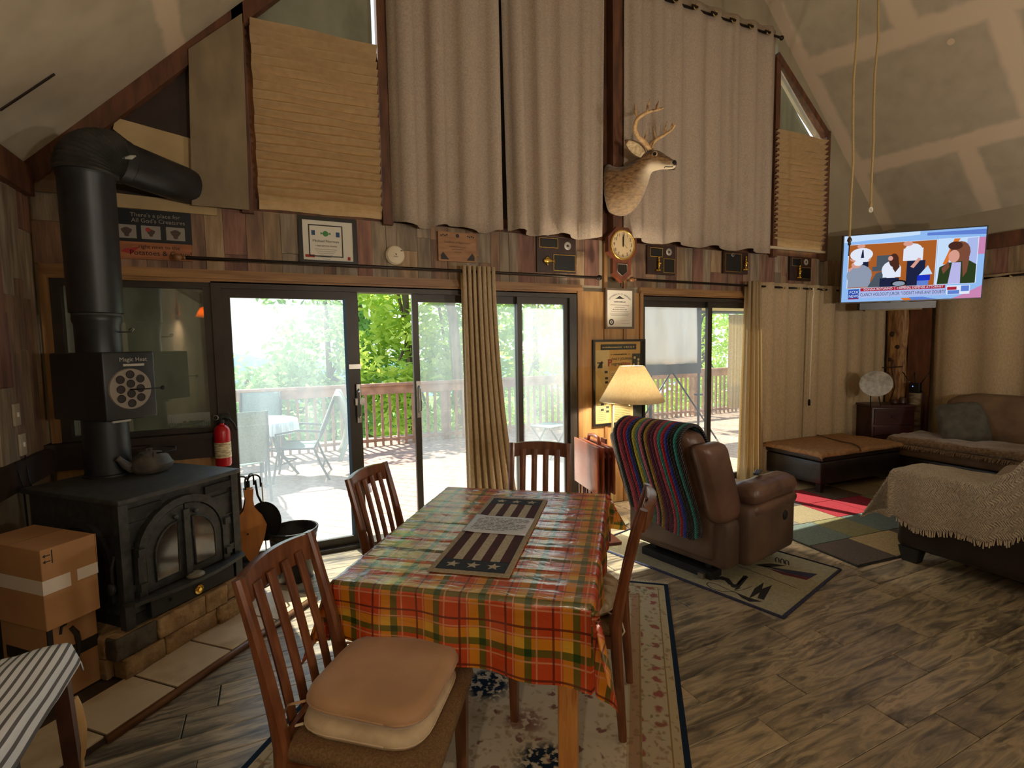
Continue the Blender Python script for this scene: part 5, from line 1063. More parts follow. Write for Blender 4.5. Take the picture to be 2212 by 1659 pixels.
# ================================================================ rugs
def m_rugf():
    m, n, l, b, out = _base('floral_rug')
    uv = n.new('ShaderNodeUVMap'); sx = n.new('ShaderNodeSeparateXYZ'); l.new(uv.outputs[0], sx.inputs[0]); U, V = sx.outputs[0], sx.outputs[1]
    du = math_(n, l, 'SUBTRACT', .815, math_(n, l, 'ABSOLUTE', math_(n, l, 'SUBTRACT', U, .815))); dv = math_(n, l, 'SUBTRACT', 1.15, math_(n, l, 'ABSOLUTE', math_(n, l, 'SUBTRACT', V, 1.15)))
    d = math_(n, l, 'MINIMUM', du, dv)
    CRM, NAV, BUR, GOLD, SAGE = C3('#c6bda8'), C3('#1c2b3d'), C3('#6b2734'), C3('#8d7850'), C3('#6f7560')
    def vor(sc, rnd=1.0, off=0):
        v = n.new('ShaderNodeTexVoronoi'); v.inputs['Scale'].default_value = sc; v.inputs['Randomness'].default_value = rnd
        mp = n.new('ShaderNodeMapping'); mp.inputs['Location'].default_value = (off, off*.7, 0); l.new(uv.outputs[0], mp.inputs[0])
        nz = n.new('ShaderNodeTexNoise'); nz.inputs['Scale'].default_value = 26; l.new(mp.outputs[0], nz.inputs[0])
        a = n.new('ShaderNodeVectorMath'); a.operation = 'MULTIPLY_ADD'; l.new(nz.outputs['Color'], a.inputs[0]); a.inputs[1].default_value = (.06, .06, 0); l.new(mp.outputs[0], a.inputs[2]); l.new(a.outputs[0], v.inputs['Vector']); return v.outputs[0]
    v1, v2, v3 = vor(2.4, .8), vor(14, .7, 3), vor(30, .8, 5)
    col = mixc(n, l, ramp(n, l, v3, [(.2, (.6, .6, .6)), (.45, (0, 0, 0))]), CRM, GOLD)
    col = mixc(n, l, ramp(n, l, v2, [(.17, (.8, .8, .8)), (.25, (0, 0, 0))]), col, BUR)
    nb = n.new('ShaderNodeTexNoise'); nb.inputs['Scale'].default_value = 34; nb.inputs['Detail'].default_value = 2; l.new(uv.outputs[0], nb.inputs[0]); gap = ramp(n, l, nb.outputs[0], [(.42, (0, 0, 0)), (.5, (1, 1, 1))])
    col = mixc(n, l, math_(n, l, 'MULTIPLY', gap, ramp(n, l, v1, [(.22, (1, 1, 1)), (.34, (0, 0, 0))])), col, BUR)
    col = mixc(n, l, math_(n, l, 'MULTIPLY', gap, ramp(n, l, vor(2.0, .6, 7), [(.17, (1, 1, 1)), (.27, (0, 0, 0))])), col, NAV)
    bd = mixc(n, l, ramp(n, l, vor(11, .25, 2), [(.2, (.9, .9, .9)), (.3, (0, 0, 0))]), C3('#b3a78d'), C3('#8c4a48'))
    bd = mixc(n, l, ramp(n, l, vor(24, .6, 1), [(.16, (.8, .8, .8)), (.3, (0, 0, 0))]), bd, SAGE)
    edge = ramp(n, l, math_(n, l, 'MULTIPLY', d, 4), [(0, NAV), (.10, C3('#b3a587')), (.24, GOLD), (.27, C3('#b3a78d')), (.70, GOLD), (.74, C3('#a3866a')), (.90, C3('#b3a587')), (1, C3('#b3a587'))], True)
    inb = math_(n, l, 'MULTIPLY', math_(n, l, 'GREATER_THAN', d, .067), math_(n, l, 'LESS_THAN', d, .175))
    col2 = mixc(n, l, inb, edge, bd); fld = math_(n, l, 'GREATER_THAN', d, .235)
    sp_ = mixc(n, l, ramp(n, l, v3, [(.25, (.7, .7, .7)), (.4, (0, 0, 0))]), col2, C3('#7d6248')); col2 = mixc(n, l, math_(n, l, 'MULTIPLY', math_(n, l, 'GREATER_THAN', d, .03), .8), col2, sp_)
    l.new(mixc(n, l, fld, col2, col), b.inputs['Base Color']); b.inputs['Roughness'].default_value = .95; b.inputs['Specular IOR Level'].default_value = .1
    bp = n.new('ShaderNodeBump'); bp.inputs['Strength'].default_value = .4; bp.inputs['Distance'].default_value = .003; l.new(v3, bp.inputs['Height']); l.new(bp.outputs[0], b.inputs['Normal']); return m
RO = Vector((.141, 1.833, 0)); el = Vector((.624, .781, 0)).normalized(); ep = Vector((el.y, -el.x, 0)); RA = math.atan2(el.y, el.x)
rug = thing('area_rug', 'cream floral area rug with navy edge under the dining table', 'rug', RO, RA)   # local x along, y to the left
mb = MB(); mb.grid(24, 16, lambda u, v: (-.5+2.3*u, .395-1.63*v, .007), lambda u, v: (1.63*v, 2.3*u)); k = len(mb.v)
part('pile', mb, m_rugf(), rug); part('backing', MB().box((-.5, .395-1.63, .0008), (1.8, .395, .0065)), plain('rug_navy', C3('#1c2836'), .95), rug)
mb = MB(); random.seed(5)
for i in range(260):
    y = .395-1.63*i/259; L = random.uniform(.03, .05); dy = random.uniform(-.012, .012); mb.bar((1.798, y, .004), (1.80+L, y+dy, .0025), .004, .003)
part('fringe', mb, plain('fringe_cream', C3('#c9bda3'), .9), rug, kind='stuff')
# mat with lettering under the recliner
MO = Vector((2.523, 1.868, 0)); e1 = Vector((.966, .258, 0)).normalized(); e2 = Vector((-.258, .966, 0)).normalized(); MA_ = math.atan2(e1.y, e1.x); MLn = 1.42
matt = thing('door_mat', 'pale printed floor mat with navy binding under the recliner', 'mat', MO, MA_)
part('pile', MB().box((0.012, 0.012, .001), (.91, MLn-.012, .009)), mat('mat_cream', C3('#a9a388'), C3('#989175'), .95, ns=60, bump=.2), matt)
mb = MB(); mb.tube([(0, 0, .006), (.922, 0, .006), (.922, MLn, .006), (0, MLn, .006), (0, 0, .006)], .011, 6, sq=.6); part('binding', mb, mat('binding_navy', C3('#3a3d58'), C3('#2a2c44'), .9, ns=80), matt, True)
mb = MB(); z = .0093; mb.mi = 0
def mpoly(pts): mb.face([(x, y, z) for x, y in pts])
# local: x runs to the far right corner, y to the upper left; outlines read off the mat
def ml(px, py): p = atZ(px, py, .009)-MO; return (p.dot(e1), p.dot(e2))
def mpx(pts): 
    q = [ml(*p) for p in pts]; ar = sum(q[i][0]*q[(i+1) % len(q)][1]-q[(i+1) % len(q)][0]*q[i][1] for i in range(len(q))); mpoly(q if ar > 0 else q[::-1])
mpx([(1618, 1292), (1630, 1271), (1650, 1258), (1646, 1272), (1668, 1264), (1650, 1296), (1636, 1292), (1641, 1280), (1628, 1288)])
mpx([(1586, 1275), (1600, 1252), (1612, 1245), (1617, 1246), (1597, 1270), (1603, 1270)]); mpx([(1541, 1253), (1546, 1246), (1560, 1245), (1575, 1250), (1585, 1262), (1574, 1263), (1566, 1254), (1556, 1252)]); mpx([(1588, 1270), (1580, 1268), (1576, 1262), (1590, 1262), (1606, 1243), (1614, 1244)])
mpx([(1588, 1279), (1615, 1290), (1648, 1300), (1620, 1300), (1603, 1292)])
def mline(pts, w):
    q = [Vector((*ml(*p), z)) for p in pts]
    for i in range(len(q)-1):
        d = (q[i+1]-q[i]).normalized(); s_ = Vector((-d.y, d.x, 0))*w/2; mb.face([q[i]-s_, q[i+1]-s_, q[i+1]+s_, q[i]+s_])
mline([(1580, 1278), (1560, 1278), (1535, 1270), (1526, 1262), (1531, 1258), (1548, 1262), (1570, 1272), (1592, 1282)], .006); mline([(1592, 1222), (1655, 1245), (1722, 1271)], .006); mline([(1580, 1278), (1605, 1274), (1625, 1266)], .005)
mpx([(1700, 1222), (1664, 1217), (1630, 1220), (1656, 1226)])
for px, py in ((1676, 1205), (1687, 1208), (1697, 1211)): mline([(px, py+9), (px-1, py+2), (px+2, py-1), (px+6, py+2), (px+7, py+10)], .008)
for a, b2 in (((1632, 1204), (1652, 1208)), ((1655, 1196), (1668, 1199))): mline([a, b2], .012)
mb.mi = 1; mpx([(1640, 1220), (1690, 1229), (1766, 1240), (1752, 1248), (1700, 1238)]); mb.mi = 2; mpx([(1655, 1226), (1700, 1238), (1752, 1248), (1742, 1253), (1690, 1241)])
part('print', mb, [plain('mat_black', C3('#1d1b1c'), .95), plain('mat_blue', C3('#2f3350'), .95), plain('mat_red', C3('#5f2430'), .95)], matt)
# patchwork rug
PO = Vector((3.57, 2.09, 0)); PAg = rad(-5); prug = thing('patchwork_rug', 'patchwork rug of grey brown and red squares before the sofas', 'rug', PO, PAg)
part('backing', MB().box((-.01, -.01, .001), (2.42, 1.86, .006)), plain('rug_black', C3('#15120f'), .95), prug)
pcol = [('slate', '#5a504a'), ('teal', '#667068'), ('beige', '#8f7f62'), ('sand', '#a58e68'), ('grey', '#77736a'), ('red', '#8c2c33'), ('brown', '#5b4a3c'), ('olive', '#7d7654')]
pm = {k: mat('patch_'+k, C3(c_), tuple(x*.72 for x in C3(c_)), .95, ns=70, bump=.5, bs=160, spec=.1) for k, c_ in pcol}
rows = [['slate', 'sand', 'slate', 'beige', 'brown', 'grey'], ['teal', 'olive', 'teal', 'sand', 'red', 'slate'], ['grey', 'beige', 'red', 'red', 'olive', 'teal'], ['sand', 'slate', 'red', 'brown', 'beige', 'sand'], ['brown', 'teal', 'grey', 'sand', 'slate', 'red']]
for j, rw_ in enumerate(rows):
    y0, y1 = j*.37, (j+1)*.37
    x = 0
    for i, c_ in enumerate(rw_):
        w = (.40, .46, .34, .44, .38, .39)[(i+j) % 6] if i < 5 else 2.41-x
        w = min(w, 2.41-x)
        if w > .02: part('patch', MB().box((x+.004, y0+.004, .004), (x+w-.004, y1-.004, .011)), pm[c_], prug)
        x += w
# ================================================================ recliner with crocheted blanket
m_lea = mat('brown_leather', C3('#745646'), C3('#584036'), .38, (1, 1, 1), 5, detail=6, bump=.35, bs=14, c3=C3('#684c3e'), spec=.5)
m_lea2 = mat('dark_brown_suede', C3('#68503f'), C3('#503c30'), .6, ns=4, detail=6, bump=.3, bs=10)
RC = Vector((2.86, 2.735, .012)); rec = thing('recliner', 'brown leather recliner seen from behind on the printed mat', 'armchair', RC, rad(12))
def leanx(p, x0, k): return (p.x - k*max(0, p.z-.40), p.y, p.z)
part('seat_base', MB().rbox((-.44, -.40, .09), (.34, .40, .42), .05, 8), m_lea2, rec, True)
part('seat_cushion', MB().rbox((-.30, -.28, .38), (.36, .28, .50), .06, 8), m_lea, rec, True)
part('footrest', MB().rbox((.32, -.28, .12), (.41, .28, .44), .04, 7), m_lea, rec, True)
lb = lambda p: (p.x - .40*max(0, p.z-.38) - .03*math.cos(p.y*4)*(1 if p.x < -.4 else 0), p.y*(1-.06*max(0, p.z-.6)), p.z)
part('backrest', MB().rbox((-.44, -.29, .36), (-.24, .29, 1.0), .08, 10, lb), m_lea, rec, True)
part('back_panel', MB().rbox((-.465, -.31, .14), (-.40, .31, .52), .03, 8, lambda p: (p.x-.35*max(0, p.z-.38)+.012*fbm(p.y*12, p.z*5), p.y, p.z)), m_lea2, rec, True)
for sy in (-1, 1):
    part('back_wing', MB().rbox((-.47, sy*.335-.065, .40), (-.20, sy*.335+.065, .93), .055, 9, lb), m_lea, rec, True)
    part('arm', MB().rbox((-.30, sy*.385-.085, .10), (.33, sy*.385+.085, .50), .05, 8), m_lea2, rec, True)
    part('arm_pad', MB().rbox((-.26, sy*.385-.10, .485), (.35, sy*.385+.10, .63), .07, 10, lambda p: (p.x, p.y, p.z-.035*max(0, p.x-.1)+.012*math.sin(p.x*30)*.3)), m_lea, rec, True)
    part('arm_roll', MB().rbox((-.25, sy*.385-.095, .42), (.335, sy*.385+.095, .50), .035, 8), m_lea, rec, True)
part('recline_lever', MB().lathe([(.001, .008), (.03, .006), (.034, 0)], 18, (.16, -.47, .36), Matrix.Rotation(PI/2, 4, 'X')), m_irond, rec, True)
part('swivel_rail', MB().box((-.42, -.28, .0), (-.30, .28, .05)), m_irond, rec); part('swivel_rail', MB().box((.22, -.28, .0), (.30, .28, .05)), m_irond, rec); part('side_rail', MB().box((-.36, .2, .03), (.28, .24, .10)).box((-.36, -.24, .03), (.28, -.20, .10)), m_irond, rec)
part('caster', MB().box((-.45, -.24, .0), (-.41, -.20, .035)), m_chrome, rec)
rm = atZ(1637, 1021, .655); remote = thing('remote_control', 'dark remote control lying on the recliner arm', 'remote', (rm.x, rm.y, .650), rad(30)); part('case', MB().rbox((-.065, -.02, 0), (.065, .02, .016), .006, 7), plain('remote_navy', C3('#2a3142'), .35), remote, True)
mb = MB()
for i in range(5):
    for j in range(3): mb.box((-.045+.02*i, -.012+.010*j, .016), (-.035+.02*i, -.006+.010*j, .0175))
part('buttons', mb, plain('remote_keys', C3('#5a6270'), .5), remote)
# afghan: each coloured stripe is a crocheted cord over the chair back
yarn = dict(black='#14151b', coral='#d9526a', plum='#6a2448', red='#d01f36', blue='#2540b8', yellow='#dcd24a', sage='#6f9a92', pink='#e87f9c', mustard='#c49c48', teal='#2fa39c', grey='#9fb0b2')
def m_yarn(k):
    m, n, l, b, out = _base('yarn_'+k); c = C3(yarn[k]); b.inputs['Roughness'].default_value = .95; b.inputs['Specular IOR Level'].default_value = .1; b.inputs['Sheen Weight'].default_value = .3
    uv = n.new('ShaderNodeUVMap'); wv = n.new('ShaderNodeTexWave'); wv.bands_direction = 'DIAGONAL'; wv.inputs['Scale'].default_value = 26; wv.inputs['Distortion'].default_value = 1.5; l.new(uv.outputs[0], wv.inputs[0])
    l.new(ramp(n, l, wv.outputs[0], [(.1, tuple(x*.55 for x in c)), (.6, c)]), b.inputs['Base Color'])
    bp = n.new('ShaderNodeBump'); bp.inputs['Strength'].default_value = 1; bp.inputs['Distance'].default_value = .006; l.new(wv.outputs[0], bp.inputs['Height']); l.new(bp.outputs[0], b.inputs['Normal']); return m
ym = {k: m_yarn(k) for k in yarn}
afg = thing('crochet_blanket', 'striped multicolour crocheted blanket over the recliner back', 'blanket', RC, rad(12))
prof = [(-.32, .62), (-.355, .72), (-.41, .86), (-.455, .95), (-.52, 1.012), (-.60, 1.03), (-.675, 1.008), (-.722, .95), (-.698, .84), (-.66, .74), (-.618, .64), (-.572, .54), (-.538, .45), (-.515, .38), (-.508, .32), (-.505, .26)]
def curve(P, t):
    n = len(P)-1; a = t*n; i = min(int(a), n-1); f = a-i; p0, p1, p2, p3 = [Vector(P[max(0, min(n, j))]) for j in (i-1, i, i+1, i+2)]
    return .5*((2*p1)+(-p0+p2)*f+(2*p0-5*p1+4*p2-p3)*f*f+(-p0+3*p1-3*p2+p3)*f**3)
order = ['grey', 'black', 'coral', 'plum', 'red', 'blue', 'black', 'yellow', 'sage', 'pink', 'black', 'mustard', 'plum', 'plum', 'coral', 'teal', 'red', 'blue', 'black', 'black', 'teal', 'black']
wd = {'grey': .008, 'black': .02}; y = .285
for i, k in enumerate(order):
    w = wd.get(k, .027); y0, y1 = y, y-w; y = y1; ln = (.86, .87, .9, .92, .93, .94, .95, .95, .95, .955, .96, .965, .97, .98, .985, .99, .985, .98, .985, .99, .97, .96)[i]
    def fn(u, v, y0=y0, y1=y1, ln=ln):
        p = curve(prof, v*ln); q = (curve(prof, min(1, v*ln+.01))-curve(prof, max(0, v*ln-.01))).normalized(); nr = Vector((-q.y, q.x))*-1
        if nr.x > 0 and v > .5: nr = -nr
        h = .016*math.sin(PI*u)-.006+.010*math.sin((y0+y1)*22+2*v)*smst(.5, 1, v); p = p+nr*(h if v > .3 else h)
        return (p.x, y0+(y1-y0)*u + .012*math.sin(v*7+y0*5)*v, p.y)
    part('stripe', MB().grid(5, 60, fn, lambda u, v: (u*.1, v*1.6)), ym[k], afg, True, solid=.010)
# ================================================================ floor lamp
lp_ = thing('floor_lamp', 'lit floor lamp with cream linen shade behind the recliner', 'lamp', (2.83, 3.60, 0))
m_shade = thin('lamp_linen', C3('#f0e6cc'), C3('#e6d8b6'), .6, 70, (1, 1, .3)); m_bpole = plain('satin_brass', C3('#c9b684'), .35, .6)
part('shade', MB().lathe([(.282, 1.055), (.105, 1.362)], 40, (0, 0, 0), None, False), m_shade, lp_, True, solid=.003)
part('shade_rim', MB().tube([(.282*math.cos(a), .282*math.sin(a), 1.055) for a in [2*PI*k/40 for k in range(41)]], .003, 5).tube([(.105*math.cos(a), .105*math.sin(a), 1.362) for a in [2*PI*k/24 for k in range(25)]], .003, 5), m_bpole, lp_, True)
part('spider', MB().tube([(-.105, 0, 1.35), (0, 0, 1.345), (.105, 0, 1.35)], .002, 5).tube([(0, -.105, 1.35), (0, 0, 1.345), (0, .105, 1.35)], .002, 5).tube([(0, 0, 1.345), (0, 0, 1.375)], .005, 6), m_bpole, lp_, True)
part('harp', MB().tube([(0, -.0, 1.07)]+[(.045*math.sin(rad(a)), 0, 1.20-.14*math.cos(rad(a))) for a in range(10, 351, 20)]+[(0, 0, 1.07)], .0025, 5), m_bpole, lp_, True)
part('bulb', MB().lathe([(.012, 1.10), (.014, 1.13), (.028, 1.165), (.03, 1.19), (.02, 1.215), (.001, 1.222)], 14), emis('bulb_glow', (1, .78, .45), 12), lp_, True)
part('swing_arm', MB().tube([(-.205, 0, 1.04), (-.16, 0, 1.055), (-.08, 0, 1.05), (-.03, 0, 1.012), (0, 0, 1.03), (0, 0, 1.10)], .007, 8), m_bpole, lp_, True)
part('pole', MB().tube([(-.205, 0, .02), (-.205, 0, 1.04)], .011, 12).lathe([(.014, 0), (.016, .02), (.006, .04)], 10, (-.205, 0, 1.03)), m_bpole, lp_, True)
part('base', MB().lathe([(.14, 0), (.14, .012), (.12, .022), (.02, .03)], 28, (-.205, 0, 0)), m_bpole, lp_, True, auto=40)
lamp_light('floor_lamp_light', (0, 0, 1.19), 170, (1, .85, .66), .035, lp_)
# ================================================================ folded tray tables on their stand
m_cherry = mat('cherry_veneer', C3('#b4653c'), C3('#96492a'), .25, (1, 6, 1), 4, c3=C3('#a6573a'), coat=.4); m_cherryd = mat('cherry_dark', C3('#6a2c1c'), C3('#4f1f14'), .35, (5, 5, 1), 5)
ta = Vector((2.17, 3.17, 0)); tb = Vector((2.27, 3.68, 0)); td = (tb-ta).normalized(); tr_ = thing('tray_table_set', 'folded cherry wood tray tables in a stand behind the table', 'tray tables', (ta.x, ta.y, 0), math.atan2(td.y, td.x))   # local x along the tray, -y away from the window side
for k, (y0, m) in enumerate(((.0, m_cherry), (-.045, m_cherry), (-.09, m_cherryd), (-.135, m_cherry))): part('tray_top', MB().rbox((0, y0-.016, .405), (.49, y0, .780-.004*k), .006, 7), m, tr_, True, auto=30)
for x in (.05, .44):
    for y0 in (-.03, -.075, -.12): part('folding_leg', MB().bar((x, y0, .02), (x, y0, .62), .022, .012), m_cherryd, tr_)
for x in (.12, .20, .28, .36): part('folding_leg', MB().bar((x, -.03, .02), (x, -.03, .5), .018, .012), m_cherryd, tr_)
part('stand_post', MB().box((.20, -.17, 0), (.29, -.155, .80)), m_cherryd, tr_); part('stand_foot', MB().box((-.0, -.20, 0), (.49, .02, .03)), m_cherryd, tr_)
part('carry_handle', MB().tube([(.13, -.075, .775), (.15, -.075, .82), (.245, -.075, .835), (.34, -.075, .82), (.36, -.075, .775)], .014, 8), m_cherry, tr_, True)
# ================================================================ ottoman, sofas, throws
m_dlea = mat('dark_leather', C3('#2b2320'), C3('#1d1816'), .35, ns=6, bump=.15, bs=60); m_taupe = mat('taupe_suede', C3('#7b6248'), C3('#66503a'), .9, ns=5, bump=.1, bs=60)
m_bthrow = mat('brown_throw', C3('#a67c50'), C3('#8c6640'), .95, ns=30, bump=.3, bs=120); m_fur = mat('shaggy_throw', C3('#8f7350'), C3('#6a5236'), .98, (1, 1, 1), 45, detail=7, bump=.9, bs=60, sheen=.5)
ot = thing('ottoman', 'long dark leather ottoman under the curtain in the corner', 'ottoman', (5.56, 3.565, .011), rad(-3))
part('body', MB().rbox((-.62, -.33, .09), (.62, .33, .32), .015, 7), m_dlea, ot, True, auto=30); part('lid', MB().rbox((-.63, -.34, .325), (.63, .34, .40), .025, 8), m_dlea, ot, True)
for x in (-.56, .56):
    for y in (-.28, .28): part('leg', MB().rings([[Vector((x+a*r, y+b2*r, z)) for a, b2 in ((-1, -1), (1, -1), (1, 1), (-1, 1))] for z, r in ((0, .022), (.09, .03))]), m_dlea, ot)
def drape(x0, x1, y0, y1, zt, hx0, hx1, hy0, hy1, nx, ny, M, rough=.01, sd=0):
    def fn(u, v):
        a = x0-hx0+(x1-x0+hx0+hx1)*u; b2 = y0-hy0+(y1-y0+hy0+hy1)*v
        ox = a-x1 if a > x1 else (x0-a if a < x0 else 0); oy = b2-y1 if b2 > y1 else (y0-b2 if b2 < y0 else 0)
        sx = 1 if a > x1 else -1; sy = 1 if b2 > y1 else -1; x = max(x0, min(x1, a)); y = max(y0, min(y1, b2))
        t = zt(x, y) if callable(zt) else zt; w = rough*fbm(a*6+sd, b2*6, sd)
        if ox and oy: r = .4*min(ox, oy); dr = math.sqrt(max(0, ox*ox+oy*oy-2*r*r)); return M @ Vector((x+sx*(r+.012), y+sy*(r+.012), t-dr))
        d = max(ox, oy); wv = .012*math.sin((b2 if ox else a)*19+sd)*min(1, d/.1)
        return M @ Vector((x+sx*(.012*min(1, d/.02)+wv if ox else 0), y+sy*(.012*min(1, d/.02)+wv if oy else 0), t-max(0, d-.01)+(w if d == 0 else 0)+.004))
    return MB().grid(nx, ny, fn)
Mo = MW[ot]
solo('ottoman_throw', drape(-.63, .63, -.34, .34, .412, .05, .04, .05, .02, 60, 40, Mo, .014, 2), m_bthrow, 'tan woven throw with dark band on the ottoman', 'throw', None, True, .008)
mb = MB().grid(60, 3, lambda u, v: Mo @ Vector((-.10+.05*math.sin(u*5)+.02*v+u*.35, -.37+.72*u, .428+.006*math.sin(u*9)-(.03*max(0, .06-u)/.06))));
solo('throw_band', mb, plain('band_dark', C3('#4a3424'), .9), 'dark curved band lying across the ottoman throw', 'strap', None, True, .004)
# sofa along the right wall
sr = thing('sofa', 'taupe and dark leather sofa along the right wall', 'sofa', (6.7, 2.2, 0))
part('base', MB().rbox((6.22, .9, .06), (7.06, 3.40, .27), .02, 7), m_dlea, sr, True, True, auto=30)
for y0, y1 in ((2.18, 3.40), (.92, 2.16)):
    part('seat_cushion', MB().rbox((6.20, y0, .27), (6.85, y1, .46), .05, 8), m_taupe, sr, True, True)
    part('back_cushion', MB().rbox((6.72, y0+(.12 if y0 > 2 else 0), .42), (7.05, y1-(.28 if y0 > 2 else 0), .95), .10, 9, lambda p: (p.x+.10*max(0, p.z-.45), p.y, p.z-.12*smst(2.9, 3.15, p.y)*(p.z-.42))), m_taupe, sr, True, True)
part('back_frame', MB().rbox((6.98, .9, .06), (7.09, 3.1, .78), .03, 7), m_dlea, sr, True, True)
for y in (1.0, 3.3): part('foot', MB().box((6.26, y-.03, 0), (6.32, y+.03, .06)), m_dlea, sr, False, True)
mb = drape(6.19, 6.80, 1.0, 3.33, lambda x, y: .475+.012*fbm(x*9, y*9), .07, 0, 0, .02, 24, 110, Matrix.Identity(4), .016, 4); thr_f = solo('shaggy_throw', mb, m_fur, 'shaggy fringed brown throw along the front of the wall sofa', 'throw', None, True, .02)
mb = MB(); random.seed(8)
for i in range(420):
    y = 1.0+2.34*i/419; L = random.uniform(.02, .05); mb.bar((6.168, y, .412), (6.150-random.uniform(0, .02), y+random.uniform(-.012, .012), .412-L), .005, .004)
part('fringe', mb, m_fur, thr_f, False, True, kind='stuff')
def pillow(name, p, sx, sy, th, rot, m, label, grp=None):
    M = Matrix.Translation(p) @ rot
    mb = MB(); n = 14
    for s in (1, -1): mb.grid(n, n, lambda u, v: M @ Vector(((u-.5)*sx*(1-.08*(2*v-1)**2*1.0), (v-.5)*sy*(1-.08*(2*u-1)**2), s*th/2*max(0, (1-(2*u-1)**4)*(1-(2*v-1)**4))**.5)))
    if True:
        k = (n+1)*(n+1)
        for f in range(len(mb.f)//2, len(mb.f)): mb.f[f] = mb.f[f][::-1]
    return solo(name, mb, m, label, 'cushion', grp, True)
pillow('throw_pillow', Vector((6.62, 2.86, .66)), .46, .42, .13, Matrix.Rotation(rad(30), 4, 'Z') @ Matrix.Rotation(rad(-62), 4, 'Y') @ Matrix.Rotation(rad(10), 4, 'Z'), mat('grey_pillow', C3('#5c5a50'), C3('#48463e'), .9, ns=12, bump=.2), 'grey square pillow leaning on the wall sofa')
# sofa in front (right edge of the picture)
sf = thing('sofa', 'dark leather sofa at the right edge under a knitted throw', 'sofa', (4.7, 1.5, 0))
part('arm', MB().rbox((3.93, .75, .10), (4.22, 2.06, .60), .05, 8), m_dlea, sf, True, True); part('base', MB().rbox((4.20, .80, .10), (6.0, 1.96, .30), .02, 7), m_dlea, sf, True, True); part('seat_cushion', MB().rbox((4.20, 1.05, .29), (5.95, 1.98, .47), .06, 8), m_taupe, sf, True, True)
part('backrest', MB().rbox((3.95, .55, .12), (6.0, 1.12, .97), .12, 9, lambda p: (p.x, p.y-.12*max(0, p.z-.4), p.z)), m_dlea, sf, True, True); part('far_arm', MB().rbox((5.98, .75, .10), (6.15, 2.0, .60), .05, 8), m_dlea, sf, True, True)
for x, y in ((4.0, 1.98), (6.0, 1.98), (4.0, .72), (6.0, .72)): part('foot', MB().rings([[Vector((x+a*r*1.3, y+b2*r*1.6, z)) for a, b2 in ((-1, -1), (1, -1), (1, 1), (-1, 1))] for z, r in ((0, .028), (.105, .04))]), m_irond, sf, False, True)
def m_knitf():
    m, n, l, b, out = _base('cable_knit'); uv = n.new('ShaderNodeUVMap'); b.inputs['Roughness'].default_value = .95; b.inputs['Specular IOR Level'].default_value = .1; b.inputs['Sheen Weight'].default_value = .2
    sx = n.new('ShaderNodeSeparateXYZ'); l.new(uv.outputs[0], sx.inputs[0])
    zz = math_(n, l, 'ABSOLUTE', math_(n, l, 'SUBTRACT', math_(n, l, 'FRACT', math_(n, l, 'MULTIPLY', sx.outputs[0], 14)), .5))
    w = math_(n, l, 'SINE', math_(n, l, 'MULTIPLY', math_(n, l, 'ADD', sx.outputs[1], math_(n, l, 'MULTIPLY', zz, .05)), 520))
    vo = n.new('ShaderNodeTexVoronoi'); vo.inputs['Scale'].default_value = 90; l.new(uv.outputs[0], vo.inputs[0])
    h = math_(n, l, 'ADD', math_(n, l, 'MULTIPLY', w, .35), vo.outputs[0]); l.new(ramp(n, l, h, [(0, C3('#a5957e')), (.7, C3('#d2c2aa'))]), b.inputs['Base Color'])
    bp = n.new('ShaderNodeBump'); bp.inputs['Strength'].default_value = .9; bp.inputs['Distance'].default_value = .008; l.new(h, bp.inputs['Height']); l.new(bp.outputs[0], b.inputs['Normal']); return m
m_knit = m_knitf()
zt = lambda y: .625+.36*smst(1.62, 1.18, y)
def knit(u, v):
    b2 = .62+(2.34-.62)*v; a = u*1.0           # a from outer hem (0) to inner edge (1); b2 along the arm, beyond 2.08 it hangs
    hang = .33+.14*smst(1.9, 1.3, b2)-.05*math.sin(b2*9); t = a*(hang+.46)-hang
    oy = max(0, b2-2.075); y = min(b2, 2.075); top = zt(y)
    fold = .035*smst(1.60, 1.50, y)*smst(1.30, 1.42, y)
    ox = -t if t < 0 else 0; wv = .018*math.sin(b2*21)*min(1, ox/.1)
    x = 3.925+max(0, t)
    if ox and oy: r = .45*min(ox, oy); dr = math.sqrt(max(0, ox*ox+oy*oy-2*r*r)); return (3.91-r, 2.09+r, top-dr)
    d = max(ox, oy)
    return (x-(.012*min(1, d/.02)+wv if ox else 0), y+(.015*min(1, oy/.02) if oy else 0), top-max(0, d-.012)-.02*smst(.3, .5, t)+.018+fold*math.sin(y*60)*.3+.006*fbm(b2*9, a*9, 4))
thr_k = solo('knit_throw', MB().grid(60, 120, knit, lambda u, v: (u*.8, v*1.7)), m_knit, 'cream cable knit throw draped over the nearest sofa arm', 'throw', None, True, .012)
mb = MB(); random.seed(9)
for i in range(150):
    v = i/149*.83; p = Vector(knit(0, v)); mb.bar(p, p+Vector((random.uniform(-.008, .004), random.uniform(-.01, .01), -random.uniform(.025, .045))), .006, .005)
part('fringe', mb, m_knit, thr_k, False, True, kind='stuff')
pillow('bed_pillow', Vector((4.72, 1.62, .54)), .62, .40, .17, Matrix.Rotation(rad(15), 4, 'Z') @ Matrix.Rotation(rad(8), 4, 'X'), mat('mauve_pillow', C3('#9c8878'), C3('#857262'), .95, ns=9, bump=.2), 'pale crumpled pillow on the seat of the front sofa')
jn = MB().grid(36, 14, lambda u, v: (4.22+.62*u, 2.00-.24*v-.20*u, .51+.05*math.sin(PI*v)*(1+.4*math.sin(u*9))+.02*fbm(u*6, v*5)-.02*u)); solo('denim_garment', jn, mat('faded_denim', C3('#5d6470'), C3('#454c58'), .95, ns=30, bump=.3), 'folded faded denim garment on the front sofa seat', 'clothing', None, True, .012)
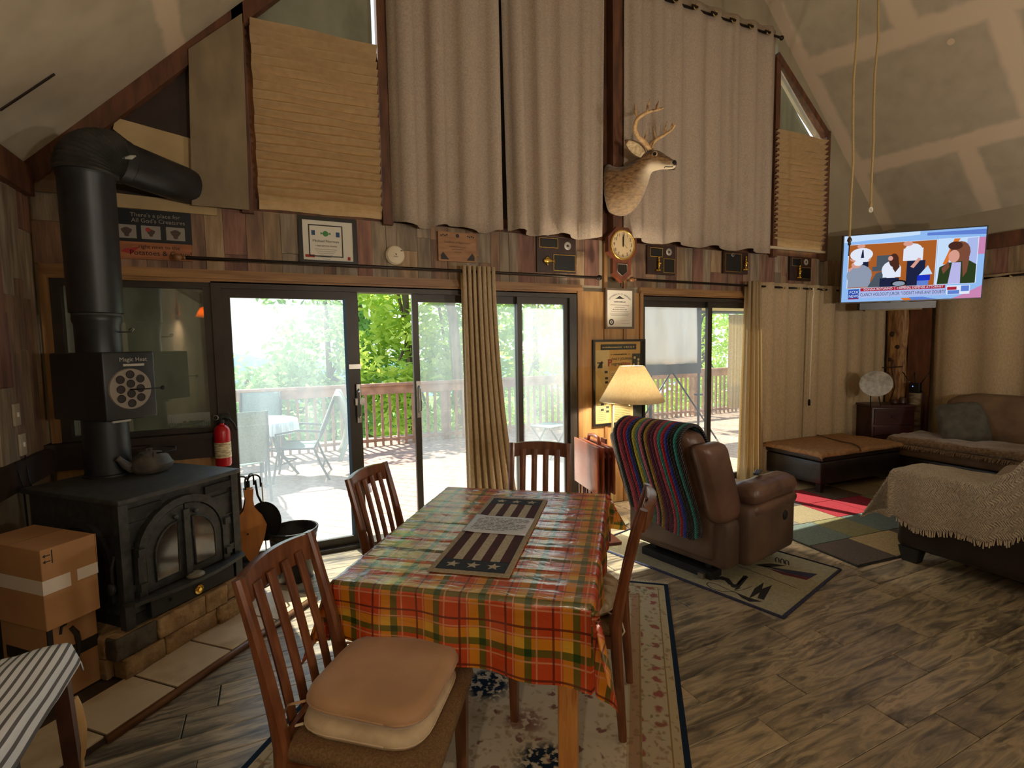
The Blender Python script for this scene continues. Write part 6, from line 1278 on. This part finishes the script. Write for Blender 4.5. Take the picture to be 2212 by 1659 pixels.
# ================================================================ corner: log post, chest, plate, router
lg = thing('log_post', 'rough bark-edged log slab standing in the right corner', 'post', (7.14, 3.80, 0)); m_log = mat('peeled_log', C3('#b58a52'), C3('#6b4526'), .6, (5, 5, .9), 4, 6, c3=C3('#94692f' if False else '#946c3e'), dist=1.5, bump=.3)
part('slab', MB().rings([[Vector((.0+.06*math.cos(a)*(1+.1*fbm(z*3, a)), .02*fbm(z*2.2, 7)+.115*math.sin(a)*(1+.12*fbm(z*2.5, 3+a)), z)) for a in [2*PI*k/14 for k in range(14)]] for z in [i*.11 for i in range(21)]]), m_log, lg, True)
for z, y, r in ((1.46, -.03, .03), (1.30, .05, .025), (1.62, .03, .035), (1.12, .06, .02)): part('knot', MB().lathe([(.001, .012), (r*.6, .010), (r, .002)], 10, (-.055, y, z), Matrix.Rotation(-PI/2, 4, 'Y')), m_walnut, lg, True)
part('crossbar', MB().bar((-.075, -.11, 1.215), (-.075, .12, 1.195), .012, .014), m_walnut, lg); part('hanging_cord', MB().tube([(-.07, 0, 1.3), (-.075, .01, 1.2), (-.07, -.03, .95), (-.06, .03, .75)], .006, 6), m_walnut, lg, True)
solo('corner_board', MB().box((7.15, 3.45, 0), (7.19, 3.68, 2.1)), mat('red_brown_board', C3('#6f4326'), C3('#55301a'), .6, (4, 4, .7), 5), 'red-brown upright board right of the log slab', 'board')
stp = solo('birch_log', MB().rings([[Vector((7.06+.055*math.cos(a), 3.535+.065*math.sin(a), z)) for a in [2*PI*k/14 for k in range(14)]] for z in (0, .3, .6, .9)]), mat('birch_bark', C3('#9d8c70'), C3('#5d4c38'), .8, (1, 1, 4), 8, bump=.4), 'pale upright birch log carrying the router', 'log', None, True, auto=50)
rt_ = thing('router', 'small black router with antennas on the birch log', 'router', (7.05, 3.535, .902)); part('case', MB().rbox((-.03, -.06, 0), (.03, .06, .12), .01, 7), m_blackplate, rt_, True)
for y, a in ((-.05, -.06), (0, .01), (.05, .06)): part('antenna', MB().tube([(0, y, .10), (0, y*1.1+a*.4, .15), (0, y*1.2+a*1.4, .25)], .006, 6), m_blackplate, rt_, True)
part('status_light', MB().lathe([(.001, .002), (.006, .001)], 8, (-.0305, .01, .08), Matrix.Rotation(-PI/2, 4, 'Y')), emis('router_led', (.15, .3, 1), 1.5), rt_); part('cable', MB().tube([(.0, -.06, .03), (.0, -.10, .0), (.01, -.10, -.25), (.02, -.08, -.6)], .006, 6), m_blackplate, rt_, True)
cs = thing('wooden_chest', 'dark reddish three-drawer chest in the right corner', 'chest', (6.72, 3.69, 0), rad(-30)); m_chest = mat('mahogany', C3('#4a2620'), C3('#371a16'), .4, (1, 5, 5), 4)
part('body', MB().rbox((-.24, -.17, .03), (.24, .17, .75), .006, 6), m_chest, cs, auto=30); part('top', MB().rbox((-.255, -.185, .75), (.255, .18, .775), .006, 6), m_chest, cs)
for z0, z1 in ((.08, .31), (.33, .52), (.54, .73)):
    d = part('drawer', MB().rbox((-.215, -.185, z0), (.215, -.165, z1), .006, 6), m_chest, cs); part('drawer_pull', MB().box((-.03, -.20, (z0+z1)/2-.012), (.03, -.183, (z0+z1)/2+.012)), m_walnut, d)
pp = atY(1880, 828, 3.66); pl_ = thing('display_plate', 'decorative oval plate on a stand on the corner chest', 'plate', (pp.x, 3.60, .776), rad(-45)); Mx = Matrix.Rotation(PI/2, 4, 'X') @ Matrix.Scale(1.12, 4, (1, 0, 0))
rz_ = pp.z-.776; part('rim', MB().lathe([(.105, .006), (.13, .014), (.15, .016), (.152, .010), (.105, 0)], 32, (0, 0, rz_), Mx), mat('plate_rim', C3('#b9b4a8'), C3('#8d887c'), .4, ns=20), pl_, True, auto=40); part('well', MB().lathe([(.001, .004), (.105, .006), (.105, .0)], 32, (0, 0, rz_), Mx), mat('plate_scene', C3('#3a4860'), C3('#566478'), .4, ns=8, c3=C3('#2e3a4e')), pl_, True, auto=40)
part('stand', MB().tube([(-.05, -.03, 0), (-.04, .02, .12), (0, .05, .18), (.04, .02, .12), (.05, -.03, 0)], .006, 6), m_wrought, pl_, True)
for k, (x, h, lb) in enumerate(((.10, .05, 'low dark trinket dish beside the display plate'), (.19, .08, 'small dark jar beside the display plate'))):
    c_ = MW[cs] @ Vector((x, -.02, .776)); solo('trinket', MB().lathe([(.03, 0), (.045, .01), (.04, h*.7), (.025, h), (.001, h)], 14, c_), m_walnut, lb, 'trinket', None, True, auto=40)
# ================================================================ television, soundbar
TVC = Vector((6.36, 3.28, 2.352)); ta_, tt = rad(227.49), rad(-3.76); TWd, THt = 1.32, .756
nV = Vector((math.cos(ta_)*math.cos(tt), math.sin(ta_)*math.cos(tt), math.sin(tt))); rV = -(nV.cross(Vector((0, 0, 1)))).normalized(); uV = nV.cross(rV)
if uV.z < 0: uV = -uV
tv = thing('television', 'wall-mounted flat television showing a news broadcast', 'television', (TVC.x, TVC.y, TVC.z-THt/2))
def tq(x, y, d=0): return TVC + rV*x + uV*y + nV*d
def tbox(mb, x0, x1, y0, y1, d0, d1):
    vs = [tq(x, y, d) for d in (d0, d1) for x, y in ((x0, y0), (x1, y0), (x1, y1), (x0, y1))]; mb.add(vs, [(3, 2, 1, 0), (4, 5, 6, 7), (0, 1, 5, 4), (1, 2, 6, 5), (2, 3, 7, 6), (3, 0, 4, 7)])
mb = MB(); tbox(mb, -TWd/2, TWd/2, -THt/2, THt/2, -.05, 0); tbox(mb, -.3, .3, -.25, .2, -.09, -.05); part('casing', mb, m_blackplate, tv, False, True)
mb = MB(); tbox(mb, -.05, .05, -.08, .05, -.62, -.09); tbox(mb, -.15, .15, -.12, .12, -.10, -.085); tbox(mb, -.06, .06, -.06, .06, -1.03, -.6); part('wall_arm', mb, m_irond, tv, False, True)
sc_cols = dict(bg='#8fb9ee', wood='#a85c26', white='#dfe6f5', navy='#1d2340', grey='#8c97ab', skin='#d59a8a', hair='#4a2a20', hair2='#7a4a38', green='#2c3c1e', lav='#b7b4e6', blue='#1c33c0', chair='#4a5560', pinkp='#c884b0', orange='#d8742c', red='#a52436', panel='#a9b8e8', black='#15161c', bright='#c3dcf8', foxb='#2347a8', deep='#5f7fd0')
scm = [emis('screen_'+k, C3(v), .64) for k, v in sc_cols.items()]; sci = {k: i for i, k in enumerate(sc_cols)}
mb = MB(); lay = [0]; SW, SH = TWd/2-.012, THt/2-.012
def spoly(col, pts):            # 0..1 picture coordinates, y up
    mb.mi = sci[col]; lay[0] += 1; q = [tq((x*2-1)*SW, (y*2-1)*SH, .001+lay[0]*.00002) for x, y in pts]
    nn = (q[1]-q[0]).cross(q[2]-q[1])
    ar = sum(pts[i][0]*pts[(i+1) % len(pts)][1]-pts[(i+1) % len(pts)][0]*pts[i][1] for i in range(len(pts)))
    mb.face(q if ar > 0 else q[::-1])
def srect(c, x0, y0, x1, y1): spoly(c, [(x0, y0), (x1, y0), (x1, y1), (x0, y1)])
def sell(c, x, y, rx, ry, n=16): spoly(c, [(x+rx*math.cos(2*PI*k/n), y+ry*math.sin(2*PI*k/n)) for k in range(n)])
def stext(c, s, x, y, size, wide=1): mb.mi = sci[c]; lay[0] += 1; text(mb, s, tq((x*2-1)*SW, (y*2-1)*SH, .001+lay[0]*.00002), rV, uV, size, wide, 'LEFT', 0)
srect('bg', 0, 0, 1, 1); spoly('bright', [(0, .9), (.55, .95), (.55, 1), (0, 1)]); spoly('deep', [(.6, .93), (1, .9), (1, .97), (.6, .97)]); srect('pinkp', .94, .62, 1, .86); spoly('pinkp', [(.80, 0), (1, 0), (1, .18), (.88, .06)]); spoly('orange', [(.46, .0), (.6, 0), (.57, .035), (.44, .035)]); spoly('deep', [(.52, .0), (.7, 0), (.6, .04), (.5, .04)])
srect('white', .035, .205, .675, .865); srect('wood', .04, .21, .67, .86)
# left picture: people in a wood panelled room
sell('white', .135, .71, .085, .10); srect('white', .085, .58, .19, .72); srect('navy', .12, .48, .19, .60); sell('skin', .13, .835, .03, .03); spoly('navy', [(.13, .66), (.14, .78), (.148, .78), (.155, .66)]); spoly('skin', [(.045, .66), (.06, .62), (.10, .60), (.09, .63)]); spoly('skin', [(.21, .66), (.20, .61), (.18, .60), (.20, .64)])
srect('chair', .25, .52, .37, .68); srect('chair', .22, .45, .40, .52); sell('white', .51, .70, .07, .13); srect('white', .44, .58, .58, .76); srect('navy', .47, .21, .60, .58); sell('skin', .47, .83, .035, .035); spoly('skin', [(.55, .62), (.57, .60), (.52, .47), (.495, .49)])
sell('grey', .125, .40, .095, .16); srect('grey', .04, .22, .21, .42); sell('skin', .10, .56, .038, .05); sell('white', .115, .585, .035, .04); spoly('skin', [(.04, .50), (.085, .55), (.07, .50), (.05, .46)])
spoly('chair', [(.19, .21), (.25, .42), (.33, .46), (.35, .42), (.30, .21)]); sell('white', .36, .46, .07, .13); srect('white', .30, .35, .43, .50); sell('hair', .375, .60, .035, .10); spoly('hair', [(.36, .65), (.40, .67), (.42, .50), (.39, .42), (.37, .48)]); sell('skin', .35, .63, .018, .035); srect('navy', .28, .21, .42, .34); sell('black', .42, .255, .06, .05); sell('grey', .42, .25, .045, .035)
srect('blue', .55, .28, .64, .36); spoly('bright', [(.56, .36), (.62, .50), (.655, .37)]); srect('deep', .55, .21, .63, .28)
# right picture: presenter
srect('white', .68, .21, .955, .87); srect('bright', .685, .215, .95, .865); spoly('orange', [(.72, .5), (.79, .86), (.83, .86), (.75, .5)]); spoly('panel', [(.86, .4), (.95, .4), (.95, .86), (.88, .86)])
sell('hair2', .835, .66, .07, .16); spoly('green', [(.69, .215), (.70, .46), (.76, .52), (.90, .54), (.95, .48), (.95, .215)]); spoly('lav', [(.765, .215), (.785, .52), (.845, .52), (.85, .215)]); sell('skin', .795, .61, .038, .09); sell('hair', .80, .76, .05, .06); spoly('hair2', [(.85, .70), (.90, .58), (.89, .38), (.865, .30), (.855, .50)]); spoly('hair2', [(.76, .54), (.77, .46), (.73, .36), (.715, .44)])
srect('red', .14, .155, .75, .205); srect('panel', .135, .055, .75, .155); srect('foxb', .05, .05, .13, .19); srect('white', .76, .06, .92, .19); srect('deep', .77, .065, .85, .12); srect('red', .765, .125, .83, .17); srect('deep', .86, .10, .915, .18); srect('red', .05, .04, .13, .055)
stext('white', 'FOX', .058, .145, .048, .95); stext('white', 'NEWS', .054, .085, .042, .85)
stext('white', 'DONNA ROTUNNO  |  CRIMINAL DEFENSE ATTORNEY', .165, .181, .034, .88); stext('navy', 'CLANCY HOLDOUT JUROR: "I DIDN\'T HAVE ANY DOUBTS"', .14, .103, .050, .60)
part('screen', mb, scm, tv, False, True)
mb = MB(); tbox(mb, -.46, .26, -.46, -.385, -.10, -.01); tbox(mb, -.15, -.05, -.40, -.30, -.08, -.05); sbx = part('soundbar', mb, m_blackplate, tv, False, True, label='short black soundbar'); mb = MB(); tbox(mb, -.40, .14, -.475, -.460, -.10, -.02); part('ledge', mb, m_plyw, sbx, False, True)
# ropes hanging from the ceiling
m_rope = mat('cotton_rope', C3('#b89d6c'), C3('#9c824f'), .9, (1, 1, 20), 9)
for k, (px, pz, lbl) in enumerate(((4.185, 2.345, 'left hanging ceiling rope with a dark knot before the television'), (4.445, 2.63, 'right hanging ceiling rope ending in a white ring'))):
    r_ = thing('pull_rope', lbl, 'rope', (px, 2.6, pz), 0, 'pull ropes from the ceiling'); top = 10.19-px-pz
    part('cord', MB().tube([(0, 0, 0)]+[(.008*math.sin(i*1.3+k), .006*math.sin(i*2.1), top*i/12) for i in range(1, 12)]+[(0, 0, top)], .0085, 7), m_rope, r_, True)
    if k == 0: part('knot', MB().lathe([(.001, -.045), (.012, -.03), (.010, -.012), (.018, .0), (.014, .016), (.008, .025)], 10), m_walnut, r_, True); part('tail', MB().tube([(0, 0, -.04), (-.004, 0, -.12)], .004, 6), m_walnut, r_, True)
    else: part('ring', MB().lathe([(.014, -.006), (.020, -.008), (.024, 0), (.020, .008), (.014, .006), (.014, -.006)], 16, (0, 0, -.02), Matrix.Rotation(PI/2, 4, 'X'), False), m_white, r_, True); part('knot', MB().lathe([(.006, .0), (.013, .012), (.010, .028), (.008, .04)], 10), m_rope, r_, True)
# ================================================================ deck
DZ = -.05
m_deck = mat('deck_board', C3('#b89a86'), C3('#97796a'), .8, (5, 5, 5), 3, 5, rnd=True, rv=.10, c3=C3('#a88a78'), bump=.15); m_rail = mat('weathered_rail', C3('#b08a72'), C3('#8c6a56'), .8, (1, 1, 1), 6, bump=.1)
deck = struct('floor_deck', MB().box((-4, 4.2, DZ-.25), (13, 9.3, DZ-.035)), plain('deck_joist', C3('#3a2c22'), .9)); deck['kind'] = 'structure'
for k in range(0, 102):
    c0 = k*.147; poly = [(-4, 4.2), (13, 4.2), (13, 9.3), (-4, 9.3)]; s = .70711
    poly = clip(clip(poly, -s, -s, -c0), s, s, c0+.141)
    if len(poly) > 2 and max(p[0] for p in poly) > -2.5: struct('deck_board', MB().prism(poly, .03, (0, 0, DZ-.03)), m_deck, deck)
rail = thing('deck_railing', 'weathered wooden deck railing with upright balusters', 'railing', (3, 8.45, DZ))
part('cap_rail', MB().box((-4, 8.37, .935), (13, 8.53, .975)), m_rail, rail, False, True); part('upper_rail', MB().box((-4, 8.40, .80), (13, 8.44, .935)), m_rail, rail, False, True); part('lower_rail', MB().box((-4, 8.41, .02), (13, 8.45, .07)), m_rail, rail, False, True)
bme = MB().box((-.019, -.019, 0), (.019, .019, .86)).mesh('baluster', m_rail)
for k in range(92): share('baluster', bme, rail, (-1.9+.128*k-3, -.012, .0))
for x in (-.9, 2.65, 5.6, 8.4): part('post', MB().box((x-.06, 8.44, DZ), (x+.06, 8.56, .935)), m_rail, rail, False, True)
# ================================================================ hillside, ridge, trees
m_grass = mat('hillside_grass', C3('#6f8a3c'), C3('#4e6a2c'), .95, ns=2)
struct('ground_hillside', MB().grid(30, 30, lambda u, v: (-60+140*u, 9.0+110*v, -2.2-8*smst(0, .5, v)+1.2*fbm(u*9, v*9))), m_grass, None, True)
random.seed(21)
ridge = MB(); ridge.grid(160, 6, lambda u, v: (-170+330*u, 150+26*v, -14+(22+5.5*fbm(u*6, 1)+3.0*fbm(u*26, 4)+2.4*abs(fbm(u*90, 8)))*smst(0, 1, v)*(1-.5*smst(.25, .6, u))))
struct('ground_ridge', ridge, mat('hazed_far_forest', C3('#5f8796'), C3('#4c7282'), .95, ns=.2), None, True)  # blue of the air haze is put into the forest colour
def leafm(k, a, b, c_): 
    m = thin('leaves_'+k, C3(a), C3(b), .55, 1.2); return m
lm = [leafm('lime', '#cfe070', '#a9c850', 0), leafm('mid', '#a6c862', '#83aa4c', 0), leafm('cool', '#b2cf88', '#8fb574', 0), leafm('gold', '#e2e06a', '#c2cf56', 0)]
m_bark = mat('bark', C3('#7a6a58'), C3('#54483c'), .9, (1, 1, .4), 9, bump=.5)
def tree(label, x, y, z0, crowns, n, m, trunk=None, size=(.07, .13)):
    t = thing('tree', label, 'tree', (x, y, z0), 0, 'trees beyond the deck railing'); mb = MB()
    top = max(c[2]+c[3]*.4 for c in crowns)
    tp = trunk or [(x, y, z0), (x+.1, y, z0+1.5), (x+.05, y+.1, top)]
    tr_ = MB().tube(tp, [.16*(1-.75*i/(len(tp)-1)) for i in range(len(tp))], 10); 
    for c in crowns: tr_.tube([Vector(tp[-1])*.5+Vector(tp[-2])*.5, Vector((c[0], c[1], c[2]))], [.05, .015], 6)
    part('trunk', tr_, m_bark, t, True, True)
    vol = sum(c[3]**2 for c in crowns)
    for cx_, cy_, cz_, r in crowns:
        for k in range(int(n*r*r/vol)):
            while True:
                p = Vector((random.uniform(-1, 1), random.uniform(-1, 1), random.uniform(-1, 1)))
                if .35 < p.length < 1: break
            p = Vector((p.x*r, p.y*r*.8, p.z*r*.9)); 
            if fbm((cx_+p.x)*1.6, (cy_+p.y)*1.6, (cz_+p.z)*1.6) < -.16: continue
            c = Vector((cx_, cy_, cz_))+p; s = random.uniform(*size); a = Vector((random.gauss(0, 1), random.gauss(0, 1), random.gauss(0, .6))).normalized(); b2 = a.orthogonal().normalized(); b2 = (b2*math.cos(k)+a.cross(b2)*math.sin(k))
            mb.add([c-a*s, c+b2*s*.45, c+a*s, c-b2*s*.45], [(0, 1, 2, 3)])
    part('foliage', mb, m, t, False, True, kind='stuff')
tree('low leafy tree at the left below the blue ridge', -.6, 11.6, -2.4, [(-.7, 11.5, .6, 1.35), (.5, 11.8, .3, 1.3), (-1.9, 12, .2, 1.3), (-.2, 11, -.7, 1.5)], 6500, lm[2])
tree('rounded pale green tree in the middle of the left pane', 1.0, 11.8, -2.4, [(1.1, 11.8, 1.4, 1.35), (.3, 11.2, .1, 1.4), (1.9, 11.6, .5, 1.4), (1.9, 12.2, 2.3, 1.2)], 7500, lm[2])
tree('bright yellow-green tree filling the open door gap', 2.55, 10.9, -2.4, [(2.5, 10.8, 2.7, 1.25), (2.3, 10.6, 1.2, 1.2), (2.9, 10.5, .1, 1.2), (2.2, 10.9, 3.9, 1.1)], 8500, lm[0])
tree('tall tree with a leaning grey trunk behind the right door leaf', 3.6, 10.2, -2.4, [(4.2, 11.0, 2.0, 1.4), (3.7, 11.2, .4, 1.4), (4.3, 10.8, 3.8, 1.4), (3.2, 10.8, 5.0, 1.2)], 7000, lm[1], [(3.3, 9.9, -2.4), (3.42, 9.9, 0), (3.30, 9.9, 2.2), (2.95, 9.9, 3.4), (2.6, 9.9, 4.8)])
tree('soft green tree behind the milky pane', 5.9, 11.4, -2.4, [(5.6, 11.2, 1.6, 1.5), (6.4, 11.4, .2, 1.5), (5.3, 11.0, .0, 1.3), (6.2, 11.6, 3.0, 1.4)], 6500, lm[0])
tree('sunny golden green tree behind the projection screen', 9.0, 11.6, -2.4, [(8.6, 11.4, 1.3, 1.6), (9.6, 11.6, .2, 1.6), (8.2, 11.2, -.3, 1.4), (9.2, 11.8, 2.9, 1.5)], 6500, lm[3])
tree('yellow-green tree beyond the right end of the deck', 12.0, 11.8, -2.4, [(11.6, 11.6, 1.2, 1.7), (12.8, 11.9, .4, 1.7), (12.2, 12.2, 2.8, 1.6), (11.2, 11.4, -.4, 1.4)], 6000, lm[0])
tree('tall tree at the far right behind the gazebo', 14.6, 12, -2.4, [(14.6, 12, 1.4, 1.9), (15.4, 12.4, 2.9, 1.7), (14.4, 12, -.2, 1.6)], 4500, lm[1])
tree('overhanging leafy branch tree near the sky at upper left', .6, 12.6, -2.4, [(.15, 9.6, 2.55, .42), (.5, 9.6, 2.9, .36), (.95, 9.6, 3.0, .45), (1.3, 10.2, 3.4, .6)], 700, lm[2], [(2.0, 12.6, -2.4), (1.9, 12.4, 2.0), (1.4, 11, 3.6), (.3, 9.6, 2.9)], (.05, .09))
# ================================================================ patio furniture
m_pmetal = plain('patio_frame', C3('#33383c'), .45, .5); m_sling = mat('sling_fabric', C3('#7d8f84'), C3('#6a7c72'), .9, ns=60); m_cover = mat('grey_cover', C3('#a9b3a4'), C3('#929c8e'), .9, ns=5, bump=.2)
def patio_chair(loc, rz, label, cover=False):
    c = thing('patio_chair', label, 'chair', loc, rz, 'sling chairs on the deck')      # faces +x
    for sy in (-1, 1):
        part('side_frame', MB().tube([(.30, sy*.26, 0), (.25, sy*.27, .25), (.22, sy*.27, .42), (-.18, sy*.27, .40), (-.30, sy*.27, .62), (-.42, sy*.26, .98)], .014, 8).tube([(-.34, sy*.27, 0), (-.24, sy*.27, .22), (-.18, sy*.27, .40)], .014, 8), m_pmetal, c, True)
        part('armrest', MB().tube([(-.30, sy*.29, .60), (.0, sy*.30, .64), (.24, sy*.29, .60), (.22, sy*.27, .42)], .014, 8), m_pmetal, c, True)
    part('cross_brace', MB().tube([(.27, -.26, .2), (.05, 0, .24), (.27, .26, .2)], .01, 7).tube([(-.27, -.26, .16), (-.27, .26, .16)], .01, 7), m_pmetal, c, True)
    part('seat_sling', MB().grid(6, 6, lambda u, v: (-.18+.40*u, -.26+.52*v, .405-.02*math.sin(PI*v)+.01*u)), m_sling, c, True, solid=.006)
    part('back_sling', MB().grid(6, 8, lambda u, v: (-.18-.24*v-.03*math.sin(PI*v), -.26+.52*u, .41+.57*v)), m_sling, c, True, solid=.006)
    if cover:
        part('draped_cover', MB().grid(16, 20, lambda u, v: ((-.24-.20*smst(0, .45, v)*1.0 if v < .45 else -.47-.10*math.sin(PI*(v-.45)/.55)-.03*math.sin(u*14)), -.30+.60*u, (.55+.49*smst(0, .45, v)+.03*math.sin(u*9) if v < .45 else 1.04-.80*(v-.45)/.55+.04*math.sin(u*6)))), m_cover, c, True, solid=.008)
    return c
patio_chair((.24, 6.85, DZ), rad(172), 'patio chair with a grey cover thrown over its back', True)
patio_chair((-.40, 6.2, DZ), rad(95), 'sling patio chair at the left pane seen from behind')
patio_chair((-.25, 7.92, DZ), rad(-95), 'sling patio chair on the rail side of the patio table')
ptc = atZ(560, 908, DZ+.73); pt = thing('patio_table', 'round patio table with a striped white cover', 'table', (ptc.x, ptc.y, DZ)); part('top', MB().lathe([(.001, .70), (.42, .70), (.43, .715), (.42, .725), (.001, .725)], 36), m_pmetal, pt, True, auto=30)
part('cloth', MB().lathe([(.001, .732), (.42, .732), (.44, .725), (.45, .68), (.46, .58)], 48, (0, 0, 0), None, False), mat('cloth_stripe', C3('#e8eef2'), C3('#b9c8d2'), .8, (9, .6, .6), 5, lo=.45, hi=.55), pt, True)
for a in range(4): part('leg', MB().tube([(.10*math.cos(a*PI/2), .10*math.sin(a*PI/2), .70), (.18*math.cos(a*PI/2), .18*math.sin(a*PI/2), .35), (.42*math.cos(a*PI/2), .42*math.sin(a*PI/2), 0)], .016, 8), m_pmetal, pt, True)
fs = thing('folding_stool', 'faint folding camp stool on the deck behind the milky pane', 'stool', (3.55, 6.4, DZ), rad(20))
for sx in (-1, 1): part('leg', MB().tube([(-.2, sx*.18, 0), (.2, sx*.18, .45)], .012, 7).tube([(.2, sx*.18, 0), (-.2, sx*.18, .45)], .012, 7), m_pmetal, fs, True)
part('seat', MB().box((-.2, -.19, .44), (.2, .19, .455)), m_sling, fs)
# projection screen
ps = thing('projection_screen', 'white projection screen with black border standing on the deck', 'screen', (6.0, 6.6, DZ)); m_scr = mat('screen_fabric', C3('#d5d2cb'), C3('#c4c1ba'), .8, (1, 1, .3), 3)
part('fabric', MB().grid(20, 10, lambda u, v: (5.38+1.20*u, 6.6+.02*math.sin(u*9)+.012*math.sin(u*23+v*3), 1.20+1.17*v)), m_scr, ps, True, True, .004); part('border', MB().box((5.36, 6.59, 1.03), (6.66, 6.61, 1.20)).box((6.58, 6.59, 1.2), (6.66, 6.61, 2.42)).box((5.3, 6.59, 1.03), (5.38, 6.61, 2.42)), plain('screen_border', C3('#3d4148'), .7), ps, False, True)
part('leg', MB().tube([(6.0, 6.55, 1.05), (6.62, 6.2, DZ)], .014, 7).tube([(6.0, 6.62, 1.05), (5.4, 6.9, DZ)], .014, 7), m_pmetal, ps, True, True)
# gazebo
gz = thing('gazebo', 'metal deck gazebo with a beige canopy and side curtain', 'gazebo', (8.5, 7.3, DZ)); m_can = thin('canopy_fabric', C3('#d8c9a6'), C3('#cbbb96'), .4, 30)
gx0, gx1, gy0, gy1 = 6.92, 10.1, 6.0, 8.2
for x in (gx0, gx1):
    for y in (gy0+.9 if x == gx0 else gy0, gy1):
        part('corner_post', MB().box((x-.05, y-.05, DZ), (x-.02, y-.02, 2.2)).box((x+.05, y+.05, DZ), (x+.08, y+.08, 2.2)).box((x-.04, y-.04, .6), (x+.07, y+.07, .63)).box((x-.04, y-.04, 1.5), (x+.07, y+.07, 1.53)), m_pmetal, gz, False, True); part('bracket', MB().tube([(x, y, 1.75), (x+.08 if x < 8 else x-.08, y, 2.0), (x+.3 if x < 8 else x-.3, y, 2.18)], .014, 7), m_pmetal, gz, True, True)
for p, q in (((gx0, gy0, 2.2), (gx1, gy0, 2.2)), ((gx1, gy0, 2.2), (gx1, gy1, 2.2)), ((gx1, gy1, 2.2), (gx0, gy1, 2.2)), ((gx0, gy1, 2.2), (gx0, gy0, 2.2))): part('eave_beam', MB().bar(p, q, .06, .06), m_pmetal, gz, False, True)
apx = ((gx0+gx1)/2, (gy0+gy1)/2, 3.0); cor = [(gx0-.1, gy0-.1, 2.22), (gx1+.1, gy0-.1, 2.22), (gx1+.1, gy1+.1, 2.22), (gx0-.1, gy1+.1, 2.22)]
for k in range(4): part('canopy_panel', MB().face([cor[k], cor[(k+1) % 4], apx]), m_can, gz, False, True, .006)
part('side_curtain', MB().grid(30, 6, lambda u, v: (gx1-.5-.6*u, gy1-.1+.04*math.sin(u*40), .1+2.05*v)), m_can, gz, True, True, .004)

# ================================================================ mirrored pendant and added fill lamps behind the viewer
def pendant(loc, power, label, top):
    t = thing('pendant_lamp', label, 'lamp', loc); part('lamp_shade', MB().lathe([(.13, 0), (.06, .15)], 28, (0, 0, 0), None, False), thin('amber_shade', C3('#e0a050'), C3('#d29040'), .6, 20), t, True, solid=.003)
    part('bulb', MB().lathe([(.012, .13), (.025, .10), (.022, .08), (.001, .07)], 12), emis('pendant_bulb', (1, .72, .4), 6), t, True); part('cord', MB().tube([(0, 0, .14), (0, 0, top-loc[2])], .004, 6), m_rod, t); lamp_light('pendant_light', (0, 0, .05), power, (1, .78, .55), .03, t)
pendant((-.95, -1.05, 2.08), 40, 'amber shaded hanging lamp mirrored in the boarded window', 3.0)
def fill_lamp(loc, power, label):  # unseen uplights added to brighten the walls and ceiling
    t = thing('added_fill_lamp', label, 'lamp', loc, 0, 'added fill lamps behind the viewer')
    part('bowl', MB().lathe([(.02, 1.42), (.09, 1.44), (.15, 1.49), (.18, 1.55)], 28, (0, 0, 0), None, False), thin('alabaster_bowl', C3('#e8d8b8'), C3('#dcc8a2'), .5, 20) if 'alabaster_bowl' not in bpy.data.materials else bpy.data.materials['alabaster_bowl'], t, True, solid=.004)
    part('pole', MB().tube([(0, 0, .02), (0, 0, 1.42)], .012, 10), m_rod, t, True); part('base', MB().lathe([(.15, 0), (.15, .015), (.03, .03)], 24), m_rod, t, True, auto=40); lamp_light('added_fill_light', (0, 0, 1.57), power, (1, .89, .77), .07, t)
fill_lamp((1.8, -1.6, 0), 135, 'unseen added fill lamp behind the viewer')
fill_lamp((4.7, -1.2, 0), 125, 'unseen added fill lamp behind the viewer to the right')
